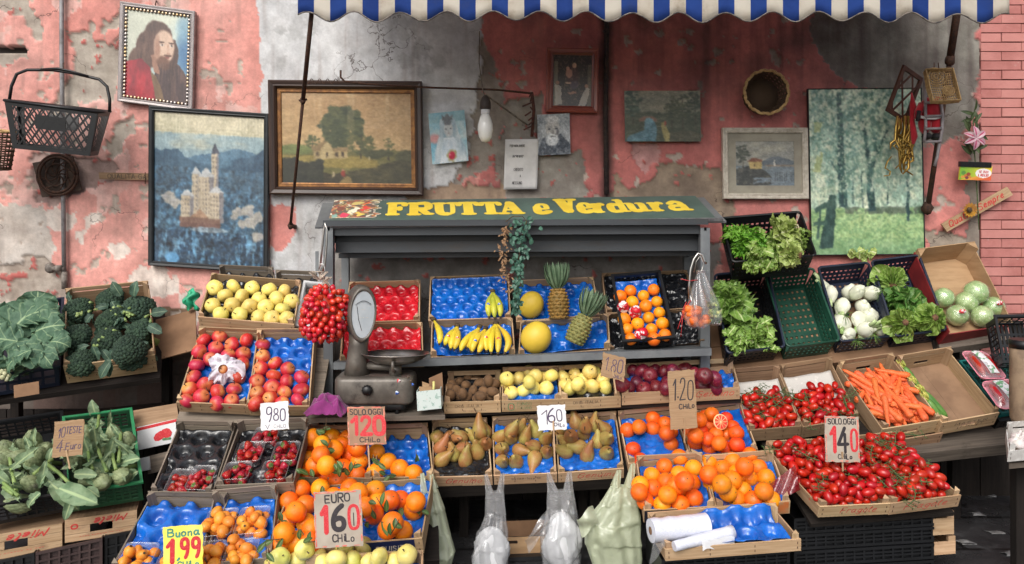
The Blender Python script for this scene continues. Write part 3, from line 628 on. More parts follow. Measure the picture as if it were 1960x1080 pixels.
SLAB={'F':[(.26,[(.2,1-.1),(.2,.1)]),(.17,[(.0,.08),(.46,.08)]),(.17,[(0,.92),(.78,.92)]),(.2,[(.78,.86),(.8,.74)]),(.15,[(.3,.5),(.52,.5)]),(.17,[(.56,.6),(.56,.4)])],'R':[(.26,[(.2,.9),(.2,.1)]),(.17,[(0,.08),(.42,.08)]),(.17,[(0,.92),(.5,.92)]),(.25,S((.4,.9),(.82,.94),(.86,.48),(.4,.48))),(.24,[(.5,.46),(.76,.12)]),(.16,[(.7,.09),(.98,.09)])],'U':[(.27,S((.2,.9),(.2,.3),(.3,.08),(.55,.08))),(.17,[(0,.92),(.42,.92)]),(.15,S((.5,.08),(.76,.1),(.78,.4),(.78,.9))),(.17,[(.6,.92),(.98,.92)])],'T':[(.28,[(.48,.9),(.48,.1)]),(.17,[(.24,.08),(.72,.08)]),(.17,[(.08,.92),(.88,.92)]),(.2,[(.07,.88),(.04,.74)]),(.2,[(.89,.88),(.92,.74)])],'A':[(.12,[(.16,.1),(.44,.9)]),(.28,[(.5,.88),(.78,.12)]),(.16,[(0,.08),(.34,.08)]),(.16,[(.58,.08),(.98,.08)]),(.13,[(.26,.34),(.64,.34)])],'V':[(.28,[(.22,.9),(.46,.14)]),(.13,[(.5,.1),(.78,.9)]),(.17,[(0,.92),(.42,.92)]),(.16,[(.62,.92),(.96,.92)])],'e':[(.13,[(.12,.36),(.5,.36)]),(.16,S((.52,.38),(.52,.66),(.3,.7),(.14,.62),(.1,.36))),(.24,S((.12,.5),(.08,.1),(.3,.04),(.56,.16)))],'r':[(.24,[(.16,.6),(.16,.08)]),(.14,[(0,.07),(.36,.07)]),(.14,[(0,.62),(.14,.62)]),(.18,S((.24,.4),(.36,.66),(.5,.58)))],'d':[(.24,S((.4,.6),(.12,.66),(.08,.06),(.4,.1))),(.22,[(.5,.96),(.5,.1)]),(.13,[(.34,.97),(.5,.97)]),(.14,[(.5,.07),(.66,.07)])],'u':[(.23,S((.14,.6),(.14,.1),(.3,.06),(.42,.14))),(.22,[(.52,.6),(.52,.1)]),(.14,[(0,.63),(.14,.63)]),(.14,[(.38,.63),(.52,.63)]),(.14,[(.52,.07),(.68,.07)])],'a':[(.2,S((.1,.54),(.28,.72),(.46,.62),(.46,.4))),(.22,[(.48,.46),(.5,.1)]),(.2,S((.46,.38),(.1,.38),(.08,.06),(.44,.12))),(.14,[(.52,.07),(.66,.07)])],}
def slab(l,fr,ch,x,y,w,h):
 """glyph in the box x..x+w, baseline y"""
 bw=.98 if ch in 'FRUTAV' else .66
 for i,(sw_,p)in enumerate(SLAB[ch]):
  pp=chaikin(p[1])if p[0]=='~' else[Vector(q)for q in p]
  stroke(l,fr,[(x+q.x/bw*w,y-q.y*h)for q in pp],sw_*h*.95,.0008+i*.00025,.0006)
# --- painted pictures: pigments computed per vertex
class Art:
 def __init__(s,nx,ny,seed=0):
  s.nx,s.ny,s.seed=nx,ny,seed;s.X,s.Y=np.meshgrid(np.linspace(0,1,nx),np.linspace(0,1,ny));s.c=np.zeros((ny,nx,3))
 def n(s,sx,sy=None,seed=0,o=5):return fbm(s.X*sx,s.Y*(sy or sx),seed+s.seed,o)
 def warp(s,a,sc=8):
  return s.X+(s.n(sc,sc,77)-.5)*a,s.Y+(s.n(sc,sc,78)-.5)*a
 def put(s,m,c,k=1.0):
  m=np.asarray(m,float)*k;m=m[...,None];s.c=s.c*(1-m)+np.array(c,float)*m
 def mix(s,m,c1,c2,t,k=1.0):
  m=(np.asarray(m,float)*k)[...,None];t=np.clip(t,0,1)[...,None];s.c=s.c*(1-m)+(np.array(c1,float)*(1-t)+np.array(c2,float)*t)*m
 def poly(s,pts,c,w=0.0,sc=10,k=1.0):
  X,Y=s.warp(w,sc)if w else(s.X,s.Y);m=inpoly(X,Y,pts);s.put(m,c,k);return m
 def ell(s,cx,cy,rx,ry,c,soft=.0,w=0.0,sc=10,k=1.0,rot=0):
  X,Y=s.warp(w,sc)if w else(s.X,s.Y);dx,dy=X-cx,Y-cy
  if rot:dx,dy=dx*math.cos(rot)+dy*math.sin(rot),dy*math.cos(rot)-dx*math.sin(rot)
  r=(dx/rx)**2+(dy/ry)**2
  m=np.clip((1-r)/soft,0,1)if soft else(r<1)
  s.put(m,c,k);return m
 def grain(s,amt,sc=90):
  gx,gy=np.meshgrid(np.arange(s.nx),np.arange(s.ny));q=s.nx*.007
  wx_=np.clip(gx+(s.n(26,30,61)-.5)*q*5+(s.n(70,80,63)-.5)*q*2,0,s.nx-1).astype(int);wy_=np.clip(gy+(s.n(26,30,62)-.5)*q*5+(s.n(70,80,64)-.5)*q*2,0,s.ny-1).astype(int)
  c=.45*s.c+.55*s.c[wy_,wx_]
  for _ in range(2):p=np.pad(c,((1,1),(1,1),(0,0)),'edge');c=.5*c+.125*(p[:-2,1:-1]+p[2:,1:-1]+p[1:-1,:-2]+p[1:-1,2:])
  s.c=np.clip(c+((s.n(16,20,65)-.5)[...,None]*np.array([60,56,52.])+(s.n(50,60,66)-.5)[...,None]*np.array([44,44,46.]))*amt*7,0,255)
  s.c=s.c*(1+(s.n(sc,sc,99,3)-.5)[...,None]*amt*2)
def a_portrait():
 a=Art(160,200,5);X,Y=a.X,a.Y
 a.c[:]=(226,232,214);a.mix(np.ones(X.shape),(232,236,216),(150,190,208),(X*.7+Y*.9-.55)*1.2+(a.n(3)-.5)*.6)
 a.ell(.93,.45,.2,.3,(82,132,176),.9);a.ell(.9,.15,.15,.18,(120,170,200),.9,k=.7)
 a.poly([(.5,.55),(.78,.52),(1,.72),(1,1),(.4,1)],(74,52,54),.04)
 a.ell(.5,.29,.23,.2,(92,64,54),.2,.03);a.ell(.35,.44,.19,.22,(98,68,58),.2,.05,12);a.ell(.22,.54,.17,.12,(104,74,62),.3,.05)
 a.ell(.74,.46,.08,.18,(84,56,48),.2,.04)
 a.poly([(.4,.5),(.5,.46),(.54,.7),(.46,.68)],(172,126,104),.03)
 a.ell(.6,.385,.17,.2,(228,194,170),.3);a.ell(.5,.4,.06,.16,(184,140,118),.8)
 a.ell(.59,.55,.12,.075,(120,80,62),.6,.03,18);a.ell(.62,.6,.09,.05,(104,68,54),.5,.03)
 a.ell(.655,.5,.04,.012,(150,84,76),.5);a.ell(.66,.478,.065,.014,(104,66,52),.4)
 for ex in(.565,.71):a.ell(ex,.365,.035,.014,(236,222,210),.4);a.ell(ex+.006,.362,.013,.013,(40,26,24),.4);a.ell(ex,.335,.05,.009,(80,52,44),.5)
 a.poly([(.645,.35),(.665,.35),(.7,.445),(.645,.455)],(206,162,138),0);a.ell(.668,.452,.03,.012,(168,116,96),.6)
 X2,Y2=a.warp(.03,6)
 red=inpoly(X2,Y2,[(0,.6),(.25,.54),(.38,.62),(.52,.8),(.6,1),(0,1)]);a.mix(red,(206,44,60),(138,26,44),np.clip(a.n(14,5,7)*1.8-.4,0,1))
 a.mix(inpoly(X2,Y2,[(.4,.66),(.5,.72),(.64,1),(.5,1)]),(150,120,84),(96,70,52),a.n(18,6,9))
 lum=a.c.sum(-1);hair=np.clip((a.n(46,7,33,4)-.5)*5,0,1)*(lum<260)*(a.c[...,0]<130);a.put(hair,(132,98,82),.55);hair=np.clip((a.n(52,6,34,4)-.54)*5,0,1)*(lum<260)*(a.c[...,0]<130);a.put(hair,(48,30,28),.5);a.c*=(1+.16*(a.X-.55)*(lum>420)*(a.X<.8))[...,None];a.ell(.5,.44,.05,.1,(176,130,108),.9,k=.6);a.ell(.68,.42,.05,.06,(240,210,188),.9,k=.5)
 a.grain(.06);return a.c*.86
def a_castle():
 a=Art(170,220,8);X,Y=a.X,a.Y
 a.mix(np.ones(X.shape),(214,212,184),(226,214,176),a.n(3,6));a.mix(Y>.13,(150,182,196),(128,166,188),(Y-.13)*4,.8*1)
 k=np.clip((a.n(2.5,7,3)-.45)*4+(.18-Y)*4,0,1);a.put(k*(Y<.32),(228,218,186))
 hill=Y>.27+.05*np.sin(X*5+1)+(a.n(4,1,9)-.5)*.08;a.mix(hill,(96,136,160),(76,114,142),a.n(9))
 hill=Y>.3+.16*np.clip(.45-X,0,1)*-1.2+(a.n(7,2,12)-.5)*.12+.05*X;a.mix(hill,(70,108,134),(50,84,110),a.n(20))
 a.mix((X>.7)&(Y>.3-.3*(X-.72)+(a.n(9,3,14)-.5)*.06),(68,104,130),(50,82,108),a.n(16))
 k=(a.n(26,30,15)>.5)&(Y>.42);a.put(k,(40,68,92),.55);k=(a.n(34,40,16)>.58)&(Y>.5);a.put(k,(110,158,186),.5)
 k=Y>.78+(a.n(5,2,17)-.5)*.1;a.mix(k,(54,84,110),(34,58,82),a.n(22,12));a.mix(k&(a.n(40,14,18)>.57),(84,128,160),(104,150,180),a.n(9))
 for cx,cy,r in((.13,.57,.07),(.18,.6,.06),(.76,.64,.06),(.84,.62,.07),(.93,.66,.06),(.88,.7,.07),(.8,.72,.05),(.95,.8,.07),(.72,.67,.04)):
  m=a.ell(cx,cy,r,r*.55,(186,182,172),.3,.06,22);a.put(m*(a.n(50,50,20)>.52),(160,160,162),.7)
 st=(206,190,164);sh=(144,140,142);bk=(128,96,82)
 def blk(x0,x1,y0,y1,roof,rc=(206,208,208),sh_=.7):
  a.put((X>x0)&(X<x1)&(Y>y0)&(Y<y1),st);a.put((X>x0+(x1-x0)*sh_)&(X<x1)&(Y>y0)&(Y<y1),sh)
  for yy in np.arange(y0+.025,y1-.015,.03):
   for xx in np.arange(x0+.015,x1-.008,.028):a.put((np.abs(X-xx)<.005)&(np.abs(Y-yy)<.008),(110,104,104),.8)
  a.poly([(x0-.008,y0),((x0+x1)/2,y0-roof),(x1+.008,y0)],rc)
 blk(.34,.42,.4,.7,.05);blk(.52,.585,.26,.68,.075,(70,74,88));blk(.4,.54,.42,.7,.07);blk(.24,.36,.55,.7,.045);blk(.5,.63,.52,.72,.05)
 a.put((X>.23)&(X<.6)&(Y>.69)&(Y<.76),bk);a.put((X>.23)&(X<.6)&(Y>.73)&(Y<.76),(120,88,78));a.poly([(.33,.69),(.41,.63),(.49,.69)],(176,140,112))
 a.ell(.5,.77,.2,.02,(150,168,180),.4);f=((Y>.36)&(a.c[...,2]>a.c[...,0]+18)).astype(float);a.c*=(1+f*((a.n(44,60,71,4)-.5)*1.3+(a.n(14,9,72)-.5)*.8))[...,None];a.put(f*np.clip((a.n(60,90,73,3)-.6)*6,0,1),(136,160,174),.5);a.put(f*np.clip((.56-np.abs(Y-.44)*4),0,1)*(X>.6),(128,160,178),.45);a.c*=.86
 a.c*=(1-.1*((np.abs((X*34)%1-.5)>.45)|(np.abs((Y*42)%1-.5)>.45)))[...,None]
 a.ell(.16,.97,.07,.04,(96,150,190),.3);a.grain(.1,70);return a.c
def tree(a,cx,base,top,r,c1,c2,trunk=(54,46,34),n=60,seed=1):
 rr=random.Random(seed)
 a.poly([(cx-r*.07,base),(cx-r*.03,top),(cx+r*.03,top),(cx+r*.08,base)],trunk,.01)
 for _ in range(n):
  t=rr.random();an=rr.random()*6.28;q=rr.random()**.6
  x=cx+math.cos(an)*r*q;y=top+(base-top)*.36+math.sin(an)*(base-top)*.4*q
  s=r*rr.uniform(.16,.34);c=np.array(c1)*(1-t)+np.array(c2)*t
  a.ell(x,y,s,s*.7,c,.3,.03,26)
def a_landscape():
 a=Art(200,145,12);X,Y=a.X,a.Y
 a.mix(np.ones(X.shape),(186,150,106),(208,178,132),Y*1.5+(a.n(2.5,4)-.5)*.9);a.mix((Y<.4)*np.clip((a.n(3,5,4)-.45)*4,0,1),(196,164,124),(206,176,136),X,.8)
 a.mix(Y>.62+(a.n(6,2,5)-.5)*.1-.05*(X<.2),(122,118,66),(92,92,50),a.n(10));a.mix((Y>.68)&(Y<.8)&(X<.72),(176,158,84),(146,130,66),a.n(9,22),.9)
 a.ell(.12,.62,.16,.06,(118,132,76),.5,.04)
 tree(a,.46,.7,.2,.15,(48,62,38),(92,98,58),n=130,seed=3);tree(a,.6,.7,.46,.09,(66,74,44),(104,106,62),n=50,seed=4);tree(a,.8,.72,.5,.05,(70,78,46),(110,112,66),n=30,seed=5);tree(a,.25,.66,.48,.055,(60,74,46),(96,104,60),n=30,seed=6)
 a.ell(.72,.65,.12,.05,(72,76,46),.4,.06);a.ell(.93,.68,.1,.07,(70,72,44),.4,.06)
 a.poly([(.25,.6),(.32,.54),(.36,.6),(.5,.59),(.51,.7),(.26,.72)],(178,160,116));a.poly([(.24,.6),(.34,.52),(.4,.6),(.51,.585),(.51,.63),(.25,.64)],(142,120,84),.01);a.poly([(.31,.6),(.36,.54),(.4,.61),(.4,.7),(.31,.71)],(196,178,134))
 for x in(.28,.355,.43,.47):a.put((np.abs(X-x)<.008)&(np.abs(Y-.665)<.02),(70,56,40))
 a.mix(Y>.84+(X-.35)*.1*(X>.35)-.12*np.clip((.3-X)*3,0,1)+(a.n(8,3,8)-.5)*.1,(66,58,34),(44,42,28),a.n(16));a.mix((X>.5)&(Y>.78-.05*np.sin(X*9)+(a.n(9,4,9)-.5)*.06),(84,78,44),(52,52,32),a.n(14));a.mix((X<.33)&(Y>.72+(a.n(12,5,10)-.5)*.14),(44,48,30),(30,32,22),a.n(20))
 a.ell(.47,.865,.014,.03,(150,54,40));a.ell(.47,.825,.008,.012,(180,140,110));a.ell(.4,.87,.012,.025,(186,172,140));a.ell(.66,.7,.006,.02,(190,180,150));a.poly([(.44,.95),(.5,.88),(.53,.9),(.54,1),(.42,1)],(150,130,84),.02)
 for x,w_ in((.31,.012),(.52,.016),(.545,.012),(.8,.012),(.27,.006)):a.put((np.abs(X-x+(a.n(4,8,11)-.5)*.02)<w_)*np.clip(1.0-Y*1.6,0,1)*np.clip(a.n(6,30,13)*2-.3,0,1),(226,206,168),.5)
 a.grain(.1,60);return a.c*np.array([.84,.82,.78])
def a_madonna():
 a=Art(64,84,21);X,Y=a.X,a.Y
 a.mix(np.ones(X.shape),(96,166,196),(206,216,214),a.n(4,5)*1.6-.4);a.ell(.12,.5,.2,.12,(214,160,160),.8,.08);a.mix(Y<.2,(120,170,190),(170,190,190),a.n(6))
 a.poly([(.5,.04),(.7,.14),(.8,.45),(.95,.75),(1,1),(.04,1),(.12,.7),(.26,.4),(.3,.14)],(206,214,218),.03,9);a.mix(inpoly(*a.warp(.03,9),[(.5,.04),(.7,.14),(.8,.45),(.95,.75),(1,1),(.04,1),(.12,.7),(.26,.4),(.3,.14)]),(216,222,224),(140,166,182),a.n(10,3,5)*1.7-.4)
 a.poly([(.36,.05),(.42,.1),(.5,.02),(.58,.1),(.66,.05),(.64,.16),(.36,.16)],(120,124,128),.01)
 a.ell(.51,.34,.14,.16,(196,200,202),.3);a.ell(.5,.2,.13,.07,(120,124,130),.5)
 for ex in(.45,.57):a.ell(ex,.33,.03,.014,(90,96,104),.5)
 a.ell(.51,.42,.035,.012,(150,130,130),.6);a.ell(.51,.375,.012,.04,(170,176,180),.6)
 a.poly([(.36,.5),(.66,.5),(.78,1),(.2,1)],(222,228,232),.02);a.mix(inpoly(X,Y,[(.36,.52),(.66,.52),(.78,1),(.2,1)]),(226,230,234),(168,188,202),a.n(16,3,8)*1.6-.4)
 a.ell(.55,.86,.15,.13,(170,160,120),.3,.08,20);a.ell(.55,.86,.09,.085,(186,48,74),.2);a.ell(.5,.84,.03,.03,(230,130,150),.6);a.grain(.06);return a.c
def a_dark():
 a=Art(64,80,27);X,Y=a.X,a.Y
 a.mix(np.ones(X.shape),(34,30,30),(56,48,44),a.n(6));a.put((X<.12)&(X>.03)&(Y>.12),(120,116,96),.8);a.put((X>.9)&(Y>.18),(112,108,90),.7)
 a.ell(.5,.4,.2,.24,(66,44,46),.5,.06);a.ell(.42,.36,.1,.1,(168,126,110),.4,.06,14);a.ell(.55,.2,.06,.06,(196,160,136),.4);a.ell(.38,.26,.05,.04,(186,146,126),.4)
 a.ell(.56,.58,.13,.09,(72,60,70),.4,.06);a.ell(.5,.74,.16,.03,(150,110,90),.6,.08,14);a.ell(.4,.55,.1,.02,(180,150,130),.5,.04)
 a.poly([(.05,.55),(.2,.6),(.24,.98),(.06,.98)],(186,180,168),.08,12,.8);a.poly([(.86,.62),(.96,.66),(.86,1),(.66,1)],(196,190,178),.06,12,.8);a.ell(.12,.54,.05,.04,(150,110,90),.4);a.ell(.87,.6,.05,.04,(160,120,100),.4)
 a.put((a.n(30,30,4)>.64),(140,120,100),.4);return a.c*1.05
def a_oldman():
 a=Art(60,76,31);X,Y=a.X,a.Y
 a.mix(np.ones(X.shape),(196,200,204),(150,156,162),a.n(5)*1.6-.3)
 a.poly([(.1,.62),(.3,.52),(.7,.5),(1,.75),(1,1),(0,1)],(82,88,98),.06);a.put((a.n(14,10,5)>.55)&(Y>.62),(150,158,168),.6)
 a.ell(.46,.36,.24,.27,(196,194,192),.35,.04);a.ell(.44,.62,.23,.17,(222,226,230),.35,.08,16);a.ell(.46,.12,.24,.1,(206,206,206),.5)
 for ex in(.36,.57):a.ell(ex,.36,.055,.022,(70,72,78),.5);a.ell(ex,.31,.08,.018,(150,150,152),.6)
 a.ell(.48,.45,.05,.05,(150,148,148),.6);a.ell(.47,.54,.1,.018,(110,108,110),.6);a.ell(.62,.44,.06,.1,(140,140,144),.7)
 a.grain(.16,30);return a.c
def a_river():
 a=Art(120,80,37);X,Y=a.X,a.Y
 a.mix(np.ones(X.shape),(140,134,112),(112,112,98),a.n(4,7));a.mix(Y>.42+(a.n(6,2,3)-.5)*.1,(78,84,62),(58,66,50),a.n(12))
 tree(a,.1,.65,.0,.12,(40,58,50),(70,88,70),n=60,seed=8);tree(a,.62,.75,.12,.1,(54,62,46),(86,90,62),n=60,seed=9);tree(a,.76,.75,.08,.11,(48,58,44),(84,88,62),n=60,seed=10);tree(a,.93,.8,.02,.1,(40,52,42),(72,80,58),n=60,seed=11)
 a.mix(inpoly(*a.warp(.03),[(.28,.55),(.38,.55),(.42,.75),(.4,1),(.0,1),(.05,.88),(.24,.78)]),(94,134,146),(70,104,118),a.n(5,26))
 a.poly([(.18,.56),(.25,.5),(.36,.5),(.42,.56),(.42,.6),(.18,.6)],(128,92,74),.01);a.ell(.315,.59,.055,.06,(104,146,160));a.poly([(.47,.62),(.52,.62),(.6,.85),(.66,1),(.52,1)],(150,138,86),.03);a.ell(.53,.64,.012,.05,(150,60,48))
 a.mix((X>.58)&(Y>.8+(a.n(8,4,6)-.5)*.12),(92,88,66),(60,62,48),a.n(14));a.grain(.14,40);return a.c
def a_lake():
 a=Art(90,76,41);X,Y=a.X,a.Y
 a.mix(np.ones(X.shape),(172,168,152),(134,136,132),a.n(3,6)*1.6-.3);a.poly([(.4,.48),(.6,.36),(.75,.34),(1,.44),(1,.56),(.4,.56)],(104,112,118),.03);a.mix(Y>.55,(136,146,150),(104,116,124),a.n(4,20));a.put((Y>.53)&(Y<.57)&(X>.5),(150,128,104),.7)
 tree(a,.12,.6,.1,.12,(62,68,62),(96,100,88),n=50,seed=12);a.poly([(.0,.62),(.2,.55),(.5,.66),(.62,.8),(.6,1),(0,1)],(66,68,66),.06);a.put((a.n(12,12,3)>.58)&(Y>.6)&(X<.6),(112,110,100),.6)
 a.poly([(.22,.42),(.38,.4),(.44,.46),(.44,.62),(.24,.62)],(184,160,104),.01);a.poly([(.2,.44),(.3,.36),(.46,.42),(.46,.46),(.22,.46)],(128,84,66));a.put((np.abs(X-.32)<.012)&(np.abs(Y-.54)<.03),(90,74,56));a.poly([(.66,.4),(.685,.56),(.64,.56)],(220,214,200));a.mix((Y>.82)&(X>.3)&(a.n(10,30,6)>.5),(140,152,160),(90,104,116),a.n(6));a.put((X>.66)&(np.abs((X*26)%1-.5)<.12)&(Y>.7)&(Y<.9),(58,60,62),.8)
 a.grain(.1,40);return a.c
def a_forest():
 a=Art(165,240,47);X,Y=a.X,a.Y
 a.mix(np.ones(X.shape),(214,228,200),(170,202,184),a.n(6,8)*1.8-.4);a.mix(np.clip((a.n(12,14,3)-.5)*6,0,1)*(Y<.72),(224,234,206),(236,238,206),a.n(9),.9)
 g=Y>.72+(a.n(8,3,4)-.5)*.03;a.mix(g,(192,212,152),(150,186,130),a.n(7,18));a.mix(g&(a.n(44,110,5)>.52),(120,160,110),(98,140,98),a.n(9),.7);a.mix((Y>.9)*np.clip((Y-.88)*9,0,1),(96,138,104),(130,164,120),a.n(24,60),.8)
 a.mix((Y>.715)&(Y<.755)&(X>.3)&(a.n(18,30,6)>.45),(104,112,96),(72,88,80),a.n(12),.8)
 def trunk(x0,y0,x1,y1,w0,w1,c=(46,74,76)):a.poly([(x0-w0,y0),(x1-w1,y1),(x1+w1,y1),(x0+w0,y0)],c,.025,14)
 trunk(.29,.72,.27,.02,.04,.02);trunk(.54,.74,.54,.46,.035,.028);trunk(.54,.48,.47,.18,.022,.012);trunk(.55,.48,.7,.24,.018,.008);trunk(.58,.42,.58,.28,.02,.012);trunk(.86,.8,.88,.3,.014,.008);trunk(.29,.55,.18,.42,.012,.005);trunk(.29,.52,.42,.47,.01,.004);trunk(.46,.72,.46,.5,.006,.004);trunk(.68,.7,.7,.45,.006,.004);trunk(.38,.7,.37,.5,.005,.003)
 k=np.clip((a.n(26,34,8,6)-.46)*7,0,1)*(Y<.66)*np.clip(1.15-np.abs(X-.38)*.9-Y*.6,0,1);a.mix(k,(104,150,134),(76,118,114),a.n(20),.75)
 k=(a.n(60,80,9)>.58)*(Y<.6)*np.clip(1.25-Y*1.5,0,1);a.mix(k,(70,112,104),(110,150,120),a.n(30),.85);k=(a.n(54,70,10)>.6)*(Y<.62);a.put(k,(222,230,206),.8)
 a.mix((a.n(66,80,12)>.58)*(Y>.4)*(Y<.72),(96,132,116),(150,176,148),a.n(20),.7);a.mix((X<.2)*(a.n(14,14,13)>.58)*(Y>.2)*(Y<.5),(196,196,120),(170,180,110),a.n(9),.6)
 trunk(.13,.96,.2,.64,.06,.035,(52,80,74));trunk(.06,.9,.08,.7,.012,.01,(60,88,80));a.poly([(.02,.72),(.2,.66),(.22,.69),(.04,.745)],(70,98,88),.02);a.poly([(.02,.8),(.14,.79),(.14,.815),(.02,.825)],(74,104,92),.02)
 a.grain(.12,60);return a.c
def picture(name,label,TL,TR,BL,art,frame=None,d=4.56,m_=pig,inset=0.0,mount=None,lip=None,bead=None,curl=0.0,cat='picture',fname='frame'):
 """art is (ny,nx,3); frame=(width, depth, material)"""
 fr=face_px(TL,TR,BL,d);o=thing(name,label,cat,fr.M(fr.W/2,fr.L,-.005))
 org=o.matrix_basis.translation
 fw=frame[0]if frame else 0;iw=fw+inset
 ny,nx=art.shape[:2]
 uu,vv=np.meshgrid(np.linspace(iw,fr.W-iw,nx),np.linspace(iw,fr.L-iw,ny));A=np.array(fr.A);eu=np.array(fr.eu);ev=np.array(fr.ev);nn=np.array(fr.n)
 c0=-.004 if frame else 0.0
 bend=curl*((uu/fr.W-.5)**2*4*.6+np.sin(vv/fr.L*7+uu*9)*.3)+c0
 pts=A+uu[...,None]*eu+vv[...,None]*ev+bend[...,None]*nn
 ct=.012 if not curl else .0006
 bk=[fr.M(a,b,c0-ct)for b in(iw,fr.L-iw)for a in(iw,fr.W-iw)]
 color_grid('canvas' if not curl else 'print',pts,art,nx,ny,m_,o,org,(bk,[(0,1,3,2)])if not curl else None)
 def bars(w0,w1,cl,ch,mm,nm):
  m=MB();W,L=fr.W,fr.L
  def ring(i,c):return[fr.M(i,i,c),fr.M(W-i,i,c),fr.M(W-i,L-i,c),fr.M(i,L-i,c)]
  prof=[(w0,cl),(w0,ch*.8),(w0+(w1-w0)*.18,ch),(w0+(w1-w0)*.6,ch*.78),(w0+(w1-w0)*.75,ch*.9),(w1,ch*.45),(w1,cl)]
  for(i0,c_0),(i1,c_1)in zip(prof,prof[1:]):
   r0,r1=ring(i0,c_0),ring(i1,c_1);b0=len(m.v);m.v+=r0+r1
   for k in range(4):
    kk=(k+1)%4;ln=(r0[kk]-r0[k]).length
    m.face((b0+k,b0+kk,b0+4+kk,b0+4+k),[(0,i0),(ln,i0),(ln,i1),(0,i1)])
  m.build(nm,mm,o)
 if mount:
  bars(fw,iw,-.006,-.001,mount,'mount')
 if frame:
  bars(0,fw,-.02,frame[1],frame[2],fname)
 if lip:bars(fw-.0015,fw+lip[0],-.02,lip[1],lip[2],'inner_lip')
 if bead:
  m=MB();s=fw+.008;step=.021
  for a in np.arange(s,fr.W-s+.01,step):
   for b in(s,fr.L-s):m.blob(fr.M(a,b,.003),(.009,.004,.009),8,4)
  for b in np.arange(s+step,fr.L-s-.01,step):
   for a in(s,fr.W-s):m.blob(fr.M(a,b,.003),(.009,.004,.009),8,4)
  m.build('beading',bead,o)
 return o,fr
silverfr=mat('tarnished_silver_frame',C(168,160,158),C(136,128,128),.45,12,metal=.5,kind='UV',stretch=(2,40,1),bump=.2)
beadm=mat('gilt_beads',C(196,164,120),C(176,170,170),.3,25,metal=.8)
blackfr=mat('black_painted_frame',C(22,24,27),C(32,35,38),.5,20,bump=.15,dirt=C(90,96,98),dirtlo=.66,dirthi=.85)
brownfr=mat('dark_walnut_frame',C(64,46,38),C(44,32,28),.4,1,kind='UV',stretch=(2,60,1),bump=.2)
goldfr=mat('worn_gilt_lip',C(132,90,46),C(96,62,34),.42,30,metal=.5)
redfr=mat('varnished_red_frame',C(136,58,38),C(112,44,30),.35,1,kind='UV',stretch=(2,60,1),coat=.2)
whitefr=mat('chipped_white_frame',C(206,198,184),C(180,170,154),.6,30,dirt=C(136,120,100),dirtlo=.6,dirthi=.75,bump=.2)
mountm=mat('grey_beige_mount',C(164,158,142),C(148,142,128),.8,10)
picture('portrait_picture','portrait of a long haired bearded man in red, in a beaded silver frame',(231,3),(374,22),(226,194),a_portrait(),(.026,.012,silverfr),m_=pig_gloss,inset=.0,bead=beadm)
picture('castle_poster','blue jigsaw picture of a pale hilltop castle in a black frame',(286,203),(515,218),(285,508),a_castle(),(.028,.014,blackfr),m_=pig_gloss)
picture('landscape_painting','large gold and walnut framed painting of a cottage under tall trees',(515,154),(808,157),(518,372),a_landscape(),(.044,.03,brownfr),lip=(.024,.004,goldfr))
picture('holy_print','unframed curling print of a veiled statue with a red heart',(820,218),(889,211),(828,315),a_madonna(),d=4.565,m_=pig_matt,curl=.012,cat='print')
picture('dark_picture','small dark devotional picture in a varnished red wood frame',(1047,92),(1146,94),(1045,215),a_dark(),(.038,.016,redfr),m_=pig_gloss)
picture('photo_print','creased grey print of a white bearded old man pinned to the wall',(1028,220),(1090,217),(1030,298),a_oldman(),d=4.565,m_=pig_matt,curl=.008,cat='print')
picture('river_painting','small unframed dark painting of a bridge over a stream',(1195,174),(1340,174),(1197,271),a_river(),d=4.55)
picture('lake_painting','lake painting with a yellow house in a chipped white frame',(1382,245),(1545,245),(1384,381),a_lake(),(.032,.016,whitefr),inset=.045,mount=mountm)
picture('forest_poster','tall unframed green poster of a sunlit wood behind the lettuce crates',(1546,170),(1764,168),(1553,489),a_forest(),(.004,.004,blackfr),d=4.55,m_=pig_gloss,cat='poster',fname='edging')
fr=face_px((967,267),(1031,266),(964,363),4.56);o=thing('paper_notice','white paper notice refusing credit, taped to the wall beside the bulb','notice',fr.M(.09,fr.L,-.004))
m=MB();m.grid(lambda u,v:fr.M(fr.W*u,fr.L*v,.004*math.sin(u*5)*math.sin(v*4)+.002*n1(u*6,v*8,3)),12,14);q=m.build('sheet',mat('creased_white_paper',C(214,212,210),C(198,196,194),.8,10,bump=.3,bscale=30),o)
sdf=q.modifiers.new('thick','SOLIDIFY');sdf.thickness=.001;sdf.offset=-1
m=MB()
for t_,x,y,h_ in(('PER NON AVERE',.028,.045,.016),('UN "RIFIUTO"',.045,.105,.015),('CREDITO',.055,.182,.018),('A',.09,.218,.016),('NESSUNO',.048,.258,.018)):letters(m,fr,t_,x,y,h_*.85,.0017,aspect=.68,jit=.01,c=.007)
m.build('lettering',blackink,o)
m=MB();m.tube([P(299,2,4.58),P(297,10,4.56),P(304,20,4.57)],.003,6);m.tube([P(299,2,4.6),P(299,2,4.565)],.004,6);tag(m.build('hanging_nail',rust),'rusty bent nail above the beaded portrait','nail')
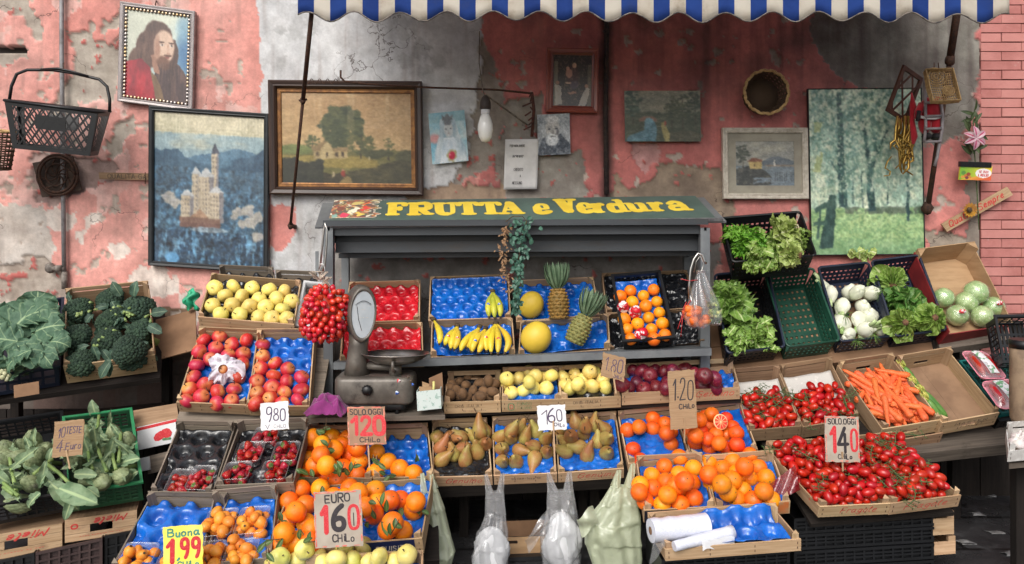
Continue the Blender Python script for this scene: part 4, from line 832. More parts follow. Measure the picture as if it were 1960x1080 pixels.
# --- crates
base_m=mat('brown_crate_floor',C(146,116,90),C(122,94,72),.8,6,dirt=C(100,78,60),dirtlo=.55,dirthi=.75)
class Crate(Frame):
 """rim corners front-left, front-right, back-left; h = depth below the rim"""
 def __init__(s,fl,fr,bl,h):Frame.__init__(s,P(*fl),P(*fr),P(*bl));s.h=h
 def floor(s):return-s.h+.012
def prism(m,cr,a,b,da,db,c0,c1):
 v=[(a,b),(a+da,b),(a,b+db)];b0=len(m.v)
 for c in(c0,c1):m.v+=[cr.M(x,y,c)for x,y in v]
 ix=((0,2,1),(3,4,5),(0,1,4,3),(1,2,5,4),(2,0,3,5))
 uvs=[None,None]+[[(0,0),(0,.03),(.1,.03),(.1,0)]]*3
 for f,u in zip(ix,uvs):m.face([b0+i for i in f],u)
def wood_crate(label,fl,fr,bl,h=.085,w=None,rail=True,up=.022,planks=1,text=None,group='wooden fruit crates',fh=None,lab=None,handle=False,name='wooden_crate',bl_h=1.0,sticks=True):
 cr=Crate(fl,fr,bl,h);w=w or wood;W,L,M,t=cr.W,cr.L,cr.M,.006
 o=thing(name,label,'crate',M(W/2,L/2,-h-.004),group);fh=fh or h
 m=MB();k=2
 for i in range(k):m.box(M,t+(W-2*t)*i/k+.0004,t+(W-2*t)*(i+1)/k-.0004,.001,L-.001,-h,-h+.005)
 m.build('base',base_m,o)
 for nm,b0,b1,hh in(('front_board',-t,0,fh),('back_board',L,L+t,h*bl_h)):
  m=MB()
  pl=planks if nm=='front_board' else 1
  for i in range(pl):
   c0=-h-.003+(hh+.002)*i/pl+(.004 if i else 0);c1=-h-.003+(hh+.002)*(i+1)/pl-(.004 if i<pl-1 else 0)
   if handle and i==pl-1:
    ym=(c0+c1)/2;m.box(M,0,W,b0,b1,c0,ym-.012);m.box(M,0,W*.5-.04,b0,b1,ym-.0119,ym+.009);m.box(M,W*.5+.04,W,b0,b1,ym-.0119,ym+.009);m.box(M,0,W,b0,b1,ym+.0091,c1)
   else:m.box(M,0,W,b0,b1,c0,c1)
  ob=m.build(nm,w,o)
  if nm=='front_board' and text:
   l=MB();p=Frame(M(0,-t,-h-.003+hh),M(W,-t,-h-.003+hh),M(0,-t,-h-.003));p.n=-cr.ev;text(l,p);l.build('printed_mark',[redprint,greyprint,greenprint,whiteprint,blackink],ob)
 for a0 in(0,W-t):
  m=MB();m.box(M,a0,a0+t,.0005,L-.0005,-h-.002,-.004);m.build('side_board',w,o)
 q=.026
 for a,b,da,db,c1 in((t,0.0005,q,q,up),(W-t,.0005,-q,q,up),(t,L-.0005,q,-q,.03 if rail else .006),(W-t,L-.0005,-q,-q,.03 if rail else .006)):
  m=MB();prism(m,cr,a,b,da,db,-h+.005,c1+R_.uniform(-.002,.003));m.build('corner_post',w,o)
 if rail:
  m=MB();m.box(M,.001,W-.001,L-.001,L+t-.0015,.008,.032);m.build('top_rail',w,o)
 if sticks:
  m=MB()
  for a in(.014,W-.014,W*.33,W*.66):
   for c in(-h*.3,-h*.72):m.box(M,a-.0012,a+.0012,-t-.0012,-t-.0002,c-.006,c+.004)
  m.build('staples',rust,o)
 if lab:
  for(a0,a1,c0,c1,mm,tx)in lab:
   m=MB();m.box(M,a0,a1,-t-.0016,-t-.0003,c0,c1);lb=m.build('label',mm,o)
   if tx:
    l=MB();p=Frame(M(a0,-t-.0018,c1),M(a1,-t-.0018,c1),M(a0,-t-.0018,c0));p.n=-cr.ev;tx(l,p);l.build('printed_mark',[redprint,greyprint,greenprint,whiteprint,blackink],lb)
 cr.o=o;return cr
def lattice(m,fr,W,H,cols,rows,bw,th=.006,top=.018,bot=.02,side=.02):
 """openwork panel lying on frame axes (a: along, b: up), pushed inwards by th"""
 M=fr
 m.box(M,0,W,0,bot,-th,0);m.box(M,0,W,H-top,H,-th,.002)
 m.box(M,0,side,bot,H-top,-th,-.0004);m.box(M,W-side,W,bot,H-top,-th,-.0004)
 for i in range(1,cols):
  x=side+(W-2*side)*i/cols;m.box(M,x-bw/2,x+bw/2,bot,H-top,-th+.001,-.001)
 for j in range(1,rows):
  z=bot+(H-top-bot)*j/rows;m.box(M,side,W-side,z-bw/2,z+bw/2,-th+.0016,-.0016)
def plastic_crate(label,fl,fr,bl,h=.13,m_=None,group='plastic crates',cols=(9,12),rows=3,bw=.009,floor='slots',name='plastic_crate',lip=True,rimmat=None):
 cr=Crate(fl,fr,bl,h);W,L,M=cr.W,cr.L,cr.M;m_=m_ or blackpl
 o=thing(name,label,'crate',M(W/2,L/2,-h-.004),group)
 def side(f,w_,n_):
  m=MB();lattice(m,f,w_,h,n_,rows,bw);m.build('side_panel',m_,o)
 side(lambda a,b,c:M(a,-c,b-h),W,cols[0]);side(lambda a,b,c:M(a,L+c,b-h),W,cols[0])
 side(lambda a,b,c:M(-c,a+.0065,b-h),L-.013,cols[1]);side(lambda a,b,c:M(W+c,a+.0065,b-h),L-.013,cols[1])
 m=MB()
 if floor=='solid':m.box(M,.004,W-.004,.004,L-.004,-h-.003,-h+.004)
 else:
  n=max(6,int(W/.022));k=4
  for i in range(n+1):
   x=.007+(W-.02)*i/n;m.box(M,x,x+.012,.006,L-.006,-h-.0025,-h+.003)
  for j in range(1,int(L/.05)):
   y=L*j/int(L/.05);m.box(M,.006,W-.006,y-.006,y+.006,-h-.0019,-h+.0036)
 m.build('base',m_,o)
 if lip:
  m=MB();e=.009
  for a0,a1,b0,b1 in((-e,W+e,-e,.004),(-e,W+e,L-.004,L+e),(-e,.004,.0041,L-.0041),(W-.004,W+e,.0041,L-.0041)):m.box(M,a0,a1,b0,b1,-.006,.004)
  m.build('rim',rimmat or m_,o)
 cr.o=o;return cr
def solid_slot_crate(label,fl,fr,bl,h=.15,m_=None,rimmat=None,group='deep plastic vegetable crates'):
 """deep crate with slotted walls and a rounded rim, walls leaning in"""
 cr=Crate(fl,fr,bl,h);W,L,M=cr.W,cr.L,cr.M;o=thing('vegetable_crate',label,'crate',M(W/2,L/2,-h-.004),group)
 tp=.018
 def leanM(kind):
  def f(a,b,c):
   k=tp*(1-b/h)
   return{0:lambda:M(a,k-c,b-h),1:lambda:M(a,L-k+c,b-h),2:lambda:M(k-c,a,b-h),3:lambda:M(W-k+c,a,b-h)}[kind]()
  return f
 for kd,ln in((0,W),(1,W),(2,L),(3,L)):
  m=MB();f=leanM(kd);y=.0;th=.005;e0=tp if kd<2 else tp+.004
  bands=[(0,.03),(.044,.058),(.072,.09),(.104,h)]
  for b0,b1 in bands:m.box(f,e0,ln-e0,b0,b1,-th,0)
  n=max(5,int(ln/.03))
  for(b0,b1)in((.03,.044),(.058,.072),(.09,.104)):
   for i in range(n+1):
    x=e0+(ln-2*e0-.012)*i/n;m.box(f,x,x+.012,b0,b1,-th+.0005,-.0005)
  m.build('side_panel',m_,o)
 m=MB();n=int((W-2*tp)/.03);
 for i in range(n+1):
  x=tp+(W-2*tp-.014)*i/n;m.box(M,x,x+.016,tp,L-tp,-h,-h+.004)
 k=int(L/.045)
 for j in range(k+1):
  y=tp+(L-2*tp-.02)*j/k;m.box(M,tp,W-tp,y,y+.026,-h+.0006,-h+.0046)
 m.build('base',m_,o)
 m=MB();r=.02;pts=[]
 for cx_,cy_,a0 in((W-r,r,-90),(W-r,L-r,0),(r,L-r,90),(r,r,180)):
  for k in range(5):a=rad(a0+k*22.5);pts.append(M(cx_+r*math.cos(a),cy_+r*math.sin(a),.0))
 pts.append(pts[0]);m.tube(pts,.0075,6);m.build('rim',rimmat or m_,o)
 cr.o=o;return cr
def tray(label,cr,m_,a=(.012,None),b=(.012,None),mode='cups',c0=.03,R=.034,sp=.076,group='moulded fruit tray liners',name='fruit_tray',seed=0,cat='tray liner',amp=.018,kick=.0):
 """moulded or crumpled plastic sheet lying in a crate"""
 a0,a1=a[0],(a[1]if a[1]else cr.W-.012);b0,b1=b[0],(b[1]if b[1]else cr.L-.012)
 fl=-cr.h+.006;n_=max(12,int((a1-a0)/.0055));k_=max(12,int((b1-b0)/.0055))
 A,B=np.meshgrid(np.linspace(a0,a1,n_+1),np.linspace(b0,b1,k_+1));Z=np.zeros(A.shape)
 if mode=='cups':
  best=np.full(A.shape,9.)
  rows=int((b1-b0)/(sp*.87))+2
  for j in range(-1,rows):
   for i in range(-1,int((a1-a0)/sp)+2):
    x=a0+sp*.55+i*sp+(sp/2 if j%2 else 0);y=b0+sp*.5+j*sp*.87
    best=np.minimum(best,np.hypot(A-x,B-y))
  t=np.clip((R-best)/(R*.55),0,1);Z=c0-c0*.85*(t*t*(3-2*t));Z+=(np.abs(fbm(A*38,B*38,seed+3,4)-.5)*-.02+.004)*(.35+t)+(fbm(A*9,B*9,seed+4,3)-.5)*.018
 else:
  q=fbm(A*16+seed,B*16,seed+5,5);Z=c0+(np.abs(q-.5)*-2.4+.3)*amp+(fbm(A*60,B*60,seed+6,3)-.5)*.005
 e=np.minimum(np.minimum(A-a0,a1-A),np.minimum(B-b0,b1-B));Z=Z+np.clip(.02-e,0,.02)*.45+kick*np.clip((B-b1+.05)/.05,0,1)**2
 m=MB();m.grid(lambda u,v:cr.M(A[round(v*k_),round(u*n_)],B[round(v*k_),round(u*n_)],max(fl,fl+Z[round(v*k_),round(u*n_)])),n_,k_)
 o=m.build(name,m_);s=o.modifiers.new('sheet','SOLIDIFY');s.thickness=.0012;s.offset=1
 return tag(o,label,cat,group)
def rowboard(name,label,fl,fr,bl,c,thick=.02,m_=None,legs=()):
 """sloping board under a row of crates, with legs to the ground"""
 cr=Crate(fl,fr,bl,c);o=thing(name,label,'bench',cr.M(cr.W/2,cr.L/2,-c-thick))
 m=MB();k=3
 for i in range(k):m.box(cr.M,0,cr.W,.002+cr.L*i/k,cr.L*(i+1)/k-.002,-c-thick,-c)
 m.build('boards',m_ or plank_dark,o)
 for a in legs:
  for b in(cr.L-.04,):
   p=cr.M(a,b,-c-thick);m=MB();m.wbox(p.x-.022,p.x+.022,p.y-.022,p.y+.022,0,p.z-.001+.012);m.build('leg',plank_dark,o)
 return cr
# --- steel display unit with the shop sign
uo=thing('display_unit','grey steel market cabinet with roller canopy and one shelf against the wall','display unit',P(990,900,4.4))
dz=lambda y,d:P(0,y,d).z
m=MB()
def ubar(yl,yr,xl,xr,d0,d1,hgt):
 pl,pr=P(xl,yl,d0),P(xr,yr,d0);dd=Vector((0,d1-d0,0));hh=Vector((0,0,hgt))
 m.hexa([p+q+r for r in(-hh,Vector())for q in(Vector(),dd)for p in(pl,pr)])
m=MB();ubar(422,419,618,1356,4.05,4.50,.03);ubar(434.5,431,640,1340,4.09,4.50,.045);ubar(452,449,644,1338,4.2,4.52,.06);ubar(463,459,642,1340,4.17,4.19,.058);ubar(485.5,481,648,1336,4.25,4.52,.025)
m.build('roller_canopy',darksteel,uo)
sg=panel((641,381,4.38),(1331,371,4.38),(628,426,4.06));sg.A-=sg.n*.012
m=MB();m.box(sg.M,-.07,sg.W+.05,-.005,sg.L+.0,-.022,-.012);m.build('sloping_top',steel,uo)
for xl,xr in((619,637),(1341,1359)):
 m=MB();p,q=P(xl,436,4.07),P(xr,436,4.07);m.wbox(p.x,q.x,4.07-DW,4.12-DW,0,p.z);m.build('post',steel,uo)
 m=MB();m.wbox(p.x+.004,q.x-.004,4.48-DW,4.52-DW,0,p.z);m.build('post',steel,uo)
m=MB();ubar(694,667,638,1362,3.96,4.0,.036);ubar(694.5,667.5,640,1360,4.001,4.52,.01);m.build('shelf',steel,uo)
for x,sgn in((628,1),(1351,-1)):
 m=MB();p0=P(x,430,4.06);
 m.hexa([Vector((p0.x+i*.006,y-DW,z))for(y,z)in((4.07,dz(436,4.07)-.0),(4.5,dz(436,4.07)-.18),(4.07,p0.z-.032),(4.5,p0.z-.032))for i in(-1,1)]);m.build('canopy_cheek',darksteel,uo)
signo=thing('shop_sign','dark green shop sign with yellow FRUTTA e Verdura lettering on the cabinet top','sign',sg.M(sg.W/2,sg.L,0))
greenboard=mat('dark_green_board',C(82,102,94),C(70,88,82),.5,5,dirt=C(96,108,102),dirtlo=.6,dirthi=.85)
m=MB();m.box(sg.M,.0,sg.W,.0,sg.L-.012,-.008,0);m.build('board',greenboard,signo)
m=MB();m.box(sg.M,-.03,sg.W+.03,sg.L-.0115,sg.L+.008,-.01,.004);m.build('edge_strip',mat('pale_alu_strip',C(150,152,154),C(120,122,126),.4,20,metal=.6),signo)
lm=MB()
def spx(x,y):
 q=sg.hit(x,y,0)-sg.A;k=sg.eu.dot(sg.ev);a,b=q.dot(sg.eu),q.dot(sg.ev);return(a-k*b)/(1-k*k),(b-k*a)/(1-k*k)
GLY=[('F',742,782,413,388),('R',783,828,413,388),('U',832,878,412,388),('T',878,920,412,387),('T',922,963,411,387),('A',958,1003,411,386),('e',1027,1058,410,384),('V',1074,1112,409,381),('e',1112,1141,408,382),('r',1141,1168,408,382),('d',1169,1207,407,383),('u',1207,1246,406,381),('r',1246,1275,405,380),('a',1285,1327,404,379)]
GLY[-2]=('r',1252,1284,405,380)
for ch,xa,xb,yb,yt in GLY:
 x0_,y0_=spx(xa,yb);x1_,y1_=spx(xb,yt);xm,_=spx(xb,yb)
 slab(lm,sg,ch,x0_,y0_,(xm-x0_)*.98,(y0_-y1_)*1.02)
lm.build('lettering',yellowpaint,signo)
ph=Art(130,60,55);ph.c[:]=(96,84,76);rr=random.Random(5)
pal=[(150,74,58),(180,110,80),(206,190,140),(120,90,60),(90,104,84),(176,150,96),(132,60,52),(220,212,190),(74,70,76),(196,128,70)]
for _ in range(240):ph.ell(rr.random(),rr.random(),rr.uniform(.015,.05),rr.uniform(.03,.1),pal[rr.randrange(10)],.3,.03,20,rot=rr.random()*3)
for cx_,cy_,r1_,r2_,c_ in((.52,.58,.08,.17,(232,228,204)),(.43,.7,.05,.12,(226,224,190)),(.72,.5,.08,.15,(216,52,50)),(.3,.86,.1,.14,(216,50,92)),(.62,.8,.07,.13,(228,196,90)),(.1,.9,.07,.1,(130,170,160)),(.55,.2,.14,.1,(206,184,110)),(.78,.22,.05,.09,(224,110,60)),(.2,.5,.1,.12,(120,60,50))):ph.ell(cx_,cy_,r1_,r2_,c_,.2,.02,20)
qa=[spx(640,384),spx(733,384),spx(640,418)]
outl=[(0,0),(.14,0),(.3,.01),(.5,0),(.7,.0),(.86,.02),(.84,.12),(.9,.3),(1.0,.34),(.97,.5),(1.03,.6),(.95,.7),(1.0,.92),(.9,.86),(.78,.93),(.6,1.0),(.45,.95),(.33,1.0),(.2,.97),(.05,.97),(-.01,.9),(.01,.4)]
uu,vv=np.meshgrid(np.linspace(0,1,130),np.linspace(0,1,60));dx=qa[1][0]-qa[0][0];dy=qa[2][1]-qa[0][1]
jag=lambda v:.9+.06*np.sin(v*17)+.04*np.sin(v*41)
ptsp=np.array(sg.A)+(qa[0][0]+uu*jag(vv)*dx)[...,None]*np.array(sg.eu)+(qa[0][1]+vv*dy)[...,None]*np.array(sg.ev)+.0016*np.array(sg.n)
color_grid('produce_print',ptsp,ph.c,130,60,pig_gloss,signo,signo.matrix_basis.translation)
e_=MB();op=[(qa[0][0]+float(jag(np.array(v)))*dx,qa[0][1]+v*dy)for v in np.linspace(0,1,40)];stroke(e_,sg,op,.005,.0018);stroke(e_,sg,[(qa[0][0],qa[0][1]+dy),op[-1]],.004,.0018);stroke(e_,sg,[(qa[0][0],qa[0][1]),op[0]],.003,.0018);e_.build('print_edge',whiteprint,signo)
def shook(label,pts,r=.006):
 m=MB();m.tube(pts,r,8);return tag(m.build('steel_hook',chrome),label,'hook',None,)
# --- the crates, row by row
G2='wooden fruit crates'
def ptxt(*items):
 """items: (text, xfrac, yfrac of baseline, hfrac, width frac, ink, slant)"""
 def f(l,p):
  for t_,x,y,h_,w_,mi,sl in items:letters(l,p,t_,x*p.W,y*p.L,h_*p.L,max(.0012,h_*p.L*.11),width=w_*p.W,slant=sl,mi=mi,jit=.01,c=.0004)
 return f
K={}
K['red_up']=wood_crate('upper wooden crate lined with a red moulded tray, behind the scale',(660,616,4.2),(803,612,4.2),(668,541,4.41),.06,rail=False)
K['red_lo']=wood_crate('lower wooden crate lined with a red moulded tray, behind the scale pan',(650,688,4.02),(810,686,4.02),(655,620,4.2),.06,rail=False,fh=.04)
tray('red moulded tray in the upper crate behind the scale',K['red_up'],red_tray,R=.03,sp=.068,c0=.024,seed=1)
tray('red moulded tray in the lower crate behind the scale',K['red_lo'],red_tray,R=.032,sp=.072,c0=.024,seed=2)
K['blue_up']=wood_crate('upper wooden crate with blue tray holding one bunch of bananas',(820,612,4.2),(978,607,4.2),(823,531,4.41),.06,rail=False)
K['blue_lo']=wood_crate('lower wooden crate with blue tray and the row of bananas',(824,678,4.02),(986,674,4.02),(826,614,4.2),.06,rail=False,fh=.04)
tray('blue moulded tray behind the single upright banana bunch',K['blue_up'],blue_tray,R=.027,sp=.062,c0=.024,seed=3,kick=.02)
tray('blue moulded tray under the row of bananas',K['blue_lo'],blue_tray,R=.03,sp=.066,c0=.02,seed=4)
K['mel_up']=wood_crate('upper wooden crate with blue tray, melon and upright pineapple',(988,614,4.2),(1148,607,4.2),(984,538,4.41),.06,rail=False)
K['mel_lo']=wood_crate('lower wooden crate with blue tray, melon and leaning pineapple',(992,676,4.02),(1168,662,4.02),(996,615,4.2),.06,rail=False,fh=.04)
tray('blue moulded tray behind the upright pineapple',K['mel_up'],blue_tray,R=.036,sp=.082,c0=.026,seed=5)
tray('blue moulded tray under the leaning pineapple',K['mel_lo'],blue_tray,R=.036,sp=.082,c0=.02,seed=6)
K['oc_up']=wood_crate('upper wooden crate with shiny black tray, behind the caged oranges',(1160,598,4.26),(1332,592,4.26),(1152,524,4.47),.06,rail=False,w=wood2)
K['oc_lo']=wood_crate('lower wooden crate with shiny black tray, beneath the caged oranges',(1164,670,4.08),(1350,656,4.08),(1160,602,4.25),.06,rail=False,fh=.04,w=wood2)
tray('shiny black crumpled tray in the upper crate beside the caged oranges',K['oc_up'],black_tray,mode='crumple',seed=7,amp=.03)
tray('shiny black crumpled tray in the lower crate beside the caged oranges',K['oc_lo'],black_tray,mode='crumple',seed=8,amp=.03)
K['cage']=plastic_crate('small black openwork crate of oranges on the top shelf',(1195,652,3.97),(1290,644,3.97),(1173,528,4.27),.075,cols=(8,10),rows=2,bw=.006,floor='solid')
tray('blue tray under the oranges in the black openwork crate',K['cage'],blue_tray,R=.034,sp=.076,c0=.02,seed=9)
K['kiwi']=wood_crate('wooden crate of kiwis beside the flowered box',(849,769,3.85),(958,766,3.85),(857,722,4.08),.06,text=ptxt(('ORIG. ITALIA',.2,.48,.26,.42,1,0),('|||  -- ------',.34,.86,.14,.4,1,0)),bl_h=.8)
tray('black crumpled liner under the kiwis',K['kiwi'],black_tray,mode='crumple',seed=10)
K['yel1']=wood_crate('wooden crate of yellow apples printed with a mushroom badge',(960,766,3.85),(1074,763,3.85),(962,714,4.08),.06,text=ptxt(('FUNGO',.26,.42,.28,.24,2,0),('ITALIANO',.26,.78,.24,.24,2,0),('------ ---',.66,.5,.14,.28,1,0),('--------',.66,.8,.14,.28,1,0),('0',.11,.86,.62,.1,2,0),('0',.14,.74,.38,.05,0,0)),bl_h=.8)
tray('blue tray under the yellow apples in the mushroom badge crate',K['yel1'],blue_tray,seed=11,c0=.022)
K['yel2']=wood_crate('wooden crate of yellow apples below the 1.80 sign',(1074,763,3.85),(1188,757,3.85),(1068,711,4.08),.06,text=ptxt(('ORIG. ITALIA',.2,.48,.26,.42,1,0),('|||  -- ------',.34,.86,.14,.4,1,0)),bl_h=.8)
tray('black tray under the yellow apples below the 1.80 sign',K['yel2'],black_tray,seed=12,c0=.022)
K['red']=wood_crate('long wooden crate of dark red apples',(1190,752,3.85),(1416,740,3.85),(1192,708,4.1),.06,text=ptxt(('Genuino',.62,.62,.5,.32,0,.35),('---- --- -----',.7,.9,.12,.24,1,0)),bl_h=.8)
tray('blue tray under the dark red apples',K['red'],blue_tray,seed=13,c0=.022)
rowboard('trestle_board','dark board under the kiwi and yellow apple row',(846,769,3.85),(1420,742,3.85),(852,722,4.08),.066,.02,legs=(.1,.7,1.35))
gt=('Genuino',.1,.68,.55,.62,0,.35)
K['p1']=wood_crate('left pear crate with a black liner',(828,912,3.65),(942,909,3.65),(827,812,3.93),.058,text=ptxt(('Genuino',.2,.66,.5,.6,0,.35),('----- --- --',.28,.93,.14,.5,1,0)))
K['p2']=wood_crate('middle pear crate with a blue liner',(945,909,3.65),(1066,904,3.65),(942,807,3.93),.058,text=ptxt(('Orig. ITALIA - Tara gr. 900',.28,.5,.2,.46,1,0)))
K['p3']=wood_crate('right pear crate with a blue liner',(1068,904,3.65),(1194,895,3.65),(1063,805,3.93),.058,text=ptxt(('Genuino',.28,.66,.5,.6,0,.35),('--- -- ----',.34,.93,.14,.5,1,0)))
for k_,m_,lb,sd in(('p1',black_tray,'crumpled black liner in the left pear crate',20),('p2',blue_tray,'crumpled blue liner in the middle pear crate',21),('p3',blue_tray,'crumpled blue liner in the right pear crate',22)):tray(lb,K[k_],m_,mode='crumple',seed=sd,amp=.024,name='crate_liner',cat='crate liner',group='crumpled crate liners')
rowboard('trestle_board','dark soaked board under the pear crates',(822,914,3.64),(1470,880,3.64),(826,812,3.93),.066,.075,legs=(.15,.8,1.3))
K['b1']=wood_crate('left blood orange crate, half empty, on blue lining',(1202,886,3.62),(1322,874,3.62),(1183,797,3.92),.06)
K['b2']=wood_crate('right blood orange crate holding the cut half',(1322,874,3.62),(1450,858,3.62),(1302,790,3.92),.06)
for k_,lb,sd in(('b1','crumpled blue liner in the half empty blood orange crate',23),('b2','crumpled blue liner in the blood orange crate with the cut half',24)):tray(lb,K[k_],blue_tray,mode='crumple',seed=sd,amp=.022,name='crate_liner',cat='crate liner',group='crumpled crate liners')
navyprint=mat('navy_printed_paper',C(38,36,46),C(30,28,36),.5,6)
pic_lab=mat('melon_print',C(150,140,110),C(190,110,60),.5,18)
K['o1']=wood_crate('front left orange crate beside the pale green bag',(1232,975,3.3),(1368,968,3.3),(1218,884,3.56),.062,lab=[(.003,.292*.9,-.062,-.004,navyprint,ptxt(('Meloni',.35,.66,.5,.4,0,.3)))])
K['o2']=wood_crate('front right orange crate with dark melon print',(1369,969,3.3),(1512,957,3.3),(1348,884,3.56),.062,lab=[(.004,.225,-.062,-.004,navyprint,ptxt(('Meloni di',.36,.66,.5,.56,3,.3),('0 o',.08,.7,.34,.16,1,0))),(.228,.305,-.062,-.004,pic_lab,None)])
for k_,lb,sd in(('o1','blue liner under the front left oranges',25),('o2','blue liner under the front right oranges',26)):tray(lb,K[k_],blue_tray,mode='crumple',seed=sd,amp=.016,name='crate_liner',cat='crate liner',group='crumpled crate liners')
K['roll']=wood_crate('lowest front crate holding the rolls of bags',(1272,1050,3.1),(1532,1030,3.1),(1240,995,3.28),.05,planks=1)
tray('torn blue moulded tray beside the rolls of bags',K['roll'],blue_tray,a=(.2,.5),seed=27,c0=.03,R=.045,sp=.1,kick=.05)
K['l1']=wood_crate('upper left crate of leafy oranges under the 120 sign',(557,912,3.58),(712,914,3.58),(590,824,3.88),.075)
K['l2']=wood_crate('upper right crate of leafy oranges, its blue tray mostly empty',(714,914,3.58),(830,910,3.58),(713,824,3.88),.075)
tray('blue moulded tray in the nearly empty leafy orange crate',K['l2'],blue_tray,seed=28,c0=.035)
tray('blue tray under the leafy oranges of the upper left crate',K['l1'],blue_tray,seed=29,c0=.02)
K['l3']=wood_crate('wide lower crate of leafy oranges behind the EURO 160 sign',(508,1050,3.15),(808,1028,3.15),(560,922,3.5),.075,rail=False,bl_h=.5,lab=[(.38,.59,-.07,-.004,mat('navy_fruit_label',C(34,44,82),C(28,36,70),.45,5),ptxt(('SQUISITA',.25,.72,.36,.62,3,.15)))])
tray('blue tray under the lower leafy oranges',K['l3'],blue_tray,seed=30,c0=.02)
K['l4']=wood_crate('front crate of pale yellow apples at the bottom of the stall',(498,1120,2.92),(808,1108,2.92),(516,1066,3.08),.08,rail=False)
tray('blue tray under the front yellow apples',K['l4'],blue_tray,seed=31,c0=.02)
K['s1']=wood_crate('weathered crate with a black tray and two strawberry punnets',(288,940,3.42),(408,942,3.42),(340,815,3.75),.06,w=wood_grey)
tray('black moulded tray above the two strawberry punnets',K['s1'],black_tray,seed=32,R=.045,sp=.1,c0=.034)
K['s2']=wood_crate('weathered crate holding five strawberry punnets',(414,928,3.42),(562,922,3.42),(456,815,3.75),.06,w=wood_grey)
tray('black moulded tray under the five strawberry punnets',K['s2'],black_tray,seed=33,R=.045,sp=.1,c0=.02)
K['q1']=wood_crate('left loquat crate with a large bare blue tray',(212,1085,3.08),(380,1088,3.08),(285,952,3.4),.06,w=wood_grey)
tray('large bare blue tray in the left loquat crate',K['q1'],blue_tray,seed=34,R=.05,sp=.11,c0=.04)
K['q2']=wood_crate('right loquat crate full of punnets',(381,1078,3.08),(518,1066,3.08),(408,950,3.4),.06,w=wood_grey)
tray('blue tray under the punnets of the right loquat crate',K['q2'],blue_tray,seed=35,R=.05,sp=.11,c0=.03)
K['a1']=wood_crate('tilted crate of blushing apples with one wrapped in tissue',(338,768,3.75),(472,774,3.75),(382,634,4.08),.07,planks=1,bl_h=1.0)
tray('blue tray under the apples with the tissue wrapped one',K['a1'],blue_tray,seed=36,c0=.02)
K['a2']=wood_crate('tilted crate of blushing apples with part of its blue tray bare',(472,776,3.75),(592,776,3.75),(492,638,4.08),.07,planks=1)
tray('half bare blue tray among the blushing apples above the 9,80 sign',K['a2'],blue_tray,seed=37,c0=.034,R=.034,sp=.082)
K['y']=wood_crate('tilted crate of yellow apples up against the wall',(379,605,4.08),(563,620,4.08),(404,524,4.36),.07,rail=False)
tray('black tray under the top yellow apples',K['y'],black_tray,seed=38,c0=.025)
K['d1']=wood_crate('grey crate with black tray behind the yellow apples, left one',(418,540,4.4),(525,545,4.4),(420,516,4.5),.05,w=wood_grey)
tray('black moulded tray in the left grey crate by the wall',K['d1'],black_tray,seed=39,c0=.03)
K['d2']=wood_crate('grey crate with black tray behind the yellow apples, right one',(528,550,4.4),(610,553,4.4),(528,526,4.5),.05,w=wood_grey)
tray('black moulded tray in the right grey crate by the wall',K['d2'],black_tray,seed=40,c0=.03)
whitepl=mat('white_plastic',C(214,214,214),C(196,196,198),.45,8)
plastic_crate('white perforated crate standing behind the hanging cherry tomatoes',(566,622,4.13),(600,626,4.13),(584,540,4.4),.07,whitepl,cols=(3,12),rows=4,bw=.012)
K['caul']=plastic_crate('navy crate of large leafed cauliflowers at the left edge',(-70,728,3.7),(112,700,3.9),(-40,590,4.2),.12,navypl,cols=(7,9),rows=2,bw=.012,floor='solid')
K['broc']=wood_crate('pale wooden crate heaped with broccoli',(121,700,3.88),(296,678,4.02),(126,562,4.28),.115,planks=2,rail=True,handle=True)
K['art1']=plastic_crate('black openwork crate of artichokes at the left edge',(-60,976,3.36),(126,942,3.48),(-50,815,3.75),.12,blackpl,cols=(9,9),rows=4,bw=.008,floor='solid')
K['art2']=plastic_crate('green openwork crate of artichokes',(131,944,3.48),(270,922,3.58),(123,800,3.84),.12,mat('deep_green_plastic',C(34,74,50),C(44,92,62),.45,8,bump=.15),cols=(8,9),rows=4,bw=.009,floor='solid',rimmat=greenpl)
def slab_crate(label,x0,x1,yl0,yr0,yl1,yr1,dl,dr,deep=.3,upside=True):
 """closed crate seen from its end: front face given by its corners"""
 p=[P(x0,yl0,dl),P(x1,yr0,dr),P(x0,yl1,dl)];f=Frame(*p);o=thing('wooden_crate',label,'crate',f.M(f.W/2,f.L,-deep/2),G2)
 M=lambda a,b,c:f.M(a,b,0)+Vector((0,0,0))-f.n*c
 m=MB();hh=f.L
 for i in range(3):
  b0,b1=hh*i/3+.001,hh*(i+1)/3-.001
  if i==1:m.box(M,0,f.W*.5-.045,b0,b1,0,.006);m.box(M,f.W*.5+.045,f.W,b0,b1,0,.006)
  else:m.box(M,0,f.W,b0,b1,0,.006)
 fb_=m.build('front_board',wood,o);l=MB();letters(l,f,'Miele',f.W*.42,hh*.36,hh*.26,.006,width=f.W*.44,slant=.35,flipud=True,mi=0);letters(l,f,'---- ------ -- ---',f.W*.2,hh*.84,hh*.08,.002,width=f.W*.6,mi=0)
 letters(l,f,'o',f.W*.08,hh*.45,hh*.3,.008,width=f.W*.09,mi=0);l.build('printed_mark',[redprint,greyprint,greenprint,whiteprint,blackink],fb_)
 for a in(0,f.W-.006):
  m=MB();m.box(M,a,a+.006,0.002,hh-.002,.0065,deep);m.build('side_board',wood2,o)
 m=MB();m.box(M,.007,f.W-.007,.002,.007,.0065,deep);m.build('base',wood2,o);m=MB();m.box(M,.007,f.W-.007,.008,hh,deep-.006,deep);m.build('back_board',wood2,o)
 return o
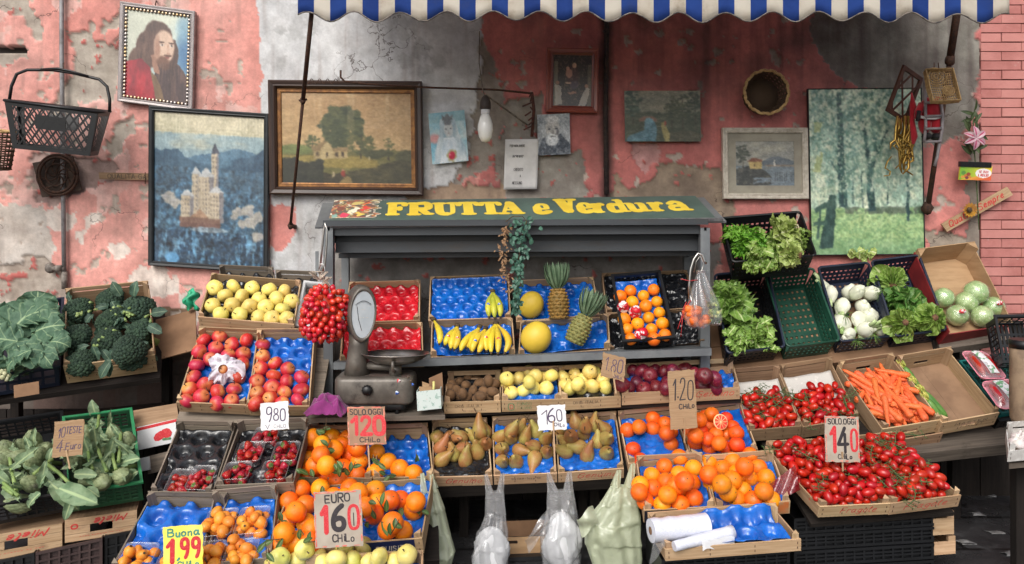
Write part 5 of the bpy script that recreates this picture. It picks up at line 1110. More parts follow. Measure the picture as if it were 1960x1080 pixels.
slab_crate('upturned printed crate under the black artichoke crate',-60,119,1033,1002,1082,1045,3.4,3.5)
slab_crate('upturned printed crate under the green artichoke crate',124,262,996,976,1040,1015,3.5,3.6)
def plain_plastic(label,x0,x1,yl0,yr0,yl1,yr1,dl,dr,m_,deep=.3,cols=6,rows=3,n='plastic_crate'):
 f=Frame(P(x0,yl0,dl),P(x1,yr0,dr),P(x0,yl1,dl));o=thing(n,label,'crate',f.M(f.W/2,f.L,-deep/2),'stacked plastic crates')
 m=MB();M=lambda a,b,c:f.M(a,f.L-b,c);lattice(m,M,f.W,f.L,cols,rows,.008,.008,.012,.012,.012);m.build('side_panel',m_,o)
 m=MB();m.box(M,.004,f.W-.004,.004,f.L-.004,-.016,-.0125);m.build('inner_wall',m_,o)
 for a in(0,f.W-.006):
  m=MB();m.box(M,a,a+.006,.0,f.L,-deep,-.0085);m.build('side_panel',m_,o)
 m=MB();m.box(M,.007,f.W-.007,.0,.005,-deep,-.017);m.build('base',m_,o)
 return o
plain_plastic('brown plastic crate at the bottom left corner',68,196,1058,1030,1110,1080,3.44,3.52,brownpl)
plain_plastic('black plastic crate left of the brown one at the bottom corner',-60,66,1086,1058,1140,1112,3.38,3.44,blackpl)
plain_plastic('black plastic crate between the brown one and the loquats',200,262,1026,1014,1090,1080,3.54,3.58,blackpl,cols=3)
rowboard('market_bench','dark plank bench under the cauliflower and broccoli crates',(-120,742,3.7),(300,686,4.0),(-60,600,4.2),.126,.03,legs=(.2,.95))
rowboard('market_bench','dark plank bench behind the artichoke crates',(-120,860,3.75),(300,815,3.98),(-60,800,4.2),.02,.03,legs=(.2,.9),m_=plank_dark)
o=thing('carton_board','brown carton board leaning on the wall beside the broccoli crate','cardboard',P(332,676,4.35));f=panel((298,612,4.45),(374,592,4.45),(296,690,4.2));m=MB();m.box(f.M,0,f.W,0,f.L,-.006,0);m.build('sheet',cardboard_d,o)
m=MB();
for a in(.05,.17):m.box(f.M,a,a+.004,f.L-.012,f.L-.002,.0002,.0012)
m.build('staples',rust,o)
f=panel((262,818,3.95),(336,802,3.95),(264,862,3.93));o=thing('printed_carton','white carton printed with strawberries behind the green crate','box',f.M(f.W/2,f.L,-.1));m=MB();m.box(f.M,0,f.W,0,f.L,-.2,0);m.build('box',paper_w,o)
m=MB();
stroke(m,f,[(.0,.012),(f.W,.008)],.014,mi=0);stroke(m,f,[(.1,.07),(.125,.06)],.04,mi=0,c=.001);stroke(m,f,[(.14,.055),(.155,.062)],.045,mi=0,c=.0016);stroke(m,f,[(.13,.085),(.165,.088)],.012,mi=1,c=.002);m.build('printed_mark',[redink,greenprint],o)
f=panel((255,786,4.02),(338,772,4.02),(258,818,3.96));m=MB();m.box(f.M,0,f.W,0,f.L,-.02,0);tag(m.build('wood_offcut',wood2),'pale plank offcut above the strawberry printed carton','plank')
f=panel((266,878,3.9),(285,874,3.9),(268,903,3.88));m=MB();m.box(f.M,0,f.W,0,f.L,-.01,0);tag(m.build('white_box_end',paper_w),'small white box end beside the green artichoke crate','box')
f=panel((282,874,3.92),(330,862,3.92),(283,908,3.9));m=MB();m.box(f.M,0,f.W,0,f.L,-.02,0);tag(m.build('wood_offcut',wood_grey),'brown board beside the black strawberry tray','plank')
K['r0']=solid_slot_crate('deep black crate of lettuces raised above the others',(1402,502,4.08),(1562,489,4.08),(1381,418,4.34),.15,blackpl)
K['r1']=solid_slot_crate('deep black crate with two lettuces beside the hanging bag',(1392,676,3.98),(1502,664,4.02),(1368,526,4.33),.14,blackpl,navypl)
K['r2']=solid_slot_crate('empty dark green deep crate',(1507,664,4.02),(1607,652,4.05),(1464,524,4.36),.14,dgreenpl)
K['r3']=solid_slot_crate('deep navy crate of fennel bulbs',(1609,654,4.05),(1712,643,4.08),(1566,512,4.38),.14,navypl)
K['r4']=solid_slot_crate('deep navy crate of round lettuces',(1714,644,4.06),(1812,631,4.08),(1668,500,4.38),.14,navypl)
cr=Crate((1818,634,4.06),(1936,616,4.14),(1752,484,4.42),.11);K['r5']=cr
o=thing('cardboard_box','open red edged cardboard box of wrapped iceberg lettuces','box',cr.M(cr.W/2,cr.L/2,-.115));t=.005;W,L,M=cr.W,cr.L,cr.M
m=MB();m.box(M,0,W,0,L,-.115,-.11);m.build('base',cardboard,o)
m=MB();m.box(M,0,W,-t,0,-.115,-.025);m.build('front_flap',redcard,o);m=MB();m.box(M,0,W,L,L+t,-.115,.03);m.build('back_flap',cardboard,o)
for a in(-t,W):
 m=MB();m.box(M,a,a+t,-t,L+t,-.115,.0);m.build('side_flap',cardboard if a>0 else redcard,o)
for a in((.001,L-.001,.05,-.05,-.109,.028),(W-.001,L-.001,-.05,-.05,-.109,.028),(W-.001,.001,-.03,.03,-.109,.004)):m=MB();prism(m,cr,*a);m.build('corner_fold',cardboard,o)
rowboard('market_bench','brown paper covered bench under the deep vegetable crates',(1372,684,3.97),(1810,640,4.03),(1366,530,4.33),.165,.05,m_=cardboard_d,legs=(.1,.6,1.1))
rowboard('market_bench','grey plank bench under the iceberg lettuce box',(1812,638,4.04),(1950,618,4.1),(1800,590,4.2),.115,.04,m_=plank_mid,legs=(.12,.5))
frag=ptxt(('Fragole',.1,.66,.5,.55,0,.3),('---- -- ---',.12,.93,.12,.5,2,0))
K['t1']=wood_crate('back left tomato crate lined with newspaper',(1432,822,3.74),(1534,814,3.74),(1398,716,4.08),.07,w=wood2)
K['t2']=wood_crate('back right tomato crate lined with newspaper',(1536,816,3.74),(1644,798,3.78),(1492,708,4.08),.07,w=wood2)
K['t3']=wood_crate('front left tomato crate with faded red print',(1568,968,3.3),(1703,962,3.3),(1466,855,3.6),.06,text=ptxt(('Fragole',.3,.66,.5,.5,0,.3),('-- ---- -- ---',.1,.93,.12,.6,2,0)))
K['t4']=wood_crate('front right tomato crate with faded red print',(1704,962,3.3),(1838,946,3.34),(1592,850,3.62),.06,text=ptxt(('Fragole',.2,.66,.5,.6,0,.3),('-- ---- -- ---',.1,.93,.12,.6,2,0)))
K['carrot']=wood_crate('wooden crate of carrots',(1688,820,3.72),(1800,802,3.76),(1604,700,4.06),.08,planks=1,handle=True)
K['courg']=wood_crate('nearly empty wooden crate with a few courgettes',(1802,808,3.74),(1912,788,3.78),(1716,690,4.06),.085,handle=True,text=ptxt(('MASTER',.26,.44,.2,.56,1,0),('FRUIT',.38,.7,.2,.4,1,0),('--- -- ------',.3,.92,.08,.5,2,0)))
for a in((-.006,.1),(.04,0)):pass
wood_crate('second carrot crate stacked underneath, only its edge showing',(1692,845,3.74),(1804,827,3.78),(1602,726,4.08),.07,w=wood2,rail=False,up=-.01)
K['packs']=plastic_crate('black crate with a teal net tray for tomato packs',(1914,804,3.86),(2016,788,3.9),(1828,692,4.14),.11,blackpl,cols=(8,9),rows=3)
cr=K['packs'];
tn=Crate((1916,792,3.85),(2016,776,3.89),(1836,690,4.12),.03);o=thing('net_tray','teal plastic net tray under the pink tomato packs','tray',tn.M(tn.W/2,tn.L/2,-.03),None)
m=MB()
for i in range(-12,16):
 for sgn in(1,-1):
  x=i*.03;pts=[]
  for y in np.linspace(.01,tn.L-.01,14):
   a=x+sgn*y*.6+(.0 if sgn>0 else .25)
   if .01<a<tn.W-.01:pts.append(tn.M(a,y,-.016+.002*sgn))
  if len(pts)>1:m.tube(pts,.0032,4)
m.build('net',tealpl,o);m=MB()
for a0,a1,b0,b1 in((0,tn.W,0,.01),(0,tn.W,tn.L-.01,tn.L),(0,.01,.0101,tn.L-.0101),(tn.W-.01,tn.W,.0101,tn.L-.0101)):m.box(tn.M,a0,a1,b0,b1,-.03,0)
m.build('rim',tealpl,o)
m=MB();m.box(tn.M,.011,tn.W-.011,.011,tn.L-.011,-.03,-.026);m.build('base',dgreenpl,o)
rowboard('market_bench','grey worn plank bench under the carrot crates',(1650,852,3.66),(2040,812,3.8),(1630,740,4.1),.085,.06,m_=plank_mid,legs=(.6,1.0))
plastic_crate('black openwork crate hanging in at the right edge',(1922,692,3.84),(2040,690,3.84),(1906,606,3.96),.1,blackpl,cols=(7,7),rows=3,bw=.006)
m=MB();mid=[P(1962,y,3.55)for y in(660,690,740,800,812)];m.tube(mid,[.062,.06,.062,.06,.05],14)
o=m.build('wrapped_post',mat('old_brown_wrapping',C(150,128,104),C(120,100,82),.8,12,bump=.5,bscale=30));tag(o,'post wrapped in brown paper at the right edge','post')
m=MB();p=P(1962,812,3.55);m.tube([Vector((p.x,p.y,.0)),Vector((p.x,p.y,p.z+.06))],.03,12);q=m.build('core',blackpl,o)
m=MB();m.tube([P(1962,650,3.55),P(1962,666,3.55)],.064,14);m.build('cap',blackpl,o)
K['gar']=wood_crate('white crate of garlic cut off by the right edge',(1930,862,3.25),(2050,852,3.3),(1926,822,3.45),.045,w=mat('whitewashed_board',C(206,204,200),C(184,180,176),.7,30),rail=True)
rowboard('folding_table','small dark table at the right edge holding the garlic crate',(1934,866,3.26),(2060,856,3.31),(1932,826,3.47),.052,.02,legs=(.05,.25),m_=plank_mid)
y0s=[(992,3.36),(1024,3.37),(1056,3.38)]
for i,(yy,dd)in enumerate([(985,3.42),(1016,3.42),(1048,3.42),(1080,3.42)]):
 plain_plastic(['top','second','third','lowest'][i]+' crate of the black openwork stack below the tomatoes',1520,1788,yy+8,yy-8,yy+38,yy+22,dd,dd+.02,blackpl,.32,14,3)
for i,(yy,dd)in enumerate([(1062,3.16),(1092,3.16)]):
 plain_plastic(['upper','lower'][i]+' black crate below the bag roll crate',1266,1512,yy+10,yy-8,yy+40,yy+22,dd,dd+.02,blackpl,.3,12,3)
def end_crate(label,x0,x1,y0,y1,d):
 f=panel((x0,y0+3,d),(x1,y0,d),(x0,y1+3,d));o=thing('wooden_crate',label,'crate',f.M(f.W/2,f.L,-.12),G2)
 M=lambda a,b,c:f.M(a,b,-c);m=MB();m.box(M,0,f.W,f.L*.28,f.L,0,.006);m.build('end_board',wood,o);m=MB();m.box(M,f.W-.03,f.W,0,f.L*.28,.001,.02);m.build('corner_post',wood,o)
 for a in(0,f.W-.006):m=MB();m.box(M,a,a+.006,f.L*.3,f.L-.001,.0065,.28);m.build('side_board',wood2,o)
 m=MB();m.box(M,.007,f.W-.007,f.L-.006,f.L-.001,.0065,.28);m.build('base',wood2,o)
end_crate('upper pale crate end beside the black stack',1786,1826,978,1022,3.44);end_crate('lower pale crate end beside the black stack',1788,1829,1026,1060,3.45)
f=panel((955,1030,3.7),(1060,1026,3.7),(957,1062,3.7));o=thing('cardboard_box','brown carton with a hand slot standing in the dark under the pears','box',f.M(f.W/2,f.L,-.1))
M=lambda a,b,c:f.M(a,b,-c);m=MB();sx0,sx1,sy0,sy1=.02*1.1,.085,.015,.03
m.box(M,0,f.W,0,sy0,0,.005);m.box(M,0,f.W,sy1,f.L,0,.005);m.box(M,0,sx0,sy0+.0001,sy1-.0001,0,.005);m.box(M,sx1,f.W,sy0+.0001,sy1-.0001,0,.005);m.build('front_panel',cardboard,o)
m=MB();m.box(M,0,f.W,.001,f.L,.2,.205);m.build('back_panel',cardboard_d,o);m=MB();m.box(M,0,.005,.001,f.L,.0055,.199);m.box(M,f.W-.005,f.W,.001,f.L,.0055,.199);m.build('side_panel',cardboard_d,o)
f=panel((950,1068,3.66),(1066,1063,3.66),(952,1110,3.66));M=lambda a,b,c:f.M(a,b,-c);o=thing('plastic_crate','black crate under the slotted carton in the dark','crate',f.M(f.W/2,f.L,-.1),'stacked plastic crates');m=MB();lattice(m,lambda a,b,c:M(a,f.L-b,-c),f.W,f.L,6,3,.008);m.build('side_panel',blackpl,o);m=MB();m.box(M,.003,f.W-.003,.002,f.L,.01,.3);m.build('inner_box',blackpl,o)
rowboard('trestle_board','worn grey board under the old scale',(590,801,3.74),(852,795,3.76),(592,770,4.02),.0,.022,m_=plank_mid,legs=(.3,))
rowboard('trestle_board','old plank under the tilted blushing apple crates',(330,795,3.76),(604,800,3.76),(378,648,4.08),.06,.02,m_=wood_grey,legs=(.1,.55))
rowboard('trestle_board','old plank under the leafy orange crates',(505,1052,3.2),(836,1032,3.2),(560,840,3.9),.11,.02,legs=(.1,.6))
rowboard('trestle_board','old plank under the strawberry and loquat crates',(214,1090,3.12),(520,1080,3.12),(340,818,3.78),.1,.02,legs=(.12,.5))
rowboard('trestle_board','old plank under the tomato crates',(1560,972,3.33),(1838,950,3.36),(1400,716,4.1),.1,.02,legs=(.12,.5))
for x0,x1,y_,h_,lb in((-140,330,.1,.5,'left'),(300,1560,.12,.52,'middle'),(1570,2250,.06,.5,'right')):  # boards added to make the space under the counters go black
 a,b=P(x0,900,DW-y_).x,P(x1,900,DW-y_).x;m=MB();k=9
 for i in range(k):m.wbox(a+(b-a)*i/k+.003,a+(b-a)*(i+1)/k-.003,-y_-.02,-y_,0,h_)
 m.wbox(a,b,-y_+.0002,-y_+.02,h_-.12,h_-.04);tag(m.build('added_dark_boards',plank_dark),'added dark boarding that blackens the space under the %s counters'%lb,'boarding')
plain_plastic('black plastic crate carrying the front yellow apples',512,806,1180,1170,1300,1290,2.93,2.94,blackpl)
# --- fruit and vegetables: one mesh per variant, one object per individual
def lathe_mesh(name,prof,m_,n=16,sq=None,bend=None):
 m=MB();m.lathe(prof,n,(lambda x,y,z:Vector((x,y,z))+(bend(z)if bend else Vector())),sq);return m.mesh(name,m_)
stem_m=mat('brown_stem',C(96,76,52),C(66,50,36),.9,60)
calyx_m=mat('green_calyx',C(96,112,62),C(70,84,48),.8,60)
def apple_prof(r,k=.86):
 p=[]
 for i in range(13):
  a=math.pi*i/12;rr=math.sin(a)*(1+.1*math.cos(a));z=math.cos(math.pi-a)*k
  dim=.28*math.exp(-(rr/.33)**2)
  p.append((r*max(0,rr)*1.04,r*(z-(dim*.7 if z>0 else-dim*.35))))
 p[0]=(.0001,p[0][1]);p[-1]=(.0001,p[-1][1]);return p
m_yel=applemat('yellow_apple_skin',C(234,212,116),C(224,198,104),C(240,224,146),.4,.7)
m_pale=applemat('pale_yellow_apple_skin',C(230,218,128),C(212,204,104),C(238,228,150),.4,.7,C(196,196,90))
m_blush=applemat('blushing_apple_skin',C(222,146,84),C(190,38,52),C(200,72,66),.3,.48,C(216,160,88))
m_dark=applemat('dark_red_apple_skin',C(112,24,46),C(84,16,38),C(150,52,62),.4,.7)
m_kiwi=mat('kiwi_skin',C(116,84,54),C(92,66,42),.8,30,val=.15,bump=.35,bscale=260,sheen=.04)
m_pear=applemat('russet_pear_skin',C(166,152,84),C(158,108,64),C(134,98,58),.36,.6,spec=.35)
m_peel=citrusmat('orange_peel',C(246,144,22),C(238,116,10),.14,.018)
m_blood=citrusmat('blood_orange_peel',C(236,100,18),C(222,76,16))
m_loq=mat('loquat_skin',C(232,148,52),C(212,116,38),.45,40,lo=.45,hi=.75,val=.1,hue=.01,dirt=C(150,90,50),dirtlo=.68,dirthi=.8,dscale=90)
m_tom=mat('tomato_skin',C(188,34,20),C(164,20,16),.3,20,val=.2,hue=.005,coat=.12)
m_cherry=mat('cherry_tomato_skin',C(214,48,36),C(190,30,28),.26,30,val=.12,hue=.01,coat=.3)
m_vine=mat('tomato_vine',C(82,104,58),C(58,78,42),.8,60)
m_carrot=mat('carrot_skin',C(234,116,62),C(216,96,46),.55,5,stretch=(30,30,30),val=.08,hue=.006,dirt=C(196,92,44),dirtlo=.6,dirthi=.75,dscale=60,bump=.25,bscale=120)
def strawm():
 m,nt,b,N,L=nodes('strawberry_skin');v=coords(nt,'Object');vo=N('ShaderNodeTexVoronoi');vo.inputs['Scale'].default_value=210;L(v,vo.inputs['Vector'])
 c=mixc(nt,ramp(nt,noise(nt,v,40,3),.35,.7),C(170,20,38),C(122,10,28));c=mixc(nt,mixf(nt,ramp(nt,vo.outputs['Distance'],.28,.16),.7),c,C(226,150,90));c=vary(nt,c,.14,.008)
 L(c,b.inputs['Base Color']);b.inputs['Roughness'].default_value=.28;bumpn(nt,b,vo.outputs['Distance'],.6,.002);return m
m_straw=strawm()
APST=lathe_mesh('stem',[(.0022,.014),(.0016,.03),(.0028,.040),(.0001,.041)],stem_m,6)
def tri(a,n=3,k=.05):return 1+k*math.cos(n*a)
AP={nm:[lathe_mesh('apple',apple_prof(r,q),mm,18,lambda a,z,e=e:1+.03*math.cos(5*a+e)+.03*math.cos(a+e))for e,q in((0,.88),(2,.82),(4,.94))]for nm,mm,r in(('yel',m_yel,.038),('pale',m_pale,.037),('blush',m_blush,.037),('dark',m_dark,.038))}
def sphere_prof(r,k=1.0,n=12):return[(max(.0001,r*math.sin(math.pi*i/n)),-r*k*math.cos(math.pi*i/n))for i in range(n+1)]
def orange_mesh(mm,r,e):
 p=sphere_prof(r,.97);p[-1]=(.0001,p[-1][1]-.002);return lathe_mesh('orange',p,mm,20,lambda a,z:1+.018*math.cos(2*a+e)+.012*math.cos(3*a+e*2))
OR={nm:[orange_mesh(mm,r,e)for e in(0,1.3,2.9)]for nm,mm,r in(('big',m_peel,.043),('mid',m_peel,.0385),('blood',m_blood,.036),('cage',m_peel,.033))}
def calyx(r):return lathe_mesh('calyx',[(.0001,r-.0035),(.0035,r-.002),(.002,r-.0005),(.0001,r-.0008)],calyx_m,6)
CAL={'big':calyx(.043*.97),'mid':calyx(.0385*.97),'blood':calyx(.036*.97),'cage':calyx(.033*.97)}
KW=[lathe_mesh('kiwi',[(max(.0001,.0245*math.sin(math.pi*i/10)),-.033*math.cos(math.pi*i/10))for i in range(11)],m_kiwi,14)]
def pear_prof(s=1.0,tall=1.0):
 return[(.0001,-.034),(.014,-.036),(.027,-.029),(.0345,-.014),(.036,.0),(.033,.016),(.0265,.032*tall),(.0195,.046*tall),(.0145,.060*tall),(.010,.072*tall),(.005,.078*tall),(.0001,.079*tall)]
PE=[lathe_mesh('pear',pear_prof(1,t),m_pear,16,lambda a,z,e=e:1+.03*math.cos(3*a+e),bend=lambda z,e=e:Vector((max(0,z)**2*2.2*math.cos(e),max(0,z)**2*2.2*math.sin(e),0)))for e,t in((0,.9),(2,1.1),(4,1.0))]
def pstem():
 m=MB();m.tube([Vector((.0,0,.072)),Vector((.003,.001,.09)),Vector((.010,.003,.108))],[.0025,.0018,.003],6);return m.mesh('stem',stem_m)
PST=pstem()
LQ=[lathe_mesh('loquat',[(max(.0001,.0195*math.sin(math.pi*i/9)),-.0235*math.cos(math.pi*i/9))for i in range(10)],m_loq,12,lambda a,z,e=e:1+.04*math.cos(3*a+e))for e in(0,2)]
LQC=lathe_mesh('calyx',[(.0001,.021),(.005,.0225),(.0045,.0255),(.001,.0245),(.0001,.024)],stem_m,6)
TM=[lathe_mesh('plum_tomato',[(max(.0001,.0165*math.sin(math.pi*i/10)**.9),-.024*math.cos(math.pi*i/10))for i in range(11)],m_tom,12,lambda a,z,e=e:1+.03*math.cos(3*a+e))for e in(0,2)]
CT=lathe_mesh('cherry_tomato',[(max(.0001,.0155*math.sin(math.pi*i/9)),-.0175*math.cos(math.pi*i/9)-(.004 if i==0 else 0))for i in range(10)],m_cherry,10)
def carrot(e):
 m=MB();r0=random.Random(e);pts=[];rr=[];L_=r0.uniform(.14,.17)
 for i in range(12):
  t=i/11;pts.append(Vector((.006*math.sin(t*3+e),.005*math.sin(t*4+e*2),L_*(t-.5))));rr.append((.0178*(1-t*.62)+r0.uniform(-.0007,.0007))if 0<i<11 else(.010 if i==0 else .002))
 m.tube(pts,rr,10);return m.mesh('carrot',m_carrot)
CR=[carrot(i)for i in range(5)]
SB=[lathe_mesh('strawberry',[(.0001,-.021),(.006,-.017),(.0115,-.007),(.0155,.004),(.0155,.011),(.010,.0155),(.0001,.0155)],m_straw,12,lambda a,z,e=e:1+.06*math.cos(2*a+e))for e in(0,1)]
def straw_cal():
 m=MB()
 for i in range(7):
  a=i*6.283/7;d=Vector((math.cos(a),math.sin(a),0));s=Vector((-d.y,d.x,0));c=Vector((0,0,.0165));b0=len(m.v)
  m.v+=[c-s*.002,c+s*.002,c+d*.007+s*.003+Vector((0,0,.0005)),c+d*.007-s*.003+Vector((0,0,.0005)),c+d*.0135+Vector((0,0,-.002))];m.face((b0,b0+1,b0+2,b0+3));m.face((b0+3,b0+2,b0+4))
 m.tube([Vector((0,0,.016)),Vector((.002,0,.024))],.0012,5);return m.mesh('calyx',mat('strawberry_leaf',C(96,124,60),C(70,100,44),.7,50))
SBC=straw_cal()
def settle(cr,px,r,used,c0=None,tol=1.8,cmax=.16):
 """lowest resting point on this sight line that does not run into the fruit already there"""
 c=(c0 if c0 is not None else-cr.h+.016)+r*.95
 while True:
  p=cr.hit(px[0],px[1],c)
  if c>cmax or all((p-q).length>(r+q_)*tol/2 for q,q_ in used):break
  c+=.004
 used.append((p,r));return p
def cvt(pl,ox,oy,s):return[(ox+p[0]/s,oy+p[1]/s)+tuple(p[2:])for p in pl]
def fill(cr,pts,meshes,r,name,label,cat,group,parts=(),axis=None,used=None,c0=None,tol=1.8,sc=(.94,1.06),partp=1.0):
 used=used if used is not None else[]
 for p in pts:
  s=R_.uniform(*sc);w=settle(cr,p,r*s,used,c0,tol)
  ax=axis(p)if axis else Vector((R_.gauss(0,.8),R_.gauss(-.5,.6),R_.gauss(.5,.7)))
  inst(name,R_.choice(meshes),w,rq(ax),s,label,cat,group,parts if R_.random()<partp else())
 return used
def mid_lift(pts):return pts
fill(K['y'],cvt([(315,215),(440,205),(565,215),(680,222),(785,238),(385,268),(497,270),(615,283),(725,288),(830,300),(300,328),(432,330),(550,340),(658,345),(768,350),(360,388),(482,392),(605,410),(703,418),(800,420)],320,490,3.483),AP['yel'],.041,'apple','yellow apple lying in the tilted crate against the wall','apple','yellow apples in the crate by the wall',(('stem',APST),),sc=(1.02,1.14),tol=1.7)
wrap_px=(320+372/3.483,490+755/3.483)
u1=fill(K['a1'],cvt([(240,565),(350,535),(527,562),(325,612),(428,592),(217,640),(510,650),(410,665),(290,685),(197,728),(497,725),(175,808),(475,805),(255,860),(150,890),(340,905),(445,885),(230,940),(135,965),(330,985),(432,965)],320,490,3.483),AP['blush'],.037,'apple','blushing red apple in the crate around the tissue wrapped one','apple','blushing apples in the left tilted crate',(('stem',APST),),tol=1.7,sc=(.95,1.06))
w_=K['a1'].hit(*wrap_px,.02);inst('apple',AP['blush'][0],w_,rq(Vector((0,-1,.3))),1.0,'blushing apple wrapped in white tissue paper','apple',None,(('stem',APST),))
tis=mat('white_tissue',C(226,220,228),C(208,200,212),.8,20,bump=.6,bscale=70)
m=MB();ax=(CAMP-w_).normalized();e1=ax.cross(Vector((0,0,1))).normalized();e2=e1.cross(ax)
def tfn(u,v):
 a=u*6.28318;q=n1(math.cos(a)*2+5,math.sin(a)*2+v*1.5+5,9)-.5;q2=n1(math.cos(a)*6+9,math.sin(a)*6+v*5+9,4)-.5;r=.022+.062*v*(1+.9*q+.25*q2);return w_+(e1*math.cos(a)+e2*math.sin(a))*r+ax*(.036-.03*v+.07*q2*v+.03*q*v)
m.grid(tfn,60,7);tag(m.build('tissue_paper',tis),'crumpled white tissue paper round one apple in the tilted crate','paper')
fill(K['a2'],cvt([(638,592),(636,672),(717,716),(622,752),(806,755),(712,797),(600,838),(798,838),(900,810),(700,878),(602,918),(782,912),(892,895),(685,950),(590,985),(875,965),(770,985)],320,490,3.483),AP['blush'],.037,'apple','blushing red apple in the crate above the 9,80 sign','apple','blushing apples in the right tilted crate',(('stem',APST),),tol=1.7,sc=(.95,1.06))
fill(K['kiwi'],cvt([(225,375),(282,362),(335,365),(410,375),(430,355),(500,360),(225,300),(240,275),(270,318),(380,322),(462,322),(515,325),(290,255),(332,282),(420,268),(470,265),(510,290),(525,270),(348,232),(400,217),(485,250),(225,345),(310,340)],800,660,3.6),KW,.024,'kiwi','brown furry kiwi heaped in the crate beside the flowered box','kiwi','kiwis',tol=1.65)
fill(K['yel1'],cvt([(640,330),(727,315),(797,295),(885,300),(615,270),(612,232),(695,235),(765,260),(865,235),(808,215),(918,212),(765,190)],800,660,3.6),AP['yel'],.035,'apple','yellow apple in the mushroom badge crate','apple','yellow apples in the mushroom badge crate',(('stem',APST),),sc=(.92,1.0),tol=1.65)
fill(K['yel2'],cvt([(1020,275),(1120,300),(1200,285),(1290,295),(1050,300),(1105,275),(1150,235),(1270,240),(1000,225),(1077,208),(1215,198),(1185,185)],800,660,3.6),AP['yel'],.035,'apple','yellow apple in the crate below the 1.80 sign','apple','yellow apples below the 1.80 sign',(('stem',APST),),sc=(.92,1.0),tol=1.65)
fill(K['red'],cvt([(225,300),(330,305),(425,298),(490,300),(560,290),(620,290),(735,285),(830,292),(180,275),(290,265),(500,260),(560,210),(790,255),(822,232),(650,240),(690,205),(750,212),(262,182),(320,180),(372,212),(396,165),(480,188),(540,180),(612,160)],1140,660,3.6),AP['dark'],.037,'apple','dark red apple in the long crate behind the 1.20 sign','apple','dark red apples',(('stem',APST),),tol=1.65,sc=(.96,1.06))
fill(K['cage'],cvt([(170,315),(240,278),(400,270),(253,355),(330,312),(345,382),(422,352),(440,427),(365,462),(198,472),(290,505),(460,502),(218,542),(385,542),(478,582),(240,610),(400,610)],1140,480,3.6),OR['cage'],.033,'orange','orange in the black openwork crate on the top shelf','orange','oranges in the black openwork crate',(('calyx',CAL['cage']),),tol=1.7)
wrapm=mat('red_white_fruit_wrapper',C(206,24,44),C(232,226,226),.3,30,lo=.52,hi=.56,bump=.6,bscale=80)
for i,(x,y)in enumerate(cvt([(190,392),(272,425),(312,578)],1140,480,3.6)):
 w=K['cage'].hit(x,y,.0);m=MB();m.lathe([(max(.0001,.033*math.sin(math.pi*k/10)),-.032*math.cos(math.pi*k/10))for k in range(10)]+[(.008,.034),(.022,.044),(.02,.05)],20,None,lambda a,z:1+.07*math.sin(9*a+z*90))
 inst('wrapped_orange',m.mesh('wrapped_orange',wrapm),w,rq(Vector((.2*i-.2,-1,.5))),1,'orange wrapped in red and white paper in the black openwork crate','orange','paper wrapped oranges')
def pears(cr,pl,label,group):
 used=[]
 for x,y,a,tw in cvt(pl,800,660,3.6):
  w=settle(cr,(x,y),.031,used,None,1.75);inst('pear',R_.choice(PE),w,rq(dirpx(a,tw)),R_.uniform(.92,1.02),label,'pear',group,(('stem',PST),))
pears(K['p1'],[(160,800,45,.3),(155,715,55,.2),(135,645,-60,-.2),(245,755,95,.3),(325,800,90,.2),(320,715,170,.6),(410,745,100,.2),(225,640,20,1.5),(300,640,135,.2),(415,650,140,.6),(465,685,80,1.6),(465,600,110,.1),(425,595,100,-.2)],'russet pear lying on the black liner of the left pear crate','pears on the black liner')
pears(K['p2'],[(580,805,60,1.4),(675,808,120,1.2),(700,728,10,.6),(578,722,90,2),(805,785,-110,.8),(560,640,40,.3),(640,650,80,2),(800,705,150,1.2),(890,742,70,2.2),(735,645,80,.4),(880,655,75,.9),(815,605,120,.2),(700,590,60,.5),(640,598,60,.5)],'russet pear in the middle crate beside the 160 sign','pears in the middle crate')
pears(K['p3'],[(1015,740,150,.5),(1165,765,85,.2),(1300,750,90,1.6),(1025,675,130,.4),(1110,705,170,.4),(1055,632,100,1.8),(985,600,90,1.2),(1140,618,90,1.8),(1240,675,85,.3),(1300,645,80,1.4),(1155,570,100,.8),(1290,590,120,.3),(1090,545,100,.1),(1215,560,92,.1)],'russet pear in the right crate of blue lining','pears in the right crate')
ub=fill(K['b1'],cvt([(310,800),(258,722),(520,685),(220,590),(300,568),(394,578),(396,510),(480,545),(520,600),(490,610)],1140,660,3.6),OR['blood'],.036,'orange','deep orange blood orange in the half empty crate behind the 1.20 sign','orange','blood oranges in the half empty crate',(('calyx',CAL['blood']),),tol=1.8)
fill(K['b2'],cvt([(685,680),(785,710),(895,715),(975,690),(650,612),(720,590),(770,650),(850,680),(900,625),(970,610),(830,620),(945,570),(780,565),(690,630),(755,500),(800,480),(900,510),(715,520)],1140,660,3.6),OR['blood'],.036,'orange','deep orange blood orange in the crate with the cut half','orange','blood oranges around the cut half',(('calyx',CAL['blood']),),tol=1.75,used=ub)
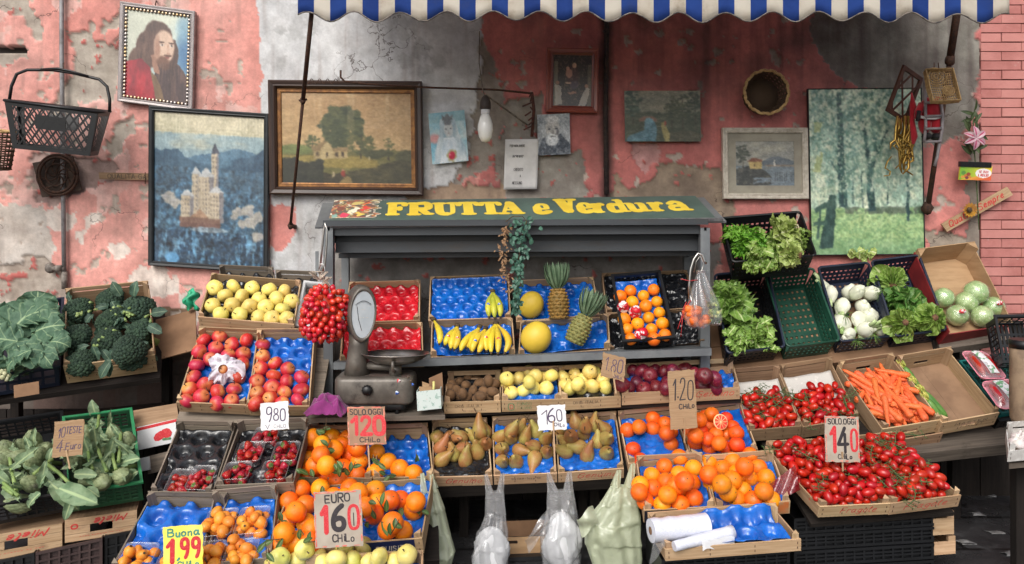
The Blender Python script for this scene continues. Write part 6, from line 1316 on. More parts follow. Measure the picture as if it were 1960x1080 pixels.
def cut_half():
 m=MB();m.lathe([(.0001,-.034),(.014,-.0315),(.026,-.024),(.033,-.012),(.036,0)],24);q=m.mesh('cut_orange',m_blood)
 m=MB();m.lathe([(.0001,.0016),(.0352,.0012),(.0358,-.001)],24);rind=m.mesh('rind',mat('pale_rind',C(246,190,130),C(250,206,160),.5,40))
 m=MB()
 for i in range(10):
  a0,a1=i*.6283+.05,(i+1)*.6283-.05;b0=len(m.v);m.v.append(Vector((.004*math.cos((a0+a1)/2),.004*math.sin((a0+a1)/2),.0024)))
  for k in range(6):a=a0+(a1-a0)*k/5;m.v.append(Vector((.0305*math.cos(a),.0305*math.sin(a),.0026)))
  m.face([b0+k for k in range(7)])
 return q,rind,m.mesh('flesh',mat('blood_orange_flesh',C(232,84,50),C(206,44,44),.25,60,bump=.4,bscale=200))
q,rd,fl_=cut_half();w=K['b2'].hit(1140+862/3.6,660+532/3.6,.07);inst('cut_orange',q,w,rq(Vector((.25,-1,.35))),1.02,'halved blood orange showing its red flesh, on top of the pile','orange',None,(('rind',rd),('flesh',fl_)))
uo_=[]
fill(K['o1'],cvt([(427,522),(600,518),(270,490),(730,462),(215,405),(340,370),(480,430),(590,390),(222,335),(708,318),(468,305),(592,240),(333,247),(560,340),(640,300),(722,180),(450,165),(590,80)],1180,860,4.908),OR['mid'],.038,'orange','bright orange in the front crate beside the pale green bag','orange','oranges in the front left crate',(('calyx',CAL['mid']),),tol=1.7,used=uo_)
fill(K['o2'],cvt([(1285,480),(1455,475),(1130,470),(1045,405),(1190,385),(1385,395),(895,325),(865,240),(1250,275),(1405,270),(1135,230),(990,330),(1090,290),(865,125),(995,180),(1092,115),(1205,165),(1335,175),(1255,60)],1180,860,4.908),OR['mid'],.038,'orange','bright orange in the front crate with the dark melon print','orange','oranges in the front right crate',(('calyx',CAL['mid']),),tol=1.7,used=uo_)
ul=[]
fill(K['l2'],cvt([(955,425),(1050,455),(875,375),(795,310)],500,780,3.6),OR['big'],.0425,'orange','large orange beside the bare blue tray of the leafy orange crate','orange','large oranges by the bare blue tray',(('calyx',CAL['big']),),used=ul,tol=1.75)
fill(K['l1'],cvt([(322,450),(440,470),(660,465),(785,450),(530,500),(372,400),(318,360),(492,358),(620,330),(675,372),(350,265),(660,275),(500,290),(410,330),(560,420),(450,400),(360,210),(485,210),(420,255),(600,215),(555,258)],500,780,3.6),OR['big'],.0425,'orange','large leafy orange in the upper crate under the 120 sign','orange','large oranges in the upper left crate',(('calyx',CAL['big']),),used=ul,tol=1.75)
fill(K['l3'],cvt([(130,960),(240,930),(345,930),(158,865),(310,800),(345,840),(195,775),(240,720),(308,675),(190,650),(408,560),(278,565),(500,620),(580,620),(975,855),(870,840),(905,795),(800,660),(780,740),(1050,710),(1065,650),(960,640),(715,690),(610,560),(665,590),(785,575),(890,640)],500,780,3.6),OR['big'],.0425,'orange','large leafy orange heaped in the wide lower crate around the EURO sign','orange','large oranges in the wide lower crate',(('calyx',CAL['big']),),used=ul,tol=1.75)
fill(K['l4'],cvt([(90,1070),(130,1035),(250,1050),(385,1030),(440,1075),(520,1040),(640,1060),(750,1070),(810,1035),(930,1065),(1000,1015),(300,980),(575,980),(710,955)],500,780,3.6),AP['pale'],.037,'apple','pale yellow apple in the front crate at the bottom of the stall','apple','pale yellow apples at the front',(('stem',APST),),sc=(.95,1.08),tol=1.7)
def leaf(m,base,d,nrm,ln,wd,curl=.3,ruffle=0.0,freq=5,nu=4,nv=7,shape=.8,seed=0.0,cup=.15):
 d=d.normalized();s=d.cross(nrm);s=s.normalized()if s.length>1e-5 else d.orthogonal();n=s.cross(d)
 def f(u,v):
  x=u*2-1;w=wd*.5*max(.02,math.sin(math.pi*min(1,v*.97+.03))**shape)
  rf=ruffle*abs(x)**1.5*(math.sin(v*freq*6.28+seed+x*2)+.6*math.sin(v*freq*13+seed*3));a=curl*v
  return base+d*(ln*v*math.cos(a*.8))+s*(w*x)+n*(-ln*math.sin(a)*v*.7+cup*w*x*x*2+rf*ln)
 m.grid(f,nu,nv)
citleaf=leafmat('citrus_leaf',C(62,92,46),C(92,118,62),C(130,148,90),.4,False,.2)
def sprig(px,ang,d,n,label,ln=.055,seed=0):
 r=random.Random(seed);p=P(*px,d);dr=dirpx(ang,.3);o=thing('orange_leaf_sprig',label,'leaf',p,'leaf sprigs among the oranges')
 m=MB();m.tube([p,p+dr*.04,p+dr*.07+Vector((0,0,.006))],.0018,5);m.build('twig',stem_m,o)
 m=MB()
 for i in range(n):
  b=p+dr*(.07*i/max(1,n));a=ang+r.uniform(-75,75);leaf(m,b,dirpx(a,r.uniform(-.2,.6)),Vector((r.uniform(-.4,.4),-.8,.6)),ln*r.uniform(.7,1.2),ln*.42,r.uniform(.1,.6),cup=.2)
 m.build('leaves',citleaf,o)
SPR=[((380,150),10,3.72,2,1),((440,175),80,3.7,1,2),((430,320),60,3.62,3,3),((360,480),150,3.5,3,4),((540,480),70,3.48,3,5),((600,470),60,3.5,3,6),((480,435),10,3.5,2,7),((700,510),-70,3.48,2,8),((760,350),-30,3.55,2,9),((930,470),170,3.58,3,10),((1070,390),90,3.75,1,11),((970,690),-100,3.28,4,12),((860,720),120,3.2,2,13),((830,790),0,3.12,3,14),((740,790),170,3.12,3,15),((1060,670),-40,3.3,2,16),((120,720),-60,3.2,2,17),((270,840),-50,3.15,2,18),((290,930),10,3.08,3,19),((150,905),180,3.1,2,20),((30,930),-80,3.02,2,21),((250,480),-100,3.55,2,22),((740,650),-60,3.25,2,23),((890,880),60,3.05,2,24),((420,540),-60,3.45,2,25)]
for(xy,ang,d,n,sd)in SPR:sprig(cvt([xy],500,780,3.6)[0],ang,d-.03,n,'dark green leaf sprig among the large oranges',.05 if n<4 else .06,sd)
def punnet(label,px,cr,w,l,kind,n,tiltc=0,seed=0,group=''):
 """open clear punnet lying on a tray, with its fruit dropped in one by one"""
 r=random.Random(seed);c0=cr.hit(px[0],px[1],-.005);a0=(c0-cr.A).dot(cr.eu)
 u,v,n_=cr.eu,(cr.ev-cr.eu*cr.ev.dot(cr.eu)).normalized(),cr.n
 h=.05;org=c0-n_*.035
 M=lambda a,b,c:org+u*a+v*b+n_*c
 o=thing('punnet',label,'punnet',org,group);m=MB()
 def ring(k,z):
  w2,l2=w/2-.012*(1-k),l/2-.012*(1-k);rr=.018;out=[]
  for cx_,cy_,a_ in((w2-rr,l2-rr,0),(-w2+rr,l2-rr,90),(-w2+rr,-l2+rr,180),(w2-rr,-l2+rr,270)):
   for q in range(5):t=rad(a_+q*22.5);out.append(M(cx_+rr*math.cos(t),cy_+rr*math.sin(t),z))
  return out
 zs=[(0,0),(.5,h*.5),(1,h),(1.25,h+.001),(1.25,h-.003)];b0=0
 for k,z in zs:m.v+=ring(k,z)
 for i in range(len(zs)-1):
  for j in range(20):m.face((i*20+j,i*20+(j+1)%20,(i+1)*20+(j+1)%20,(i+1)*20+j),None,True)
 m.face(list(range(20))[::-1]);m.build('tub',punnet_pl,o)
 pl=[];rr=.0175 if kind=='straw' else .0195
 for i in range(n):
  best=None
  for _ in range(14):
   a,b=r.uniform(-w/2+.016,w/2-.016),r.uniform(-l/2+.016,l/2-.016);c=rr
   for q in pl:
    d2=(a-q[0])**2+(b-q[1])**2
    if d2<(1.75*rr)**2:c=max(c,q[2]+math.sqrt((1.75*rr)**2-d2))
   if best is None or c<best[2]:best=(a,b,c)
  pl.append(best);p=M(*best)
  ax=Vector((r.gauss(0,1),r.gauss(-.3,.8),r.gauss(.2,.8)));s=r.uniform(.95,1.25)
  if kind=='straw':inst('strawberry',SB[i%2],p,rq(ax),s,'strawberry in the '+group_of[label],'strawberry','strawberries in the '+group_of[label],(('calyx',SBC),)if r.random()<.6 else())
  else:inst('loquat',LQ[i%2],p,rq(ax),s,'loquat in the '+group_of[label],'loquat','loquats in the '+group_of[label],(('calyx',LQC),)if r.random()<.6 else())
PUN=[('s1',(347,925),.105,.13,'straw',12,'punnet of large strawberries at the far left','far left punnet'),('s1',(374+12,918),.10,.13,'straw',11,'punnet of strawberries below the bare black tray, right one','punnet below the black tray'),('s2',(455,905),.11,.10,'straw',12,'front left punnet in the five punnet strawberry crate','front left punnet of five'),('s2',(527,904),.11,.11,'straw',12,'front right punnet in the five punnet strawberry crate','front right punnet of five'),('s2',(480,868),.11,.12,'straw',13,'middle left punnet in the five punnet strawberry crate','middle left punnet of five'),('s2',(548,868),.11,.12,'straw',13,'middle right punnet in the five punnet strawberry crate','middle right punnet of five'),('s2',(510,836),.11,.10,'straw',11,'rear punnet below the 9,80 sign','rear punnet below the 9,80 sign'),('q1',(262,1072),.13,.14,'loq',14,'loquat punnet at the bottom left of the bare blue tray','bottom left punnet'),('q1',(330,1080),.11,.14,'loq',12,'loquat punnet partly behind the 1,99 sign','punnet behind the 1,99 sign'),('q2',(400,1066),.11,.13,'loq',14,'front left loquat punnet in the full crate','front left punnet of the full crate'),('q2',(462,1062),.12,.13,'loq',15,'front right loquat punnet in the full crate','front right punnet of the full crate'),('q2',(422,1004),.12,.14,'loq',15,'rear left loquat punnet in the full crate','rear left punnet of the full crate'),('q2',(484,1000),.12,.14,'loq',14,'rear right loquat punnet in the full crate','rear right punnet of the full crate')]
group_of={p[6]:p[7]for p in PUN}
for i,p in enumerate(PUN):punnet(p[6],p[1],K[p[0]],p[2],p[3],p[4],p[5],seed=i+3,group='strawberry punnets' if p[4]=='straw' else 'loquat punnets')
SPARE=MB()
def heap(cr,n,label,group,a=(.02,None),b=(.02,None),seed=0,mesh=TM,name='plum_tomato',r=.0185,spare=0,dome=0):
 rr=random.Random(seed);a1=a[1]or cr.W-.02;b1=b[1]or cr.L-.02;pl=[]
 for i in range(n+spare):
  best=None
  for _ in range(10):
   x,y=rr.uniform(a[0],a1),rr.uniform(b[0],b1);c=-cr.h+.012+r+dome*math.sin(math.pi*(y-b[0])/(b1-b[0]))**.5
   for q in pl:
    d2=(x-q[0])**2+(y-q[1])**2
    if d2<(1.9*r)**2:c=max(c,q[2]+math.sqrt((1.9*r)**2-d2))
   if best is None or c<best[2]:best=(x,y,c)
  pl.append(best);ax=cr.eu*rr.gauss(0,1)+cr.ev*rr.gauss(0,1)+cr.n*rr.gauss(0,.35)
  if i<spare:SPARE.blob(cr.M(*best),.0195,9,6,jit=.05);continue
  inst(name,mesh[i%len(mesh)],cr.M(*best),rq(ax),rr.uniform(.9,1.25),label,'tomato',group)
 return pl
def vines(cr,pl,n,label,group,seed):
 rr=random.Random(seed);tops=sorted(pl,key=lambda q:-q[2])[:len(pl)//2]
 for i in range(n):
  q=rr.choice(tops);p=cr.M(q[0],q[1],q[2]+.016);d=(cr.eu*rr.gauss(0,1)+cr.ev*rr.gauss(0,1)).normalized();m=MB();pts=[p]
  for k in range(6):d=(d+(cr.eu*rr.gauss(0,.3)+cr.ev*rr.gauss(0,.3))).normalized();pts.append(pts[-1]+d*.022+cr.n*rr.uniform(-.004,.005))
  m.tube(pts,[.003,.0028,.0026,.0024,.0022,.002,.0015],5)
  for k in range(1,7):
   for sg in(-1,1):
    if rr.random()<.8:
     s=(pts[k]-pts[k-1]).cross(cr.n).normalized()*sg;e=pts[k]+s*.018+cr.n*rr.uniform(-.006,.006);m.tube([pts[k],e],[.0018,.0013],4)
     for h_ in range(5):an=h_*1.2566;m.tube([e,e+(s*.4+cr.eu*math.cos(an)+cr.ev*math.sin(an)).normalized()*.011+cr.n*.003],[.0012,.0004],3)
  tag(m.build('tomato_vine',m_vine),label,'vine',group)
K['t34']=Crate((1568,968,3.3),(1838,946,3.32),(1466,855,3.6),.06)
TOM=[('t1',58,(.014,None),(.014,.24),'back left tomato crate',16),('t2',60,(.016,None),(.014,.235),'back right tomato crate',16),('t34',180,(.016,None),(.016,None),'two front tomato crates',110)]
for i,(k_,n,a,b,nm,spr)in enumerate(TOM):
 pl=heap(K[k_],n,'shiny red plum tomato in the '+nm,'plum tomatoes in the '+nm,a,b,seed=i+1,spare=spr,dome=.0 if i<2 else .012);vines(K[k_],pl,8 if i<2 else 20,'green tomato vine in the '+nm,'vines in the '+nm,i+11)
tag(SPARE.build('plum_tomatoes',m_tom),'plum tomatoes lying deeper down under the top layer of the heaps','tomatoes',None,'stuff')
newsm,nt,b_,N,L=nodes('newspaper');v=coords(nt,'UV',(1,1,1));wv=N('ShaderNodeTexWave');wv.wave_type='BANDS';wv.bands_direction='Y';wv.inputs['Scale'].default_value=26;wv.inputs['Distortion'].default_value=.5;L(v,wv.inputs['Vector'])
cc=mixc(nt,mixf(nt,ramp(nt,wv.outputs['Fac'],.5,.8),.45),C(206,202,196),C(120,118,116));cc=mixc(nt,ramp(nt,noise(nt,v,4,2),.6,.64),cc,C(208,204,198));L(cc,b_.inputs['Base Color']);b_.inputs['Roughness'].default_value=.8
for k_,b0,b1,lb in(('t1',.14,K['t1'].L-.03,'left'),('t2',.14,K['t2'].L-.03,'right')):
 cr=K[k_];m=MB();m.grid(lambda u,v:cr.M(.012+(cr.W-.024)*u,b0+(b1-b0)*v,-cr.h+.026+.012*n1(u*5,v*5,3)+.03*max(0,v-.8)+.02*max(0,abs(u-.5)-.4)*v),14,14)
 q=m.build('newspaper_sheet',newsm);q.modifiers.new('s','SOLIDIFY').thickness=.001;tag(q,'newspaper lining the back %s tomato crate'%lb,'newspaper')
cr=K['t3'];m=MB();m.grid(lambda u,v:cr.M(.03+.24*u,.0+.12*v,-cr.h+.016+.006*n1(u*5,v*5,8)),10,8);q=m.build('leaflet',mat('printed_leaflet',C(214,206,200),C(206,150,110),.6,30,lo=.5,hi=.6));q.modifiers.new('s','SOLIDIFY').thickness=.001;tag(q,'printed leaflet under the front left tomatoes','paper')
redfilm=film('red_net_film',C(150,14,36),.85,.25,.4,.08,.8,30)
m=MB();fo=[P(1468,900,3.4),P(1530,893,3.42),P(1500,955,3.3),P(1478,950,3.32)]
m.grid(lambda u,v:P(1462+60*u+10*v,935-45*u*(1-v*.4)+30*v,3.38-.05*v+.02*math.sin(u*9+v*5)),10,10);q=m.build('red_plastic_scrap',redfilm);tag(q,'scrap of dark red plastic between oranges and tomatoes','plastic scrap')
o=thing('tomato_bunch','big bunch of red cherry tomatoes hanging from a hook beside the scale','tomato bunch',P(622,650,3.82),None)
oc=o.matrix_basis.translation;ctr=P(622,600,3.82);rr=random.Random(12);n=0;pos=[]
for i in range(5200):
 if n>=100:break
 th,z=rr.uniform(0,6.283),rr.uniform(-1,1);R0=math.sqrt(max(0,1-abs(z)**3.2))*(1+.1*math.sin(3*th+2*z)+rr.uniform(-.05,.05));d=Vector((math.cos(th)*R0*.104*(1-.12*z),math.sin(th)*R0*.085,z*.128+.0))
 p=ctr+d
 if math.sin(th)>.25 or any((p-q).length<.0255 for q in pos):continue
 pos.append(p);n+=1;c=bpy.data.objects.new('tomato',CT);COL.objects.link(c);c.parent=o;c.location=p-oc;c.rotation_mode='QUATERNION';c.rotation_quaternion=rq(-d+Vector((rr.gauss(0,.03),0,.06)));s=rr.uniform(.88,1.15);c.scale=(s,s,s)
m=MB();m.blob(ctr,(.082,.066,.105),14,10,jit=.12);core=m.build('inner_tomatoes',m_cherry,o)
m=MB();top=ctr+Vector((0,0,.12))
for i in range(14):
 a=i*.45;m.tube([ctr+Vector((.05*math.cos(a),.05*math.sin(a),.10)),top+Vector((.01*math.cos(a*3),.01,.03)),top+Vector((rr.gauss(0,.02),rr.gauss(0,.01),.055))],.0022,5)
for i in range(10):
 a=rr.uniform(0,6.28);m.tube([top+Vector((-.02,0,.04)),top+Vector((-.05+.03*math.cos(a),.02*math.sin(a),.06+.02*math.sin(a*2))),top+Vector((-.02+.04*math.cos(a+1),0,.08))],.003,5)
m.build('string',twine,o)
cr=K['carrot'];rr=random.Random(6);pl=[]
for i in range(80):
 best=None
 for _ in range(9):
  x,y=rr.uniform(.055,cr.W-.055),rr.uniform(.085,cr.L-.1);c=-cr.h+.012+.014;an=rr.gauss(math.pi/2 if i%3 else 2.4,.35)
  for q in pl:
   dx,dy=x-q[0],y-q[1];ac=abs(dx*math.sin(q[3])-dy*math.cos(q[3]));al=abs(dx*math.cos(q[3])+dy*math.sin(q[3]))
   if al<.07 and ac<.024:c=max(c,q[2]+math.sqrt(.024**2-ac**2)*.8)
  if best is None or c<best[2]:best=(x,y,c,an)
 pl.append(best);x,y,c,an=best;ax=cr.eu*math.cos(an)+cr.ev*math.sin(an);inst('carrot',CR[i%5],cr.M(x,y,c),rq(ax*(1 if rr.random()<.6 else-1)+cr.n*rr.gauss(0,.08)),rr.uniform(.95,1.15),'orange carrot heaped in the wooden carrot crate','carrot','carrots')
m_courg=mat('courgette_skin',C(98,142,66),C(74,120,58),.4,40,val=.1,hue=.01,stretch=(1,1,.1),lo=.4,hi=.6);m_flow=mat('courgette_flower',C(206,200,110),C(170,180,90),.8,30)
def courg():
 m=MB();m.tube([Vector((.002*math.sin(t*3),0,.15*(t-.5)))for t in np.linspace(0,1,10)],[.008,.015,.017,.018,.0185,.019,.0195,.019,.017,.010],12);a=m.mesh('courgette',m_courg)
 m=MB()
 for i in range(6):an=i*1.047;leaf(m,Vector((0,0,.07)),Vector((math.cos(an)*.35,math.sin(an)*.35,1)),Vector((math.cos(an),math.sin(an),0)),.055,.026,.2,.05,2)
 return a,m.mesh('flower',m_flow)
cg,cf=courg()
cr=K['courg']
for(x,y,a,c)in((1748,728,-58,.0),(1772,760,-55,.0),(1794,792,-58,.0),(1790,775,-50,.018)):inst('courgette',cg,cr.hit(x,y,-cr.h+.024+c),rq(-dirpx(a,.2)),1,'pale green courgette with a flower along the left side of its crate','courgette','courgettes',(('flower',cf),))
# --- bananas, melons, pineapples
m_ban=mat('banana_skin',C(232,200,58),C(212,190,62),.45,12,val=.06,hue=.012,dirt=C(120,90,40),dirtlo=.68,dirthi=.8,dscale=40)
m_bang=mat('greenish_banana_skin',C(206,196,66),C(170,176,64),.45,10,val=.06,hue=.012)
m_bantip=mat('banana_tip',C(58,46,34),C(84,68,42),.8,50)
bluest=mat('blue_fruit_sticker',C(40,90,180),C(200,210,224),.3,90,lo=.5,hi=.55);redst=mat('red_fruit_sticker',C(206,44,50),C(230,220,220),.3,90,lo=.5,hi=.55)
def banana_bunch(label,px,cr,c,fingers,seed,green=0,sticker=bluest):
 """fingers hang from one crown at px; each (end x, end y) in the picture"""
 r=random.Random(seed);cw=cr.hit(px[0],px[1],c);o=thing('banana_bunch',label,'bananas',cr.hit(px[0],px[1]+60,c-.02),'banana bunches on the shelf')
 for i,(ex,ey,bow)in enumerate(fingers):
  e=cr.hit(ex,ey,c+.01);side=Vector((1,0,0));m=MB();pts=[];out=Vector((bow,-.035,.0))
  for k in range(13):
   t=k/12;pts.append(cw.lerp(e,t)+out*math.sin(math.pi*min(1,t*1.02))*(1 if True else 0)+Vector((0,-.012*t,0)))
  rr=[.006,.0065,.009,.014,.0165,.0175,.018,.018,.0175,.0165,.014,.009,.005]
  m.tube(pts,rr,6);f=m.build('banana',m_bang if r.random()<green else m_ban,o)
  m=MB();m.tube([pts[11]*.4+pts[12]*.6,pts[12]+(pts[12]-pts[11])*.45],[.0072,.005],7);m.build('tip',m_bantip,f)
  if sticker and i%2==0:
   p=pts[6]+Vector((0,-.0178,.004));m=MB();m.lathe([(.0001,.0006),(.0085,.0003),(.009,-.001)],12,lambda x,y,z:p+Vector((x,-z-.001,y*1.25)));m.build('sticker',sticker,f)
 m=MB();m.blob(cw+Vector((0,-.006,.004)),(.016,.012,.012),8,6,jit=.2);m.build('crown',m_bantip,o)
B=lambda l:cvt(l,800,400,3.6)
def bb(label,top,ends,cr,c,seed,green=0,st=bluest):banana_bunch(label,cvt([top],800,400,3.6)[0],cr,c,cvt(ends,800,400,3.6),seed,green,st)
bb('upright bunch of three greenish bananas on the upper blue tray',(515,570),[(490,745,-.012),(530,752,.0),(568,745,.016)],K['blue_up'],-.005,1,.9)
bb('single banana at the left end of the lower row',(108,765),[(148,930,.02)],K['blue_lo'],.01,2,0,None)
bb('bunch of two bananas with a red sticker, second from the left',(272,808),[(185,940,-.01),(225,965,-.004),(250,968,.012)],K['blue_lo'],.0,3,.2,redst)
bb('bunch of splayed small bananas in the middle of the lower row',(425,815),[(292,980,-.02),(335,955,.01),(365,975,-.012)],K['blue_lo'],.0,4,.1,None)
bb('bunch of two bananas with blue stickers on the lower tray',(466,826),[(372,985,-.016),(415,992,.006)],K['blue_lo'],.012,5,.5)
bb('large bunch of four bananas at the right end of the lower row',(538,790),[(475,978,-.026),(505,992,-.012),(550,995,.008),(598,992,.04)],K['blue_lo'],.012,6,0,redst)
m_mel=mat('yellow_melon_rind',C(226,192,66),C(214,182,62),.5,8,bump=.5,bscale=26,dirt=C(196,160,60),dirtlo=.5,dirthi=.8)
def melon(label,px,cr,c,r,q,ax):
 inst('melon',lathe_mesh('melon',[(max(.0001,r*math.sin(math.pi*i/16)),-r*q*math.cos(math.pi*i/16))for i in range(17)],m_mel,24,lambda a,z:1+.012*math.cos(9*a+z*20)),cr.hit(px[0],px[1],c),rq(ax),1,label,'melon','yellow melons')
melon('smooth yellow melon beside the ivy garland',(1017,584),K['mel_up'],.025,.066,1.14,Vector((.3,-.2,1)));melon('larger golden yellow melon on the lower tray',(1026,646),K['mel_lo'],.03,.078,1.08,Vector((.6,-.3,1)))
m_pine=mat('pineapple_rind',C(150,112,52),C(112,92,44),.7,30,dirt=C(190,140,70),dirtlo=.6,dirthi=.8,dscale=60,bump=.4,bscale=150);m_pineg=mat('green_pineapple_rind',C(140,134,78),C(112,116,68),.7,30,dirt=C(176,130,76),dirtlo=.55,dirthi=.75,dscale=20,bump=.4,bscale=150)
m_pinel=leafmat('pineapple_leaf',C(86,112,84),C(124,146,116),C(140,160,130),.5,False,.1)
def pineapple(label,base,ax,mm,seed,r=.054,L_=.155):
 rr=random.Random(seed);ax=ax.normalized();o=thing('pineapple',label,'pineapple',base,'pineapples');e1=ax.orthogonal().normalized();e2=ax.cross(e1)
 M=lambda x,y,z:base+e1*x+e2*y+ax*z
 m=MB();rad_=lambda t:r*(.62+.38*math.sin(math.pi*min(1,.18+t*.72)))*(1-.2*max(0,t-.7)/.3)
 m.lathe([(.0001,0)]+[(rad_(i/10)*.93,L_*i/10)for i in range(11)]+[(.0001,L_)],18,M);body=m.build('body',mm,o)
 m=MB()
 for j in range(9):
  t=(j+.5)/9;q=rad_(t)
  for i in range(11):
   a=(i+(j%2)*.5)*6.2832/11;d=e1*math.cos(a)+e2*math.sin(a);tn=-e1*math.sin(a)+e2*math.cos(a);c=base+ax*(L_*t)+d*(q*.9);s=q*.285;z=L_/9*.56;b0=len(m.v)
   m.v+=[c-tn*s,c-ax*z,c+tn*s,c+ax*z,c-tn*s*.5+d*.006,c-ax*z*.5+d*.006,c+tn*s*.5+d*.006,c+ax*z*.5+d*.0075,c+d*.011+ax*.004]
   for k in range(4):k2=(k+1)%4;m.face((b0+k,b0+k2,b0+4+k2,b0+4+k),None,False);m.face((b0+4+k,b0+4+k2,b0+8),None,False)
 m.build('eyes',mm,o)
 m=MB()
 for i in range(46):
  t=i/46;a=i*2.4;sp=.95*(1-t)+.12;d=(e1*math.cos(a)+e2*math.sin(a))*sp+ax;ln=.05+.09*math.sin(math.pi*(.25+t*.7))
  leaf(m,base+ax*(L_*.97+.03*t)+(e1*math.cos(a)+e2*math.sin(a))*.014*(1-t),d,(e1*math.cos(a)+e2*math.sin(a)),ln*1.05,.017,.5*(1-t),0,1,2,6,.5,cup=.5)
 m.build('crown',m_pinel,o)
pineapple('brown pineapple standing upright on the upper blue tray',K['mel_up'].hit(1070,611,.012),Vector((-.04,.1,1)),m_pine,1,.056,.16);pineapple('greenish pineapple leaning to the right on the lower blue tray',K['mel_lo'].hit(1098,656,.02),Vector((.45,.05,1)),m_pineg,2,.055,.15)
# --- leafy vegetables
lett=leafmat('lettuce_leaf',C(104,142,54),C(148,178,84),C(206,214,156),.5,True,.12,.07,.6,10)
lett_y=leafmat('pale_lettuce_leaf',C(146,172,84),C(182,200,118),C(222,224,180),.5,True,.12,.09,.6,10)
lett_d=leafmat('dark_lettuce_leaf',C(70,116,46),C(106,148,66),C(176,192,120),.45,True,.12,.06,.6,10)
curly=leafmat('curly_lettuce_leaf',C(84,138,36),C(128,176,60),C(160,190,90),.5,False,.12,.05,.7)
root_w=mat('lettuce_root',C(222,214,196),C(166,124,96),.7,40,lo=.5,hi=.65)
root_b=mat('brown_cut_root',C(120,86,60),C(76,54,40),.9,60,bump=.5)
def lettuce(label,p,ax,size,m_,n=26,seed=0,open_=.9,ruf=.16,root=None,wide=.75,heart=None,group='lettuces'):
 """rosette whose stem end looks along ax; leaves wrap away from it"""
 r=random.Random(seed);ax=ax.normalized();o=thing('lettuce',label,'lettuce',p,group);e1=ax.orthogonal().normalized();e2=ax.cross(e1)
 m=MB()
 for i in range(n):
  t=i/n;a=i*2.4+r.gauss(0,.2);rd=e1*math.cos(a)+e2*math.sin(a);sp=open_*(1-t*.85)
  d=ax*-1*(1-.15*sp)+rd*sp;st=p+ax*(size*.5)+rd*size*.06*(1-t)
  leaf(m,st,d,-rd-ax*.2,size*.74*r.uniform(.85,1.15),size*.8*wide*r.uniform(.8,1.15),r.uniform(-.5,.5)+.25,ruf*r.uniform(.6,1.4),r.uniform(2,3.6),8,11,.55,r.random()*6,-.22)
 m.build('leaves',m_,o)
 if root:
  m=MB();M=lambda x,y,z:p+ax*(size*.5)+e1*x+e2*y+ax*z;s=size*.13;m.lathe([(s*.4,-s*1.5),(s*1.05,-s*.6),(s*.95,.0),(s*.6,s*.28),(.0001,s*.3)],12,M,lambda a,z:1+.08*math.cos(5*a));m.build('stem_end',root,o)
 return o
def leafpile(m,fr,px,c,r,n,seed,ruf=.3,wd=.8):
 rr=random.Random(seed);p=fr.hit(px[0],px[1],c)
 for i in range(n):
  d=Vector((rr.gauss(0,1),rr.gauss(-.7,.5),rr.gauss(.15,.7)));b=p+Vector((rr.uniform(-1,1)*r,rr.uniform(-.4,.5)*r,rr.uniform(-1,1)*r*.8))
  leaf(m,b-d.normalized()*r*.3,d,Vector((rr.gauss(0,.6),-.8,.7)),r*rr.uniform(.6,1.0),r*wd*rr.uniform(.6,1),rr.uniform(-.3,.8),ruf,rr.uniform(2,4),6,9,.5,rr.random()*6)
k=K['r0']
o=thing('curly_lettuce','bright green curly lettuce at the left of the raised black crate','lettuce',k.hit(1435,500,-.1),'lettuces');m=MB();leafpile(m,k,(1430,468),.0,.07,90,3,.32);leafpile(m,k,(1408,452),-.02,.055,40,4,.32);m.build('leaves',curly,o)
lettuce('pale headed lettuce lying top right in the raised crate',k.hit(1497,448,.03),Vector((.9,-.35,.5)),.17,lett_y,30,5,.5,.12,root_w,.7)
lettuce('pale lettuce with brown cut base lying lower right in the raised crate',k.hit(1505,484,.05),Vector((.75,-.8,-.15)),.15,lett_y,26,6,.45,.12,root_b,.7)
o=thing('lettuce','green lettuce hanging over the front rim of the raised crate','lettuce',k.hit(1465,510,.02),'lettuces');m=MB();leafpile(m,k,(1462,496),.04,.075,34,7,.22,.9);leafpile(m,k,(1528,452),-.01,.06,20,17,.2,.9);leafpile(m,k,(1480,470),-.03,.09,30,8,.2,.9);m.build('leaves',lett,o)
k=K['r1']
lettuce('long pale green lettuce lying across the deep black crate',k.hit(1398,590,.02),Vector((-.1,-.3,.9)),.25,lett,34,8,.42,.14,None,.6)
o=thing('lettuce','loose green lettuce at the front of the deep black crate','lettuce',k.hit(1430,670,-.04),'lettuces');m=MB();leafpile(m,k,(1440,640),.0,.085,44,9,.22,.9);leafpile(m,k,(1410,652),.03,.06,24,10,.25,.9);leafpile(m,k,(1478,662),.01,.035,10,12,.25,.9);leafpile(m,k,(1385,560),.02,.06,22,14,.2,.9);m.build('leaves',lett,o)
k=K['r4']
lettuce('round lettuce with dirty root at the back of the navy crate',k.hit(1700,530,-.02),Vector((-.05,-.7,-.5)),.16,lett,26,11,.6,.06,root_b,.85)
lettuce('open dark green lettuce in the middle of the navy crate',k.hit(1744,572,.01),Vector((-.2,.55,-.75)),.18,lett_d,34,12,.95,.12,None,.95)
lettuce('round lettuce showing its brown root at the front left of the navy crate',k.hit(1722,618,.0),Vector((-.05,-1,.15)),.14,lett,26,13,.65,.06,root_b,.9)
lettuce('round lettuce showing its brown root at the front right of the navy crate',k.hit(1776,612,.01),Vector((.05,-1,.3)),.14,lett,26,14,.65,.06,root_b,.9)
o=thing('lettuce','pale lettuce tip showing above the back of the fennel crate','lettuce',P(1647,500,4.45),'lettuces');m=MB();leafpile(m,K['r3'],(1647,492),-.02,.055,16,15,.15,1.0);m.build('leaves',lett_y,o)
